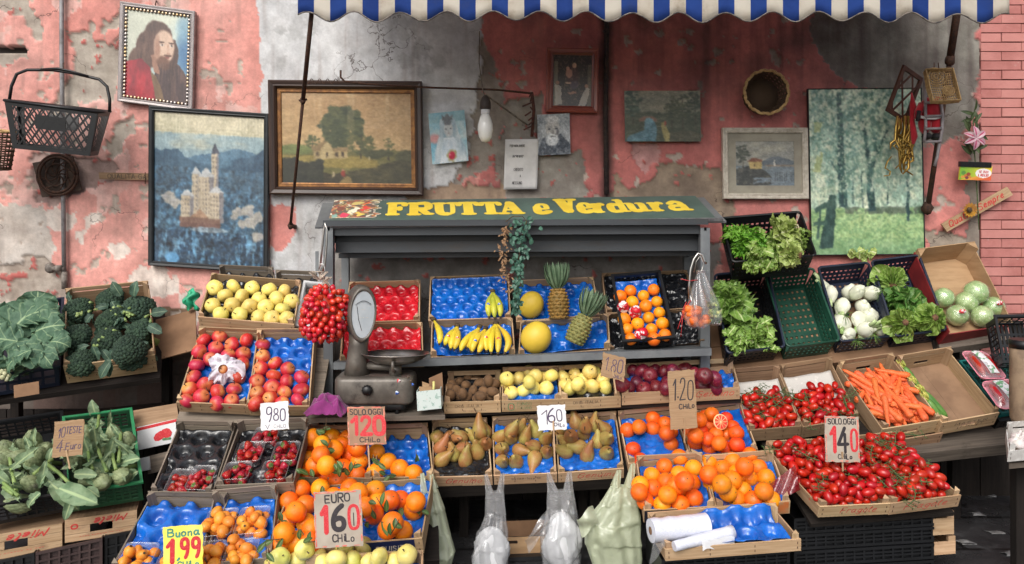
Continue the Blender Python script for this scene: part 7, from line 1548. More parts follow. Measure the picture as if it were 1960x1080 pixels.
ice=leafmat('iceberg_leaf',C(160,198,120),C(200,222,156),C(226,236,190),.5,True,.08,.05,.6,8);icefilm=film('iceberg_wrap',C(220,232,214),.07,.1,.4,.08,.9,40)
k=K['r5']
for i,(x,y,r,lb)in enumerate([(1868,560,.066,'film wrapped iceberg at the back of the cardboard box'),(1806,570,.056,'film wrapped iceberg at the far left of the cardboard box'),(1850,578,.06,'film wrapped iceberg in the middle of the cardboard box'),(1902,588,.058,'film wrapped iceberg at the right of the cardboard box'),(1832,604,.058,'film wrapped iceberg with a red and white tag in the cardboard box'),(1880,606,.06,'film wrapped iceberg at the front of the cardboard box')]):
 p=k.hit(x,y,-.11+r*.95+(.03 if i<1 else 0));o=thing('iceberg_lettuce',lb,'lettuce',p,'wrapped icebergs');rr=random.Random(i);m=MB();m.blob(p,(r*.9,r*.9,r*.8),16,12)
 for q in range(12):
  a=q*2.4;rd=Vector((math.cos(a),-.6+.3*math.sin(q),math.sin(a))).normalized();tg=(rd.orthogonal()*math.cos(q)+rd.cross(rd.orthogonal())*math.sin(q)).normalized();sd_=rd.cross(tg)
  m.grid(lambda u,v:p+((rd*math.cos((v-.5)*1.7)+tg*math.sin((v-.5)*1.7))*math.cos((u-.5)*1.8)+sd_*math.sin((u-.5)*1.8)).normalized()*Vector((r*.93,r*.93,r*.84)).length/1.732*(1.0+.03*math.sin(v*9+q)+.03*math.sin(u*11+q*2)+.05*(v-.5)),9,9)
 m.build('head',ice,o);m=MB();m.lathe([(max(.0001,r*1.06*math.sin(math.pi*j/12)),-r*.98*math.cos(math.pi*j/12))for j in range(13)],24,lambda x,y,z,p=p:p+Vector((x,y,z)),lambda a,z,i=i:1+.03*math.sin(11*a+z*60+i));m.build('wrap',icefilm,o)
 if i in(3,4):
  m=MB();m.lathe([(.0001,.001),(.02,.0006),(.0205,-.001)],14,lambda x,y,z,p=p,r=r:p+Vector((x-.01,-r*1.0-z*1.0+.06*y*0-.012,y*.6+.03)));m.build('tag',redst,o)
m_fen=mat('fennel_bulb',C(226,226,208),C(206,212,184),.4,8,stretch=(1,1,.2),val=.05,bump=.2,bscale=30,lo=.4,hi=.7);m_fent=mat('fennel_stalk',C(196,210,160),C(150,180,110),.5,20);m_frond=mat('fennel_frond',C(88,130,54),C(120,156,76),.7,50)
def fennel():
 m=MB();m.lathe([(.0001,-.038),(.014,-.041),(.02,-.036),(.034,-.022),(.04,.0),(.036,.02),(.026,.036),(.018,.044)],16,lambda x,y,z:Vector((x*1.1,y*.82,z)),lambda a,z:1+.05*math.cos(4*a));
 for s in(-1,1):m.lathe([(.0001,-.034),(.022,-.026),(.0335,-.004),(.029,.016),(.018,.034),(.012,.05)],12,lambda x,y,z,s=s:Vector((x*.95+s*.012,y*.86-.006*s,z+.002)))
 a=m.mesh('fennel',m_fen);m=MB()
 for x,l in((-.016,.035),(.0,.045),(.016,.03),(.006,.06)):m.tube([Vector((x,.002,.036)),Vector((x*1.6,.004,.05+l*.5)),Vector((x*2,.0,.05+l))],[.011,.009,.0075],8)
 return a,m.mesh('stalk',m_fent)
fn,fs=fennel();k=K['r3'];uf=[]
for i,(x,y,a,tw)in enumerate([(1577,556,120,.2),(1628,562,80,.9),(1664,564,60,.5),(1612,585,-110,.3),(1652,590,100,1.6),(1668,562,90,1.5),(1612,618,200,1.0),(1645,612,-100,.4),(1666,608,120,.6),(1656,632,40,.8),(1624,642,180,1.2),(1686,630,100,1.8),(1590,562,-100,.4),(1640,560,90,1.8)]):
 w=settle(k,(x,y),.037,uf,-.11,1.7,.1);inst('fennel_bulb',fn,w,rq(dirpx(a,tw)),R_.uniform(1.0,1.12),'white fennel bulb heaped in the navy crate','fennel','fennel bulbs',(('stalk',fs),)if a<0 or i%3==0 else())
m=MB();rr=random.Random(8)
for px in((1682,560),(1640,652),(1618,604),(1672,640)):
 p=k.hit(px[0],px[1],.02)
 for i in range(26):d=Vector((rr.gauss(0,.6),-.4,rr.gauss(-.2,.8))).normalized();m.tube([p,p+d*.02,p+d*.045+Vector((0,0,-.008))],[.0009,.0008,.0004],3)
tag(m.build('fennel_fronds',m_frond),'feathery green fennel fronds among the bulbs','fennel leaves')
m_broc=mat('broccoli_head',C(52,74,54),C(34,54,42),.85,60,val=.12,hue=.012,bump=.9,bscale=240,bdist=.004);m_brocs=mat('broccoli_stalk',C(150,168,104),C(118,140,80),.6,20)
brleaf=leafmat('broccoli_leaf',C(44,70,56),C(78,106,88),C(124,146,116),.6,True,.2,.05,.3)
def broc_mesh(seed):
 r=random.Random(seed);m=MB()
 for i in range(120):
  z=1-(i+.5)/120*1.15;a=i*2.39996;q=math.sqrt(max(0,1-z*z));s=r.uniform(.0085,.0125);R1=.056*(1+.08*math.sin(3*a+seed));m.blob((R1*q*math.cos(a),R1*q*math.sin(a),.046*z),(s,s,s*.9),6,4,jit=.25)
 m.blob((0,0,-.004),(.05,.05,.042),12,8);h_=m.mesh('broccoli',m_broc);m=MB();m.tube([Vector((0,0,-.03)),Vector((.002,0,-.055)),Vector((.004,0,-.085))],[.022,.016,.017],10)
 for i in range(6):a=i*1.05;m.tube([Vector((.0,0,-.055)),Vector((.03*math.cos(a),.03*math.sin(a),-.022))],[.009,.007],6)
 return h_,m.mesh('stalk',m_brocs)
BR=[broc_mesh(i)for i in range(3)];k=K['broc'];ub2=[]
for i,(x,y)in enumerate(cvt([(560,780),(920,735),(530,605),(745,625),(890,690),(965,575),(770,495),(545,415),(960,410),(765,345)],0,480,3.6)):
 h_,s_=BR[i%3];w=settle(k,(x,y),.05,ub2,-.08,1.6,.09);inst('broccoli',h_,w,rq(Vector((R_.gauss(0,.35),-.75,.7))),R_.uniform(1.15,1.32),'dark green broccoli head in the pale wooden crate','broccoli','broccoli heads',(('stalk',s_),))
rr=random.Random(2)
for i in range(44):
 x,y=rr.uniform(132,290),rr.uniform(575,690);p=k.hit(x,y,rr.uniform(-.04,.02));m=MB();leaf(m,p,Vector((rr.gauss(0,1),rr.gauss(-.4,.4),rr.gauss(0,.8))),Vector((rr.gauss(0,.5),-.8,.7)),rr.uniform(.04,.085),rr.uniform(.026,.045),rr.uniform(.2,1.1),.07,2.5,5,8,.6,i);tag(m.build('broccoli_leaf',brleaf),'blue green broccoli leaf tucked between the heads','leaf','broccoli leaves')
for i,(x,y,dx,dz_)in enumerate([(208,695,.1,-1),(300,598,1,.25),(258,560,.2,1),(228,560,-.4,.8),(292,625,.8,-.3),(205,700,-.5,-.8)]):
 p=k.hit(x-dx*10,y+dz_*8,.04);m=MB();leaf(m,p,Vector((dx,-.35,dz_)),Vector((0,-.9,.4)),.09,.055,.4,.05,2,5,8,.6,i);tag(m.build('broccoli_leaf',brleaf),'broad broccoli leaf sticking out over the rim of the crate','leaf','broccoli leaves over the rim')
m=MB()
for i in range(34):x,y=rr.choice([(175,590),(205,635),(250,600),(285,610),(240,655),(195,665),(150,600),(215,588)]);p=k.hit(x+rr.gauss(0,7),y+rr.gauss(0,7),.02);d=Vector((rr.gauss(0,.5),-.8,rr.gauss(.2,.5))).normalized();m.tube([p-d*.02,p+d*.012],[.005,.0065],6)
tag(m.build('broccoli_side_shoots',m_brocs),'pale cut side shoots between the broccoli heads','broccoli shoots',None,'stuff')
caleaf=leafmat('cauliflower_leaf',C(56,88,68),C(92,122,96),C(146,170,130),.6,True,.22,.03,1.0,7)
k=K['caul']
def cauli(label,leaves,px,seed):
 r=random.Random(seed);o=thing('cauliflower',label,'cauliflower',k.hit(px[0],px[1],-.1),'cauliflowers');m=MB()
 for(x,y,ang,tw,ln,wd,c)in leaves:leaf(m,k.hit(x,y,c),dirpx(ang,tw),Vector((r.gauss(0,.25),-.8,.8)),ln*.85,wd*.95,r.uniform(.4,1.3),.085,r.uniform(3,4.6),14,22,.38,r.random()*6,.1)
 m.build('leaves',caleaf,o);p=k.hit(px[0],px[1],-.03);m=MB()
 for i in range(40):z=1-(i+.5)/40*1.2;a=i*2.4;q=math.sqrt(max(0,1-z*z));m.blob(p+Vector((.05*q*math.cos(a),.05*q*math.sin(a),.04*z)),.013,6,4,jit=.2)
 m.build('head',mat('cauliflower_curd',C(206,204,170),C(180,180,140),.8,60),o)
cauli('cauliflower under broad ribbed leaves at the back of the navy crate',[(20,640,60,.1,.26,.24,.05),(60,640,35,.3,.2,.22,.08),(100,640,150,.2,.26,.22,.06),(40,655,160,.4,.2,.18,.08),(95,655,20,.5,.13,.14,.1),(0,640,100,.1,.2,.2,.05),(30,660,-20,.5,.2,.14,.11),(70,668,-10,.8,.16,.12,.1),(110,650,-70,.5,.1,.09,.1),(5,625,130,.1,.2,.2,.08),(70,600,80,.2,.14,.2,.09),(60,670,-165,.7,.2,.12,.12),(118,600,-60,.3,.12,.1,.06),(40,615,45,.2,.24,.2,.1)],(40,655),1)
cauli('cauliflower with a pale rounded leaf at the front of the navy crate',[(-10,725,80,.5,.14,.16,-.02),(20,722,70,.4,.13,.13,-.03),(45,715,60,.3,.11,.1,-.04),(-30,700,60,.2,.14,.14,.0),(60,716,110,.1,.08,.08,-.05),(5,690,-60,.9,.1,.1,.03)],(5,720),2)
f=face_px((26,738),(74,730),(27,762),3.62);m=MB();m.box(f.M,0,f.W,0,f.L,-.003,0);tag(m.build('card_tag',cardboard_d),'blank brown card tag on the front of the cauliflower crate','card')
artleaf=leafmat('artichoke_leaf',C(104,130,96),C(142,162,126),C(168,186,138),.6,False,.16,.1,.5);m_art=mat('artichoke_bract',C(116,128,92),C(144,154,114),.6,30,val=.12,dirt=C(104,88,96),dirtlo=.55,dirthi=.8,dscale=16)
m_artst=mat('artichoke_stalk',C(142,164,96),C(112,140,78),.6,20)
def art_mesh(seed):
 r=random.Random(seed);m=MB();m.blob((0,0,0),(.029,.029,.035),12,8)
 for j in range(7):
  z=-.028+j*.0098;R1=.036*math.sqrt(max(.03,1-((z+.002)/.046)**2));n=9 if j<5 else 6
  for i in range(n):
   a=(i+.5*(j%2))*6.2832/n+r.gauss(0,.06);d=Vector((math.cos(a),math.sin(a),0));leaf(m,d*R1*.86+Vector((0,0,z-.008)),Vector((0,0,1))+d*(.42-.09*j),-d,.036,.03,-.75,0,1,4,6,.6,0,.45)
 return m.mesh('artichoke',m_art)
AR=[art_mesh(i)for i in range(2)]
def stalk():
 m=MB();m.tube([Vector((0,0,-.03)),Vector((.003,0,-.09)),Vector((.012,.003,-.16))],[.011,.009,.009],8);return m.mesh('stalk',m_artst)
AST=stalk()
def arts(cr,pl,label,group,sts=1):
 for i,(x,y,a,tw,c)in enumerate(pl):inst('artichoke',AR[i%2],cr.hit(x,y,c),rq(dirpx(a,tw)),R_.uniform(1.15,1.4),label,'artichoke',group,(('stalk',AST),)if i%2==0 else())
A1=K['art1'];A2=K['art2']
arts(A1,cvt([(50,345,100,.6,.0),(210,290,80,.5,.01),(150,330,95,.9,.0),(290,345,40,.8,.0),(140,395,150,.9,.02),(255,370,60,1,.02),(20,430,200,.8,.0),(200,560,110,1.2,.03),(215,430,80,1.2,.0),(120,690,150,1.2,-.04),(50,395,120,1,.02)],0,760,3.375),'grey green artichoke in the black crate at the left edge','artichokes in the black crate')
arts(A2,cvt([(735,245,95,.3,.0),(825,290,80,.5,.0),(565,245,90,.5,-.02),(480,405,100,1,-.01),(790,515,20,.8,.02),(660,550,10,.9,.02),(600,520,190,.9,.0),(700,330,90,.7,-.04)],0,760,3.375),'grey green artichoke in the green crate','artichokes in the green crate')
rr=random.Random(22)
for cr,x0,x1,y0,y1 in((A1,5,120,850,935),(A2,140,262,820,925)):
 for i in range(26):
  m=MB();leaf(m,cr.hit(rr.uniform(x0,x1),rr.uniform(y0,y1),rr.uniform(.0,.05)),Vector((rr.gauss(0,1),rr.gauss(-.4,.3),rr.gauss(.2,.8))),Vector((rr.gauss(0,.5),-.8,.6)),rr.uniform(.06,.13),rr.uniform(.02,.04),rr.uniform(.2,1.1),.08,3,6,10,.6,i,.3);tag(m.build('artichoke_leaf',artleaf),'narrow grey green leaf tucked among the artichokes','leaf','narrow artichoke leaves')
rr=random.Random(21)
def artleaf_at(x,y,ang,ln,wd,c,cr,curl,tw=.4,lb='long grey green artichoke leaf lying over the crates'):
 px=cvt([(x,y)],0,760,3.375)[0];m=MB();leaf(m,cr.hit(px[0],px[1],c),dirpx(ang,tw),Vector((rr.gauss(0,.3),-.8,.6)),ln,wd,curl,.05,2.4,7,14,.6,rr.random()*6,.2);tag(m.build('artichoke_leaf',artleaf),lb,'leaf','artichoke leaves')
for a in[(70,470,40,.2,.05,.05,A1,.2),(200,460,-20,.16,.06,.03,A1,.3),(300,520,-150,.1,.05,.03,A1,.3),(330,560,-25,.18,.08,.05,A1,.4),(380,590,-8,.19,.085,.06,A2,.5),(480,500,10,.12,.05,.04,A2,.3),(560,520,-5,.1,.05,.03,A2,.4),(560,330,120,.13,.04,.0,A2,.2),(600,420,100,.15,.05,.0,A2,.2),(640,400,88,.18,.05,.0,A2,.1),(700,420,70,.14,.045,.0,A2,.3),(780,430,30,.1,.06,.02,A2,.5),(760,380,20,.08,.05,.03,A2,.5),(690,480,150,.1,.05,.02,A2,.3),(830,520,40,.06,.05,.02,A2,.3),(470,640,-100,.1,.04,.06,A2,.2),(30,560,-40,.12,.06,.04,A1,.4),(60,560,130,.14,.05,.04,A1,.3),(250,580,60,.07,.04,.04,A1,.3),(590,200,40,.07,.06,-.02,A2,.9),(625,130,100,.09,.05,-.02,A2,.5),(260,620,-140,.08,.05,.03,A1,.5),(560,590,-20,.07,.045,.05,A2,.6)]:artleaf_at(*a)
for i,pts in enumerate([[(60,370),(75,480),(105,605)],[(0,540),(60,590),(120,640)],[(340,400),(280,445),(215,500)],[(300,430),(380,490),(450,560)],[(640,120),(625,250),(640,360),(690,480)],[(780,230),(775,330),(765,420)],[(735,320),(730,400),(750,470)],[(20,580),(60,610),(90,630)],[(570,350),(580,420),(600,470)]]):
 cr=A1 if pts[0][0]<400 else A2;m=MB();q=[cr.hit(x,y,.05)for x,y in cvt(pts,0,760,3.375)];m.tube(q,[.0075]*len(q),8);tag(m.build('artichoke_stalk',m_artst),'cut green artichoke stalk lying among the leaves','stalk','artichoke stalks')
pinkt=mat('pink_foam_tray',C(232,150,166),C(222,134,152),.5,20);packfilm=film('pack_film',C(236,226,230),.12,.06,.3,.12,.6,30);labm=mat('green_pack_label',C(226,222,226),C(110,160,120),.35,45,lo=.52,hi=.58)
for nm,tl,tr,bl_,d0,d1 in(('upper pink tray of long red tomatoes under film on the teal net',(1838,680),(1884,680),(1876,730),4.03,3.88),('lower pink tray of long red tomatoes under film on the teal net',(1876,738),(1932,732),(1912,788),3.88,3.76)):
 f=Frame(P(*tl,d0),P(*tr,d0),P(*bl_,d1));o=thing('tomato_pack',nm,'tomato pack',f.M(f.W/2,f.L/2,0),'packed tomatoes');n_=f.n
 m=MB();r=.025
 def ring(e,c):
  out=[]
  for cx_,cy_,a_ in((f.W-r,f.L-r,0),(r,f.L-r,90),(r,r,180),(f.W-r,r,270)):
   for q in range(5):t_=rad(a_+q*22.5);out.append(f.M(cx_+(r+e)*math.cos(t_),cy_+(r+e)*math.sin(t_),c))
  return out
 for e,c in((-.012,0),(0,.022),(.006,.024),(.006,.021)):m.v+=ring(e,c)
 for i in range(3):
  for j in range(20):m.face((i*20+j,i*20+(j+1)%20,(i+1)*20+(j+1)%20,(i+1)*20+j),None,True)
 m.face(list(range(20)));m.build('foam_tray',pinkt,o)
 for i in range(3):x=f.W*(.22+.28*i);m=MB();m.tube([f.M(x,f.L*(.1+.8*t),.022+.006*math.sin(t*3.1))for t in np.linspace(0,1,9)],[.006,.014,.017,.0175,.018,.0175,.016,.013,.005],10);m.build('tomato',m_tom,o)
 m=MB();m.grid(lambda u,v:f.M(f.W*u,f.L*v,.024+.024*math.sin(math.pi*u)**.5*math.sin(math.pi*v)**.5+.002*n1(u*9,v*12,4)),12,16);m.build('film',packfilm,o)
 m=MB();m.grid(lambda u,v:f.M(f.W*(.3+.35*u+.12*v),f.L*(.05+.85*v),.0465+.003*math.sin(u*3)+.0015*n1(u*9,v*12,5)-.014*abs(v-.5)**2*3),6,10);m.build('label',labm,o)
m_gar=mat('garlic_skin',C(226,222,214),C(208,196,196),.6,20,stretch=(1,1,.2));gm_=lathe_mesh('garlic_bulb',[(.0001,-.018),(.012,-.019),(.024,-.008),(.024,.004),(.014,.014),(.005,.022),(.004,.034),(.0001,.035)],m_gar,16,lambda a,z:1+.06*math.cos(6*a))
for x,y in((1944,846),(1952,850),(1948,838),(1958,842),(1968,848)):inst('garlic_bulb',gm_,K['gar'].hit(x,y,.0),rq(Vector((R_.gauss(0,.5),-.3,.8))),1.1,'white garlic bulb in the whitewashed crate','garlic','garlic bulbs')
# --- price signs
cream_card=mat('worn_cream_card',C(176,164,150),C(158,146,132),.7,9,dirt=C(156,108,92),dirtlo=.62,dirthi=.8,dscale=14);tan_card=mat('tan_price_card',C(164,130,104),C(150,116,92),.8,8,dirt=C(176,96,76),dirtlo=.66,dirthi=.8,dscale=12)
yellow_card=mat('yellow_white_card',C(240,226,74),C(236,228,160),.5,3,lo=.5,hi=.8);corr=mat('corrugated_price_card',C(166,136,104),C(148,118,88),.85,4,kind='UV',stretch=(3,90,1),bump=.5,bscale=4)
rededge=mat('red_worn_edge',C(206,90,78),C(214,150,130),.7,50)
def L_(l,fr,t,x,y,h,w,sw,mi,sl=0.0,jit=.05,rot=0):letters(l,fr,t,x*fr.W,y*fr.L,h*fr.L,sw*fr.L,width=w*fr.W,slant=sl,mi=mi,jit=jit,rot=rot)
def d980(l,f):L_(l,f,'9',.2,.72,.5,.2,.045,2,.1);L_(l,f,'80',.46,.68,.46,.42,.045,2,.05);L_(l,f,'V',.16,.96,.14,.14,.02,2);L_(l,f,'CHILO',.46,.94,.12,.42,.012,2)
def d120(l,f):
 L_(l,f,'SOLO.OGGI',.07,.21,.14,.86,.026,0)
 for ch,x in(('1',.1),('2',.36),('0',.7)):numeral(l,f,ch,x*f.W,.27*f.L,(.14 if ch=='1' else .26)*f.W,.46*f.L,.1*f.L,1)
 L_(l,f,'CHiLo',.3,.93,.12,.54,.024,0)
def d160(l,f):
 L_(l,f,'EURO',.24,.2,.14,.52,.026,0);numeral(l,f,'1',.15*f.W,.27*f.L,.1*f.W,.46*f.L,.085*f.L,1);numeral(l,f,'6',.38*f.W,.26*f.L,.24*f.W,.44*f.L,.1*f.L,0);numeral(l,f,'0',.73*f.W,.27*f.L,.2*f.W,.42*f.L,.06*f.L,1);L_(l,f,'|',.8,.62,.22,.02,.02,0,0);L_(l,f,'CHiLo',.36,.9,.13,.46,.024,0)
def d199(l,f):
 L_(l,f,'Buona',.12,.24,.16,.78,.04,3);numeral(l,f,'1',.1*f.W,.33*f.L,.14*f.W,.52*f.L,.11*f.L,1);L_(l,f,',',.37,.78,.2,.05,.06,3);numeral(l,f,'9',.45*f.W,.3*f.L,.18*f.W,.46*f.L,.09*f.L,1);numeral(l,f,'9',.73*f.W,.3*f.L,.18*f.W,.46*f.L,.09*f.L,1);L_(l,f,'CHiLo',.36,1.0,.14,.54,.035,3)
def d160w(l,f):numeral(l,f,'1',.14*f.W,.2*f.L,.2*f.W,.55*f.L,.035*f.L,2);numeral(l,f,'6',.36*f.W,.14*f.L,.24*f.W,.55*f.L,.07*f.L,2);numeral(l,f,'0',.68*f.W,.2*f.L,.18*f.W,.46*f.L,.04*f.L,2);L_(l,f,'CHiLo',.56,.84,.13,.36,.025,2,rot=.12)
def d180(l,f):L_(l,f,'1.80',.12,.72,.55,.74,.035,2,.12);L_(l,f,'CHiLo',.52,.93,.12,.36,.022,2)
def d120b(l,f):L_(l,f,'1.20',.14,.5,.36,.74,.022,0,.15);L_(l,f,'CHiLo',.36,.66,.08,.56,.016,0)
def d140(l,f):L_(l,f,'SOLO.OGGi',.1,.17,.12,.8,.022,0);numeral(l,f,'1',.16*f.W,.24*f.L,.12*f.W,.54*f.L,.075*f.L,1);numeral(l,f,'4',.38*f.W,.25*f.L,.28*f.W,.54*f.L,.07*f.L,0);numeral(l,f,'0',.76*f.W,.28*f.L,.17*f.W,.48*f.L,.055*f.L,1);L_(l,f,'CHiLo',.36,.93,.1,.4,.022,0)
def d10(l,f):L_(l,f,'10',.14,.46,.28,.22,.026,2,.2);L_(l,f,'TESTE',.42,.36,.18,.5,.022,2,.15);L_(l,f,'4',.1,.86,.3,.2,.024,2,.2);L_(l,f,'.Euro',.36,.82,.2,.56,.022,2,.15)
greenink=mat('green_marker_ink',C(60,120,100),C(80,150,130),.6,60);violetlm=[blackink,redink,purpleink,greenink]
sign('price_sign','white handwritten 9,80 price card above the strawberries',(498,772),(551,768),(500,825),3.55,3.52,d980,paper_w,.002)
sign('price_sign','tan SOLO OGGI 120 price card standing in the leafy oranges',(664,779),(736,778),(667,852),3.66,3.62,d120,tan_card,.004,((704,840),(706,905),False),rededge)
sign('price_sign','grey EURO 160 CHILO price card in the lower leafy oranges',(600,943),(690,938),(604,1050),3.06,3.02,d160,cream_card,.004,None,rededge)
sign('price_sign','yellow Buona 1,99 price card over the loquats',(312,1010),(388,1004),(312,1090),2.98,2.96,d199,yellow_card,.003,None,None,violetlm)
sign('price_sign','white 160 price card on a stick above the middle pears',(1027,777),(1081,774),(1031,825),3.6,3.58,d160w,paper_w,.003,((1059,806),(1063,905),True))
sign('price_sign','tilted cardboard 1.80 price card between yellow and dark red apples',(1155,674),(1199,686),(1150,719),3.76,3.74,d180,corr,.004,((1172,705),(1180,755),True))
sign('price_sign','tall cardboard 1.20 price card in front of the dark red apples',(1278,711),(1329,707),(1284,823),3.6,3.56,d120b,corr,.004,((1310,800),(1312,850),True))
sign('price_sign','SOLO OGGI 140 price card standing in the tomatoes',(1578,797),(1643,798),(1581,884),3.4,3.37,d140,cream_card,.004,((1612,865),(1617,905),True),rededge)
sign('price_sign','cardboard 10 TESTE price card in the artichokes',(104,808),(161,803),(100,876),3.45,3.43,d10,corr,.004,((127,862),(129,900),True))
# --- the old scale
SD=3.86
o=thing('weighing_scale','old grey dial scale with a steel pan, knob and worn stickers','scale',P(722,790,SD));sc0=o.matrix_basis.translation
zz=lambda y,d=SD:P(0,y,d).z;xx_=lambda x,d=SD:P(x,0,d).x;yc=SD-DW
def rrect(m,x0,x1,y0,y1,z0,z1,r,ins=.012,n=5):
 def ring(k,z):
  out=[]
  for cx_,cy_,a_ in((x1-r,y1-r,0),(x0+r,y1-r,90),(x0+r,y0+r,180),(x1-r,y0+r,270)):
   for q in range(n):t=rad(a_+q*90/(n-1));out.append(Vector((cx_+(r-k)*math.cos(t),cy_+(r-k)*math.sin(t),z)))
  return out
 N_=4*n;b0=len(m.v);lv=[(ins*.5,z0),(0,z0+ins),(0,z1-ins*1.6),(ins*.4,z1-ins*.6),(ins*1.4,z1)]
 for k,z in lv:m.v+=ring(k,z)
 for i in range(len(lv)-1):
  for j in range(N_):m.face((b0+i*N_+j,b0+i*N_+(j+1)%N_,b0+(i+1)*N_+(j+1)%N_,b0+(i+1)*N_+j),None,True)
 m.face([b0+j for j in range(N_)][::-1]);m.face([b0+(len(lv)-1)*N_+j for j in range(N_)])
m=MB();rrect(m,xx_(646),xx_(794),yc-.1,yc+.12,zz(766),zz(716),.045);m.build('body',castiron,o)
m=MB();rrect(m,xx_(660),xx_(782),yc-.08,yc+.1,zz(778),zz(765),.03,.006)
m.build('plinth',blackpl,o)
for x in(668,760):m=MB();p=P(x,778,SD-.06);m.tube([p,Vector((p.x,p.y,zz(790)))],[.008,.012],10);m.build('foot',blackpl,o)
m=MB();pts=[P(683,718,SD),P(684,690,SD),P(686,660,SD),P(688,640,SD)];m.tube(pts,[.062,.052,.047,.05],18,flat=1);m.build('column',castiron,o)
hc=P(690,600,SD-.01);ya=rad(24);hx=Vector((math.cos(ya),math.sin(ya),0));hn=Vector((math.sin(ya),-math.cos(ya),0));hz=Vector((0.03,0,1)).normalized()
def drum(r1,r2,prof):
 m=MB();n=32;b0=0
 for k,c in prof:
  for j in range(n):
   t=j*6.28318/n;q=1-.12*math.sin(t)*(-1 if math.sin(t)<0 else 0);m.v.append(hc+hx*(r1*k*math.cos(t)*(1+.08*math.sin(t)))+hz*(r2*k*math.sin(t))+hn*c)
 for i in range(len(prof)-1):
  for j in range(n):m.face((i*n+j,i*n+(j+1)%n,(i+1)*n+(j+1)%n,(i+1)*n+j),None,True)
 m.face(list(range(n))[::-1]);m.face([(len(prof)-1)*n+j for j in range(n)]);return m
drum(.068,.138,[(.7,-.08),(.95,-.07),(1,-.04),(1,.03),(.97,.052),(.9,.06),(.83,.056),(.81,.05)]).build('dial_housing',castiron,o)
df=drum(.055,.112,[(1,.048),(1,.0525)]).build('dial_face',mat('milky_dial_glass',C(196,202,206),C(176,184,190),.15,6,coat=.6),o)
fd=Frame(hc+hn*.0535-hx*.05+hz*.11,hc+hn*.0535+hx*.05+hz*.11,hc+hn*.0535-hx*.05-hz*.11);m=MB()
stroke(m,fd,[(.012+.076*t,.062-.018*math.sin(math.pi*t))for t in np.linspace(0,1,12)],.002,mi=0)
for t in np.linspace(.05,.95,13):stroke(m,fd,[(.012+.076*t,.064-.018*math.sin(math.pi*t)),(.012+.076*t,.07-.018*math.sin(math.pi*t))],.0012,mi=0)
stroke(m,fd,[(.02,.07),(.028,.13),(.045,.185)],.0024,mi=0);letters(m,fd,'-- - --',.03,.13,.012,.0015,mi=1);letters(m,fd,'---',.04,.09,.01,.0015,mi=1);m.build('dial_marks',[blackink,whiteprint],df)
kn=P(703,747,SD-.105);m=MB();m.lathe([(.024,0),(.026,.006),(.022,.016),(.018,.022),(.0001,.023)],24,lambda x,y,z:kn+Vector((x,-z,y)),lambda a,z:1+.07*math.cos(12*a));m.build('knob',blackpl,o)
pc=P(757,690,SD-.02);prr=.163;m=MB();m.lathe([(.0001,-.008),(.05,-.006),(.10,.004),(.135,.022),(prr,.045),(prr+.006,.0465),(prr+.005,.0485),(prr-.002,.048),(.132,.026),(.098,.009),(.05,.0),(.0001,-.001)],36,lambda x,y,z:pc+Vector((x,y*.62,z-.012)));m.build('pan',chrome,o)
m=MB();m.tube([pc+Vector((.0,-.09,.012)),pc+Vector((0,-.092,-.03)),pc+Vector((0,-.02,-.05))],.008,8);m.tube([pc+Vector((0,0,-.02)),Vector((pc.x,pc.y,zz(718)))],.03,12);m.tube([pc+Vector((0,0,-.035)),P(690,700,SD)],.018,8);m.build('pan_arm',castiron,o)
for(x,y,mm,s)in((763,729,redst,.009),(760,752,bluest,.009),(781,722,greyprint,.007),(786,730,greyprint,.006),(790,736,bluest,.006)):
 p=P(x,y,SD-.1014);m=MB();m.lathe([(.0001,.0008),(s,.0004),(s,-.001)],10,lambda a,b,c:p+Vector((a,-c,b)),lambda a,z:1+.2*math.cos(3*a));m.build('sticker',mm,o)
m=MB();pc_=P(626,780,3.72)
def cl(u,v):
 x,y=(u-.5)*.19,(v-.5)*.15;f=1-2*abs(n1(u*3.2+1,v*3+2,6)-.5);g=1-2*abs(n1(u*6+1,v*7+2,8)-.5);return pc_+Vector((x+.03*(n1(u*3,v*4,9)-.5),y+.03*(n1(u*4,v*3,10)-.5),-.03+(.03+.05*f+.022*g)*math.exp(-((x/.085)**4+(y/.07)**4))))
m.grid(cl,36,30);q=m.build('purple_cloth',mat('purple_cloth',C(134,44,112),C(110,32,92),.9,14,sheen=.3,bump=.3,bscale=200));q.modifiers.new('s','SOLIDIFY').thickness=.003;tag(q,'crumpled purple cloth on the board left of the scale','cloth')
f=face_px((797,750),(843,745),(799,787),3.74);o=thing('flowered_box','small flower printed box holding scraps of card and a marker','box',f.M(f.W/2,f.L,-.05));flow=mat('flower_printed_paper',C(198,210,206),C(150,176,166),.6,40,lo=.56,hi=.6,dirt=C(206,150,146),dirtlo=.64,dirthi=.67,dscale=34);M=f.M;W,L=f.W,f.L
m=MB();m.box(M,0,W,0,L,-.003,0);m.box(M,0,W,0,L,-.1,-.097);m.box(M,0,.003,0,L,-.0969,-.0031);m.box(M,W-.003,W,0,L,-.0969,-.0031);m.box(M,.0031,W-.0031,L-.003,L,-.0969,-.0031);m.build('box',flow,o)
for i,(x0,x1,y0,tl,c)in enumerate(((.01,.07,-.016,.1,-.03),(.055,.12,-.045,-.35,-.06),(.02,.06,-.03,.3,-.075))):
 m=MB();ff=Frame(M(x0,y0,c),M(x1,y0+tl*.06,c),M(x0,L*.7,c));m.box(ff.M,0,ff.W,0,ff.L,-.003,0);tag(m.build('card_scrap',cardboard if i!=1 else cardboard_d),'scrap of brown card stuck upright in the flowered box','card','card scraps in the flowered box')
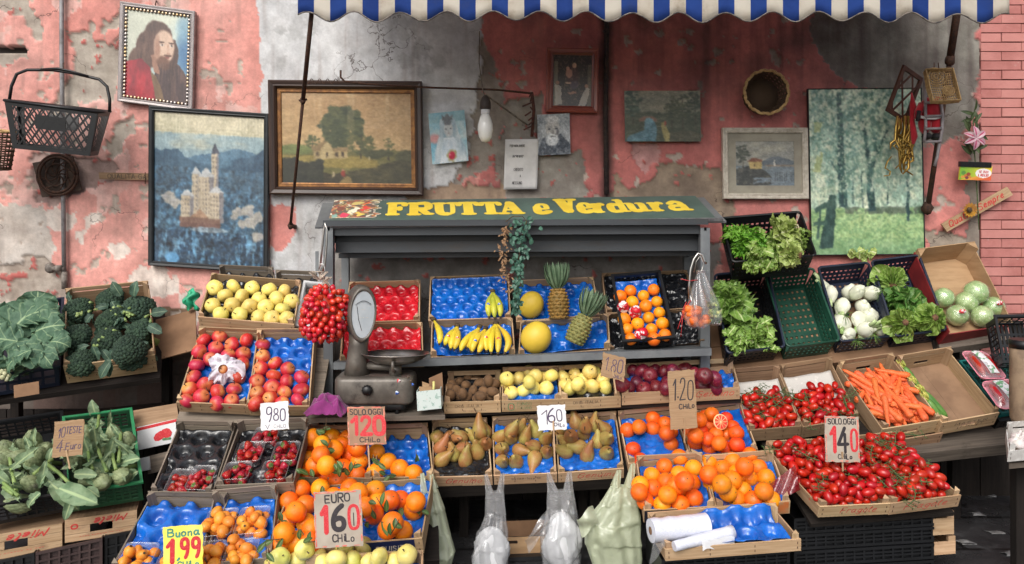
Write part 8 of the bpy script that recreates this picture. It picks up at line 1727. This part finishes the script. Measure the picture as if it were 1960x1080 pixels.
m=MB();m.tube([M(W*.72,-.035,-.02),M(W*.66,.06,-.03)],.006,8);tag(m.build('marker_pen',mat('yellowed_marker',C(206,196,120),rough=.4)),'yellowish marker pen standing in the flowered box','pen')
# --- carrier bags and bag rolls
def bag(label,hang,rows,d,m_,seed,inner=None,tails=(),group='hanging carrier bags'):
 """vest carrier: rows of (y, xl, xr, thickness); two handle straps from the first row up to the hang points"""
 r=random.Random(seed);o=thing('carrier_bag',label,'bag',P((rows[-1][1]+rows[-1][2])/2,rows[-1][0],d),group);m=MB();n=44;rs=[]
 nv=34
 def at(t):
  x=t*(len(rows)-1);i=min(int(x),len(rows)-2);q=x-i;q=q*q*(3-2*q);return[rows[i][k]*(1-q)+rows[i+1][k]*q for k in range(4)]
 def fn(u,v):
  y,xl,xr,th=at(v);a=u*6.28318;p=P((xl+xr)/2,y,d);hw=(xr-xl)/2/F_*d
  fold=.09*math.sin(5*a+seed+v*2)+.05*math.sin(11*a+seed*2+3*v)+.3*(n1(u*9+seed,v*5,3)-.5)+.2*(n1(u*19+seed,v*14,4)-.5);sag=.012*math.sin(v*9+a*2+seed)
  return p+Vector((hw*math.cos(a)*(1+fold*.35),-th*math.sin(a)*(1+fold*1.6),sag*.5*min(1,v*3)))
 m.grid(fn,n*2,nv);m.build('bag_body',m_,o)
 for k,(hx_,hy_)in enumerate(hang):
  y0,xl,xr,th=rows[0];xa,xb=(xl,xl+(xr-xl)*.42)if k==0 else(xl+(xr-xl)*.58,xr)
  for sgn in(1,-1):
   m=MB();m.grid(lambda u,v:P(xa+(xb-xa)*u+(hx_-4+8*u-(xa+(xb-xa)*u))*v**.8,y0+2+(hy_-y0-2)*v,d)+Vector((0,sgn*-(th*.8*(1-v)+.004)+.006*math.sin(u*7+v*3),0)),8,12);m.build('handle',m_,o)
 for pts in tails:
  m=MB();(x0,y0),(x1,y1),w_=pts;m.grid(lambda u,v:P(x0+(x1-x0)*v+(u-.5)*w_*.3,y0+(y1-y0)*v+(u-.5)*w_,d-.05)+Vector((0,-.03*math.sin(v*3)+.012*math.sin(u*6+v*5),.01*math.sin(v*5))),8,12);m.build('loose_end',m_,o)
 if inner:
  m=MB();y,xl,xr,c_=inner;p=P((xl+xr)/2,y,d);m.lathe([(max(.0001,(xr-xl)/2/F_*d*math.sin(math.pi*i/14)),-.125*math.cos(math.pi*i/14))for i in range(15)],40,lambda a,b,z:p+Vector((a,b*.5-.0,z)),lambda a,z:1+.42*(n1(math.cos(a)*2+9+seed,math.sin(a)*2+z*16+9,5)-.5)+.3*(n1(math.cos(a)*5+9,math.sin(a)*5+z*40+9,6)-.5));m.build('bag_bundle',c_,o)
bag('narrow pale green carrier bag hanging beside the lower leafy oranges',[(808,906),(826,908)],[(936,806,838,.03),(975,806,850,.045),(1020,806,860,.055),(1060,808,870,.055),(1110,812,856,.04)],3.48,green_film,1)
bag('clear carrier bag stuffed with white bags hanging under the left pears',[(930,908),(962,906)],[(940,930,964,.01),(985,928,968,.016),(1020,914,972,.034),(1050,908,973,.04),(1110,916,971,.034)],3.52,white_film,2,(1062,908,971,white_film_d),[((918,1050),(902,1066),14)])
bag('clear carrier bag with white bag ends spilling out under the right pears',[(1050,906),(1090,902)],[(938,1048,1098,.012),(975,1046,1104,.02),(1020,1036,1108,.05),(1060,1036,1112,.05),(1110,1044,1110,.04)],3.52,white_film,3,(1034,1038,1110,white_film_d),[((1050,990),(1008,1040),24),((1080,975),(1096,962),26)])
bag('wide pale green carrier bag hanging from the front left orange crate',[(1185,900),(1212,888)],[(930,1168,1212,.015),(965,1148,1222,.035),(1000,1120,1226,.05),(1040,1122,1228,.055),(1110,1145,1226,.04)],3.42,green_film,4,None,[((1140,985),(1108,1005),34)])
rollm=mat('rolled_white_film',C(226,228,238),C(206,210,226),.3,14,stretch=(1,30,30),bump=.35,bscale=24,coat=.3)
o=thing('bag_roll','thick roll of white film bags lying in the lowest front crate','bag roll',P(1300,1035,3.16));a_,b_=P(1246,1016,3.14),P(1352,1005,3.2);ax=(b_-a_).normalized();m=MB();n=12
m.tube([a_]+[a_.lerp(b_,i/n)+Vector((0,0,.0015*math.sin(i*2)))for i in range(1,n)]+[b_],[.046+.0012*math.sin(i*1.7)for i in range(n+1)],28,False);e1=ax.orthogonal().normalized();e2=ax.cross(e1)
for e,s in((a_,-1),(b_,1)):
 b0=len(m.v);
 for r_ in(.046,.042,.03,.016):
  for j in range(28):t=j*6.28318/28;m.v.append(e+(e1*math.cos(t)+e2*math.sin(t))*r_+ax*s*(.0 if r_>.045 else .003*math.sin(r_*900)))
 for i in range(3):
  for j in range(28):m.face((b0+i*28+j,b0+i*28+(j+1)%28,b0+(i+1)*28+(j+1)%28,b0+(i+1)*28+j),None,True)
m.build('film_roll',rollm,o);m=MB();m.tube([a_-ax*.002,a_.lerp(b_,.2)],.0165,20,False);m.tube([a_-ax*.002,a_.lerp(b_,.2)],.0125,20,True);m.build('core_tube',cardboard_d,o)
m=MB();m.grid(lambda u,v:a_+ax*(.0+.05*u)+Vector((-.02*v*(1-u),-.046*math.cos(v*.5)-.01*v,-.03-.1*v*(1-u*.85)+.004*math.sin(u*9))),8,8);m.build('loose_film',white_film,o)
o=thing('bag_roll','thin white bag roll lying diagonally in front of the thick one','bag roll',P(1345,1045,3.1));a_,b_=P(1290,1046,3.08),P(1402,1018,3.16);m=MB();m.tube([a_.lerp(b_,i/10)for i in range(11)],[.019+.0012*i/10*6+.001*math.sin(i*2)for i in range(11)],18);m.build('film_roll',rollm,o)
m=MB();m.grid(lambda u,v:a_.lerp(b_,.45+.55*u)+Vector((.0,-.024-.01*v,.004-.035*v+.006*math.sin(u*11)*v)),14,6);m.build('loose_film',white_film_d,o)
o=thing('produce_bag','knotted clear bag of orange pumpkin pieces hanging from the right post','bag',P(1335,628,3.88));d=3.88;m=MB()
def pb(rows,d,th,sd):
 def f(u,v):
  x=v*(len(rows)-1);i=min(int(x),len(rows)-2);q=x-i;y,xl,xr=[rows[i][k]*(1-q)+rows[i+1][k]*q for k in range(3)];a=u*6.28318;hw=(xr-xl)/2/F_*d;k=min(1,hw/.03);return P((xl+xr)/2,y,d)+Vector((hw*math.cos(a)*(1+.05*math.sin(7*a+sd)),-min(th,hw)*math.sin(a)*(1+.16*math.sin(6*a+sd+v*3)),.0))
 return f
m.grid(pb([(518,1332,1356),(524,1334,1341),(545,1326,1344),(580,1316,1354),(605,1308,1360),(622,1312,1357),(629,1328,1345)],d,.05,1),36,30);m.build('film_bag',clear_film,o)
rr=random.Random(4);pump=mat('pumpkin_flesh',C(242,128,42),C(228,104,34),.5,20,val=.08,bump=.2)
for i in range(18):
 x,y=1334+rr.uniform(-1,1)*19,605+rr.uniform(-1,1)*15;m=MB();c=P(x,y,d+rr.uniform(-.03,.03));m.blob(c,(rr.uniform(.02,.03),.02,rr.uniform(.015,.024)),7,5,jit=.35);tag(m.build('pumpkin_piece',pump),'cut piece of orange pumpkin inside the hanging clear bag','pumpkin','pumpkin pieces in the bag')
o=thing('produce_bag','clear bag of chopped green vegetables hanging behind the pumpkin bag','bag',P(1365,622,3.95));d=3.95;m=MB();m.grid(pb([(522,1340,1350),(550,1340,1362),(580,1348,1376),(608,1352,1383),(622,1360,1380)],d,.03,2),30,26);m.build('film_bag',clear_film,o)
chop=[mat('chopped_pale_veg',C(206,204,140),C(170,186,110),.5,30),mat('chopped_dark_veg',C(70,96,52),C(40,60,36),.5,30)]
for i in range(26):
 c=P(1366+rr.uniform(-12,12),598+rr.uniform(-20,20),d+rr.uniform(-.02,.02));m=MB();m.wbox(c.x-.006,c.x+.006,c.y-.006,c.y+.006,c.z-.005,c.z+.006);tag(m.build('chopped_vegetable',chop[i%2]),('pale' if i%2==0 else 'dark green')+' chopped vegetable cube inside the hanging clear bag','vegetable piece',('pale' if i%2==0 else 'dark')+' cubes in the bag')
S_=lambda pts,d:[P(x,y,d)for x,y in pts]
shook('steel butcher hook on the right post above the pumpkin bag',S_([(1320,585),(1319,545),(1322,515),(1328,496),(1336,485),(1344,488),(1348,500),(1352,505)],3.95)+[]);shook('small steel ring hook under the pumpkin bag',S_([(1328,522),(1333,500),(1340,490),(1347,505),(1343,519),(1336,520)],3.9),.0025);shook('small steel hook with red tape beside the pumpkin bag',S_([(1321,566),(1325,580),(1319,592),(1322,598),(1330,588),(1328,570)],3.86),.003)
m=MB()
for pts in([(1314,578),(1308,590),(1304,610),(1297,630)],[(1322,575),(1311,590),(1306,612),(1303,644)],[(1303,534),(1320,538),(1335,536)]):m.tube(S_(pts,3.86),.006,4,flat=.3)
tag(m.build('red_tape',mat('red_plastic_tape',C(206,62,64),C(186,50,54),.5,20)),'strip of red plastic tape tied to the post beside the pumpkin bag','tape')
shook('long steel butcher hook hanging at the left post of the cabinet',S_([(613,510),(617,470),(620,440),(622,428),(626,440),(625,470),(622,505),(618,520)],3.98),.005);shook('small wire hook carrying the cherry tomato bunch',S_([(610,516),(614,505),(620,506),(622,520),(620,545)],3.86),.0025)
m=MB();m.box(lambda a,b,c:P(610,500,4.0)+Vector((a,b,c)),-.016,.0,-.004,.0,-.06,.05);tag(m.build('grey_tag',steel),'narrow grey steel tag beside the left butcher hook','tag')
gb=mat('green_bag_scrap',C(40,150,110),C(60,180,136),.4,30,bump=.6);m=MB();m.grid(lambda u,v:P(354+24*u+4*math.sin(v*9),556+36*v+4*math.sin(u*8),4.42)+Vector((0,-.03*math.sin(u*3.1)*math.sin(v*3)+.012*math.sin(u*13+v*7),0)),12,14);q=m.build('green_plastic_bag',gb);q.modifiers.new('s','SOLIDIFY').thickness=.002;tag(q,'scrunched green plastic bag on the wall beside the yellow apples','bag')
# --- ivy garland on the cabinet
ivy=leafmat('plastic_ivy_leaf',C(44,84,70),C(88,132,112),C(120,160,140),.4,False,.2,.04,.3);o=thing('ivy_garland','artificial green ivy with a dry brown strand hanging from the cabinet sign','garland',P(988,600,3.98));rr=random.Random(15);d=3.98
vn=[P(968,425,d),P(980,415,d),P(1000,414,d),P(1008,424,d),P(1000,450,d),P(992,500,d),P(990,550,d),P(986,600,d)];m=MB();m.tube(vn,.0025,5);m.tube([P(975,425,d),P(968,440,d),P(962,470,d),P(966,520,d),P(974,556,d)],.0016,5);m.build('vine',stem_m,o);m=MB()
for i in range(210):
 t=rr.random()**1.2;y=420+180*t;sx=28*(1-min(1,t*1.9))+9;x=(1000-14*t)+rr.gauss(0,.45)*sx
 leaf(m,P(x,y,d+rr.uniform(-.03,.03)),Vector((rr.gauss(0,.8),rr.gauss(-.3,.4),rr.gauss(-.7,.6))),Vector((rr.gauss(0,.5),-1,.3)),rr.uniform(.018,.03),rr.uniform(.014,.024),.3,0,1,2,4,.8,0,.2)
m.build('green_leaves',ivy,o);m=MB()
for i in range(130):
 t=rr.random();y=432+125*t;x=970-12*math.sin(t*3.1)+8*t+rr.gauss(0,5);leaf(m,P(x,y,d+rr.uniform(-.02,.02)),Vector((rr.gauss(0,.9),-.3,rr.gauss(-.3,.8))),Vector((0,-1,.3)),rr.uniform(.014,.022),.008,.8,0,1,2,3,.8)
m.build('dry_leaves',leafmat('dry_brown_leaf',C(140,108,72),C(176,144,104),C(176,150,110),.7,False),o)
# --- baskets and trinkets on the wall
o=thing('hand_basket','black plastic shopping basket with arched handle hanging on the pink wall','basket',P(105,296,4.25));bd0,bd1=4.2,4.42
tops=[P(8,192,bd0),P(188,215,bd0),P(212,214,bd1),P(34,194,bd1)];bots=[P(24,284,bd0+.03),P(172,299,bd0+.03),P(188,297,bd1-.03),P(40,282,bd1-.03)]
for i in range(4):
 a,b,c,e=tops[i],tops[(i+1)%4],bots[i],bots[(i+1)%4];q=lambda u,v:a.lerp(b,u).lerp(c.lerp(e,u),v);nn=(b-a).cross(c-a).normalized();m=MB();wn_=9 if i%2==0 else 4
 for u0,u1,v0,v1 in((0,1,0,.1),(0,1,.9,1),(0,.07,.1,.9),(.93,1,.1,.9)):m.hexa([q(u,v)+nn*w_ for w_ in(0,.004)for v in(v0,v1)for u in(u0,u1)])
 if i%2==1:
  for k in range(7):m.bar(q(.1+.13*k,.1),q(.1+.13*k,.9),.009,.003,nn)
 else:
  for k in range(-4,15):
   for sgn in(1,-1):
    u0=k/10;u1=u0+sgn*.3;ua,va,ub_,vb=u0,.1,u1,.9
    if max(ua,ub_)<.07 or min(ua,ub_)>.93:continue
    def cl_(u):return max(.07,min(.93,u))
    def vv_(u):return va+(vb-va)*(u-ua)/(ub_-ua)
    m.bar(q(cl_(ua),vv_(cl_(ua))),q(cl_(ub_),vv_(cl_(ub_))),.008,.003,nn)
  m.hexa([q(u,v)+nn*w_ for w_ in(-.001,.005)for v in(.22,.52)for u in(.32,.66)])
 m.build('side_panel',blackpl,o)
m=MB();m.hexa([p+Vector((0,0,k))for k in(0,.004)for p in(bots[0],bots[1],bots[3],bots[2])]);m.build('base',blackpl,o)
m=MB();m.tube(tops+[tops[0]],.008,6);m.build('rim',blackpl,o);m=MB();md=(bd0+bd1)/2;m.tube([P(x,y,md)for x,y in((18,192),(22,165),(32,142),(52,134),(100,134),(140,140),(190,152),(205,166),(210,190),(210,215))],.0085,8);m.tube([P(x,y,md-.012)for x,y in((78,133),(110,131),(135,136),(168,146))],.006,6);m.build('handle',blackpl,o)
m=MB();m.tube([P(122,120,4.58),P(122,136,4.3)],.004,6);tag(m.build('wall_hook',rust),'iron hook carrying the black hand basket','hook')
wick=mat('brown_wicker',C(104,82,62),C(74,58,44),.8,40,kind='UV',stretch=(40,40,1),bump=.8,bscale=3);wick2=mat('pale_cane',C(196,164,112),C(168,134,88),.7,60)
def wbasket(label,ctr,ax,r,dp,m_,rings=9,n=28):
 o=thing('wicker_basket',label,'basket',ctr,'round wicker baskets');ax=ax.normalized();e1=ax.orthogonal().normalized();e2=ax.cross(e1);m=MB()
 for k in range(rings):
  t=k/(rings-1);rr_=r*(.8+.2*t);m.tube([ctr+ax*(dp*t)+(e1*math.cos(a)+e2*math.sin(a))*(rr_+.003*math.sin(a*n/2+k*math.pi))for a in np.linspace(0,6.28318,57)],.0052,5)
 m.build('weave',m_,o);m=MB()
 for j in range(n):a=j*6.28318/n;d_=e1*math.cos(a)+e2*math.sin(a);m.tube([ctr+d_*r*.8,ctr+d_*r*1.0+ax*dp],.004,4)
 m.build('stakes',m_,o);m=MB();m.lathe([(.0001,0),(r*.82,0),(r*.82,.006),(.0001,.006)],28,lambda x,y,z:ctr+e1*x+e2*y+ax*z);m.build('base',m_,o)
 m=MB()
 for q in(0,2.1):m.tube([ctr+ax*(dp+.003)+(e1*math.cos(a)+e2*math.sin(a))*(r+.005*math.sin(a*14+q))for a in np.linspace(0,6.28318,85)],.006,6)
 m.build('rim',wick2,o)
wbasket('round brown wicker basket fixed mouth outwards on the dark red wall',P(1456,184,4.56),Vector((-.02,-1,.05)),.122,.11,wick)
wbasket('wicker basket half cut off by the left edge of the picture',P(-18,322,4.3),Vector((.1,-.1,1)),.115,.2,wick);
o=thing('grille_plate','round dark wicker grille on a tilted square board low on the left wall','grille',P(108,375,4.56));f=panel((62,312,4.57),(138,298,4.57),(80,378,4.57));m=MB();m.box(f.M,0,f.W,0,f.L,-.012,0);m.build('board',mat('sooty_board',C(92,76,66),C(66,54,48),.9,12,bump=.3),o);c=P(111,335,4.55)
for k,rr_ in enumerate((.115,.1,.062)):
 m=MB();m.tube([c+Vector((rr_*math.cos(a),-.006-.004*k,rr_*math.sin(a)))for a in np.linspace(0,6.283,40)],.008 if k<2 else .004,6);m.build('ring',rust,o)
m=MB()
for k in range(8):a=k*.785;m.tube([c+Vector((.1*math.cos(a+t*1.4),-.008,.1*math.sin(a+t*1.4)))*(1-t)for t in np.linspace(0,.92,8)],.004,5)
m.build('rosette',rust,o)
f=panel((189,330,4.565),(283,332,4.565),(190,343,4.565));o=thing('wood_strip','thin printed wood strip nailed to the wall left of the castle picture','wood strip',f.M(f.W/2,f.L,0));m=MB();m.box(f.M,0,f.W,0,f.L,-.006,0);m.build('strip',wood2,o);m=MB();letters(m,f,'QUALITA GA',.05,.034,.026,.004,width=f.W-.06);m.build('lettering',greyprint,o)
m=MB();m.tube([P(278,330,4.55),P(278,352,4.54)],.003);tag(m.build('wall_nail',rust),'dark nail hanging by the printed wood strip','nail')
latt=mat('brown_lattice_wood',C(92,58,44),C(72,44,34),.6,20);f=Frame(P(1731,124,4.35),P(1768,150,4.42),P(1698,212,4.35));o=thing('wood_lattice','brown wooden lattice frame hanging tilted beside the forest poster','lattice',f.M(f.W/2,f.L,0));m=MB();W,L=f.W,f.L;M=f.M
m.box(M,0,W,0,.022,-.014,0);m.box(M,0,W,L-.022,L,-.014,0);m.box(M,0,.02,.0221,L-.0221,-.014,0);m.box(M,W-.02,W,.0221,L-.0221,-.014,0);m.build('frame',latt,o);m=MB()
for k in range(-1,3):
 for sg in(0,1):
  p0,p1=(k*.09,0.02),(k*.09+.13,L-.02);
  if sg:p0,p1=(W-p0[0],p0[1]),(W-p1[0],p1[1])
  cl2=lambda x:min(W-.01,max(.01,x));tt=lambda x,q0,q1:q0[1]+(q1[1]-q0[1])*((x-q0[0])/(q1[0]-q0[0]))
  xa,xb=cl2(p0[0]),cl2(p1[0])
  if abs(xa-xb)>.02:m.bar(M(xa,tt(xa,p0,p1),-.006+.003*sg),M(xb,tt(xb,p0,p1),-.006+.003*sg),.012,.003,f.n)
m.build('slats',latt,o)
o=thing('cane_basket','flat rectangular cane basket hanging over the ladder at the right','basket',P(1803,198,4.2));f=Frame(P(1768,138,4.22),P(1820,136,4.22),P(1782,198,4.14));m=MB();n=13
for k in range(n+1):m.tube([f.M(f.W*k/n,0,0),f.M(f.W*k/n,f.L*.5,-.012),f.M(f.W*k/n,f.L,0)],.0026,4)
for k in range(n+1):m.tube([f.M(0,f.L*k/n,.001),f.M(f.W/2,f.L*k/n,-.01),f.M(f.W,f.L*k/n,.001)],.0026,4)
m.build('weave',wick2,o);m=MB()
for cc_ in(0,.012,.024):m.tube([f.M(a,b,cc_)for a,b in((0,0),(f.W,0),(f.W,f.L),(0,f.L),(0,0))],.0045,5)
m.build('rim',wick2,o);m=MB()
for cx_,cy_,r_ in((.38,.18,.055),(.72,.64,.03)):
 for q in(1,.72,.45,.2):m.tube([f.M(f.W*cx_+r_*q*math.cos(a),f.L*cy_+r_*q*math.sin(a),.004)for a in np.linspace(0,6.283,24)],.0035,4)
m.build('woven_discs',wick2,o)
m=MB();m.tube(S_([(1788,120),(1788,134),(1796,138)],4.3),.003,5);m.tube(S_([(1796,120),(1797,134)],4.3),.003,5);m.blob(P(1792,133,4.3),(.026,.012,.008),8,5);tag(m.build('wire_hanger',rust),'rusty wire hanger above the cane basket','hanger')
lad=mat('dull_grey_ladder',C(150,142,144),C(122,116,118),.5,20);o=thing('toy_ladder','small grey toy ladder hanging with a red doll on it','ladder',P(1785,272,4.3));
for pts in([(1770,150),(1771,200),(1772,240),(1769,272)],[(1800,190),(1804,220),(1803,250),(1799,272),(1794,300),(1789,318)]):m=MB();m.tube(S_(pts,4.3),.0085,7);m.build('rail',lad,o)
for y in(196,222,246,271):m=MB();m.tube(S_([(1770,y+1),(1802,y)],4.29),.0075,7);m.build('rung',lad,o)
reds=mat('red_felt',C(186,34,48),C(160,24,38),.95,20,sheen=.4);whf=mat('white_felt',C(222,216,214),C(200,194,194),.95,20);bkf=mat('black_felt',C(36,34,36),C(26,24,26),.8,20)
o=thing('cloth_doll','stuffed red felt doll figure with black boots seen from behind on the toy ladder','doll',P(1782,268,4.34));d=4.345
m=MB();m.blob(P(1780,212,d),(.06,.045,.075),14,10);m.blob(P(1770,236,d),(.034,.036,.06),12,8);m.blob(P(1791,236,d),(.034,.036,.06),12,8);m.tube(S_([(1766,200),(1758,214),(1756,228)],d-.02),[.024,.02,.017],10);m.tube(S_([(1792,200),(1798,188)],d),[.022,.018],10);m.build('suit',reds,o)
m=MB();m.tube(S_([(1762,224),(1775,227),(1790,227),(1799,224)],d-.045),.008,6,flat=1);m.build('belt',whf,o);
for x,y in((1774,261),(1791,262)):m=MB();m.blob(P(x,y,d-.01),(.022,.04,.02),10,8);m.build('boot',bkf,o)
m=MB();m.tube(S_([(1759,212),(1756,232)],d-.05),.011,8);m.build('glove',bkf,o)
m=MB();m.tube(S_([(1745,178),(1748,205),(1746,232),(1750,262),(1748,276)],4.36),[.004,.02,.014,.02,.008],8,flat=.5);tag(m.build('red_ribbon',reds),'drooping red ribbon between the lattice and the ladder','ribbon')
gold=mat('gold_ribbon',C(204,172,92),C(170,134,62),.28,10,metal=.7);m=MB();rr=random.Random(3)
for i in range(13):
 x=1718+i*2.2;e=rr.uniform(268,345);m.tube(S_([(x,222),(x+rr.gauss(0,3),245),(x+rr.gauss(-3,5),268),(x+rr.gauss(-5,7),e-12),(x+rr.gauss(-6,9),e)],4.4+rr.uniform(-.03,.02)),[.006,.009,.008,.008,.003],4,flat=.25)
for i in range(6):x,y=1716+rr.uniform(-2,22),288+rr.uniform(-8,14);m.tube(S_([(x,y),(x+8,y-8),(x+14,y+2),(x+5,y+9)],4.36),.008,4,flat=.3)
m.tube(S_([(1706,300),(1698,310),(1694,322),(1704,328),(1702,336),(1692,337)],4.4),.011,4,flat=.3);tag(m.build('gold_ribbon',gold),'bunch of curled gold ribbon hanging under the wooden lattice','ribbon')
o=thing('lily_spray','artificial pink and white lily with green leaves fixed to the wall corner','flowers',P(1866,315,4.52));d=4.5;lf=leafmat('dark_plastic_leaf',C(52,70,40),C(84,100,58),C(110,124,80),.5,False);m=MB();rr=random.Random(7)
for i in range(24):t=rr.random();leaf(m,P(1862+rr.gauss(0,5),300-90*t,d+rr.uniform(-.02,.02)),Vector((rr.gauss(-.1,.6),-.3,rr.gauss(.7,.4))),Vector((rr.gauss(0,.5),-1,0)),rr.uniform(.05,.09),.022,.4,0,1,3,6,.7)
m.build('leaves',lf,o);m=MB();m.tube(S_([(1862,215),(1866,300),(1872,400),(1874,440)],4.54),.003,5);m.build('stem',m_vine,o);petal=leafmat('lily_petal',C(226,206,210),C(220,170,186),C(196,70,110),.6,False,.02,.16)
for i,a in enumerate((95,150,200,265,330,40)):m=MB();leaf(m,P(1868,264,d-.04),dirpx(a,.5),Vector((0,-1,.2)),.075,.034,.9,0,1,4,7,.7,0,.3);m.build('petal',petal,o)
f=panel((1838,317,4.5),(1899,319,4.5),(1835,344,4.5));o=thing('fruit_plaque','small yellow green plaque SE VUOI IL MEGLIO under the lilies','plaque',f.M(f.W/2,f.L,0));uu,vv=np.meshgrid(np.linspace(0,1,70),np.linspace(0,1,30));q=Art(70,30,3)
q.mix(np.ones(q.X.shape),(122,178,50),(232,206,60),q.X*1.3-.1);q.mix(q.Y+q.X*.5>1.0,(232,196,60),(222,96,60),(q.Y+q.X-1)*1.3)
for x,y,r,c in((.12,.5,.08,(90,140,60)),(.2,.72,.07,(206,110,50)),(.1,.8,.06,(214,150,60)),(.28,.6,.07,(150,66,40)),(.24,.85,.06,(120,50,60)),(.33,.8,.05,(210,130,60))):q.ell(x,y,r,r*2,c,.3,.03,12)
q.ell(.74,.5,.25,.33,(240,234,232));color_grid('plaque_face',np.array(f.A)+(uu*f.W)[...,None]*np.array(f.eu)+(vv*f.L)[...,None]*np.array(f.ev)+.003*np.array(f.n),q.c,70,30,pig_gloss,o,o.matrix_basis.translation);m=MB();m.box(f.M,0,f.W,0,f.L,-.008,.002);m.build('backing',yellow_card,o)
m=MB();letters(m,f,'SE VUOI',f.W*.6,f.L*.48,f.L*.16,.0025,width=f.W*.28,c=.0036);letters(m,f,'IL MEGLIO!',f.W*.58,f.L*.72,f.L*.16,.0025,width=f.W*.32,c=.0036);m.build('lettering',redink,o);f2=panel((1838,309,4.49),(1898,311,4.49),(1838,319,4.49));m=MB();m.box(f2.M,0,f2.W,0,f2.L,-.02,0)
for k in range(24):m.box(f2.M,f2.W*(k+.1)/24,f2.W*(k+.6)/24,.004,f2.L-.004,.0001,.004)
m.build('black_comb',blackpl,o)
f=Frame(P(1802,429,4.55),P(1928,358,4.55),P(1813,444,4.55));o=thing('wood_sign','slanting pale wood strip with red script and a yellow flower by the block wall','sign',f.M(f.W/2,f.L,0));m=MB();m.box(f.M,0,f.W,0,f.L,-.012,0);m.build('strip',wood,o);m=MB();letters(m,f,'Qualità Sempre',.03,f.L*.74,f.L*.62,.0065,width=f.W-.08,slant=.3,mi=0,jit=.01);m.build('lettering',redprint,o)
o=thing('sunflower','brown and yellow artificial flower stuck on the slanting wood strip','flower',P(1856,402,4.5));m=MB()
for i in range(14):a=i*25.7;leaf(m,P(1856,402,4.52),dirpx(a,.5),Vector((0,-1,0)),.045,.02,.5,0,1,3,5,.7)
m.build('petals',mat('ochre_petal',C(206,150,46),C(150,100,34),.7,30),o);m=MB();m.blob(P(1856,402,4.5),(.016,.012,.016),10,6,jit=.15);m.build('centre',stem_m,o)
lit=mat('wet_paper_litter',C(150,150,150),C(110,108,106),.6,20);rr=random.Random(2)
for i,(x,y)in enumerate([(1905,1020),(1870,985),(1935,1062),(1850,1040),(1890,950)]):
 d=EYE*F_/(y-HY);p=P(x,y,d);m=MB();m.grid(lambda u,v:p+Vector(((u-.5)*.07+.01*math.sin(v*5),(v-.5)*.05,.004+.008*math.sin(u*3+i)*math.sin(v*4))),5,4);q=m.build('paper_scrap',lit);q.modifiers.new('s','SOLIDIFY').thickness=.001;tag(q,'wet pale paper scrap trodden on the dark ground','litter','litter on the ground')
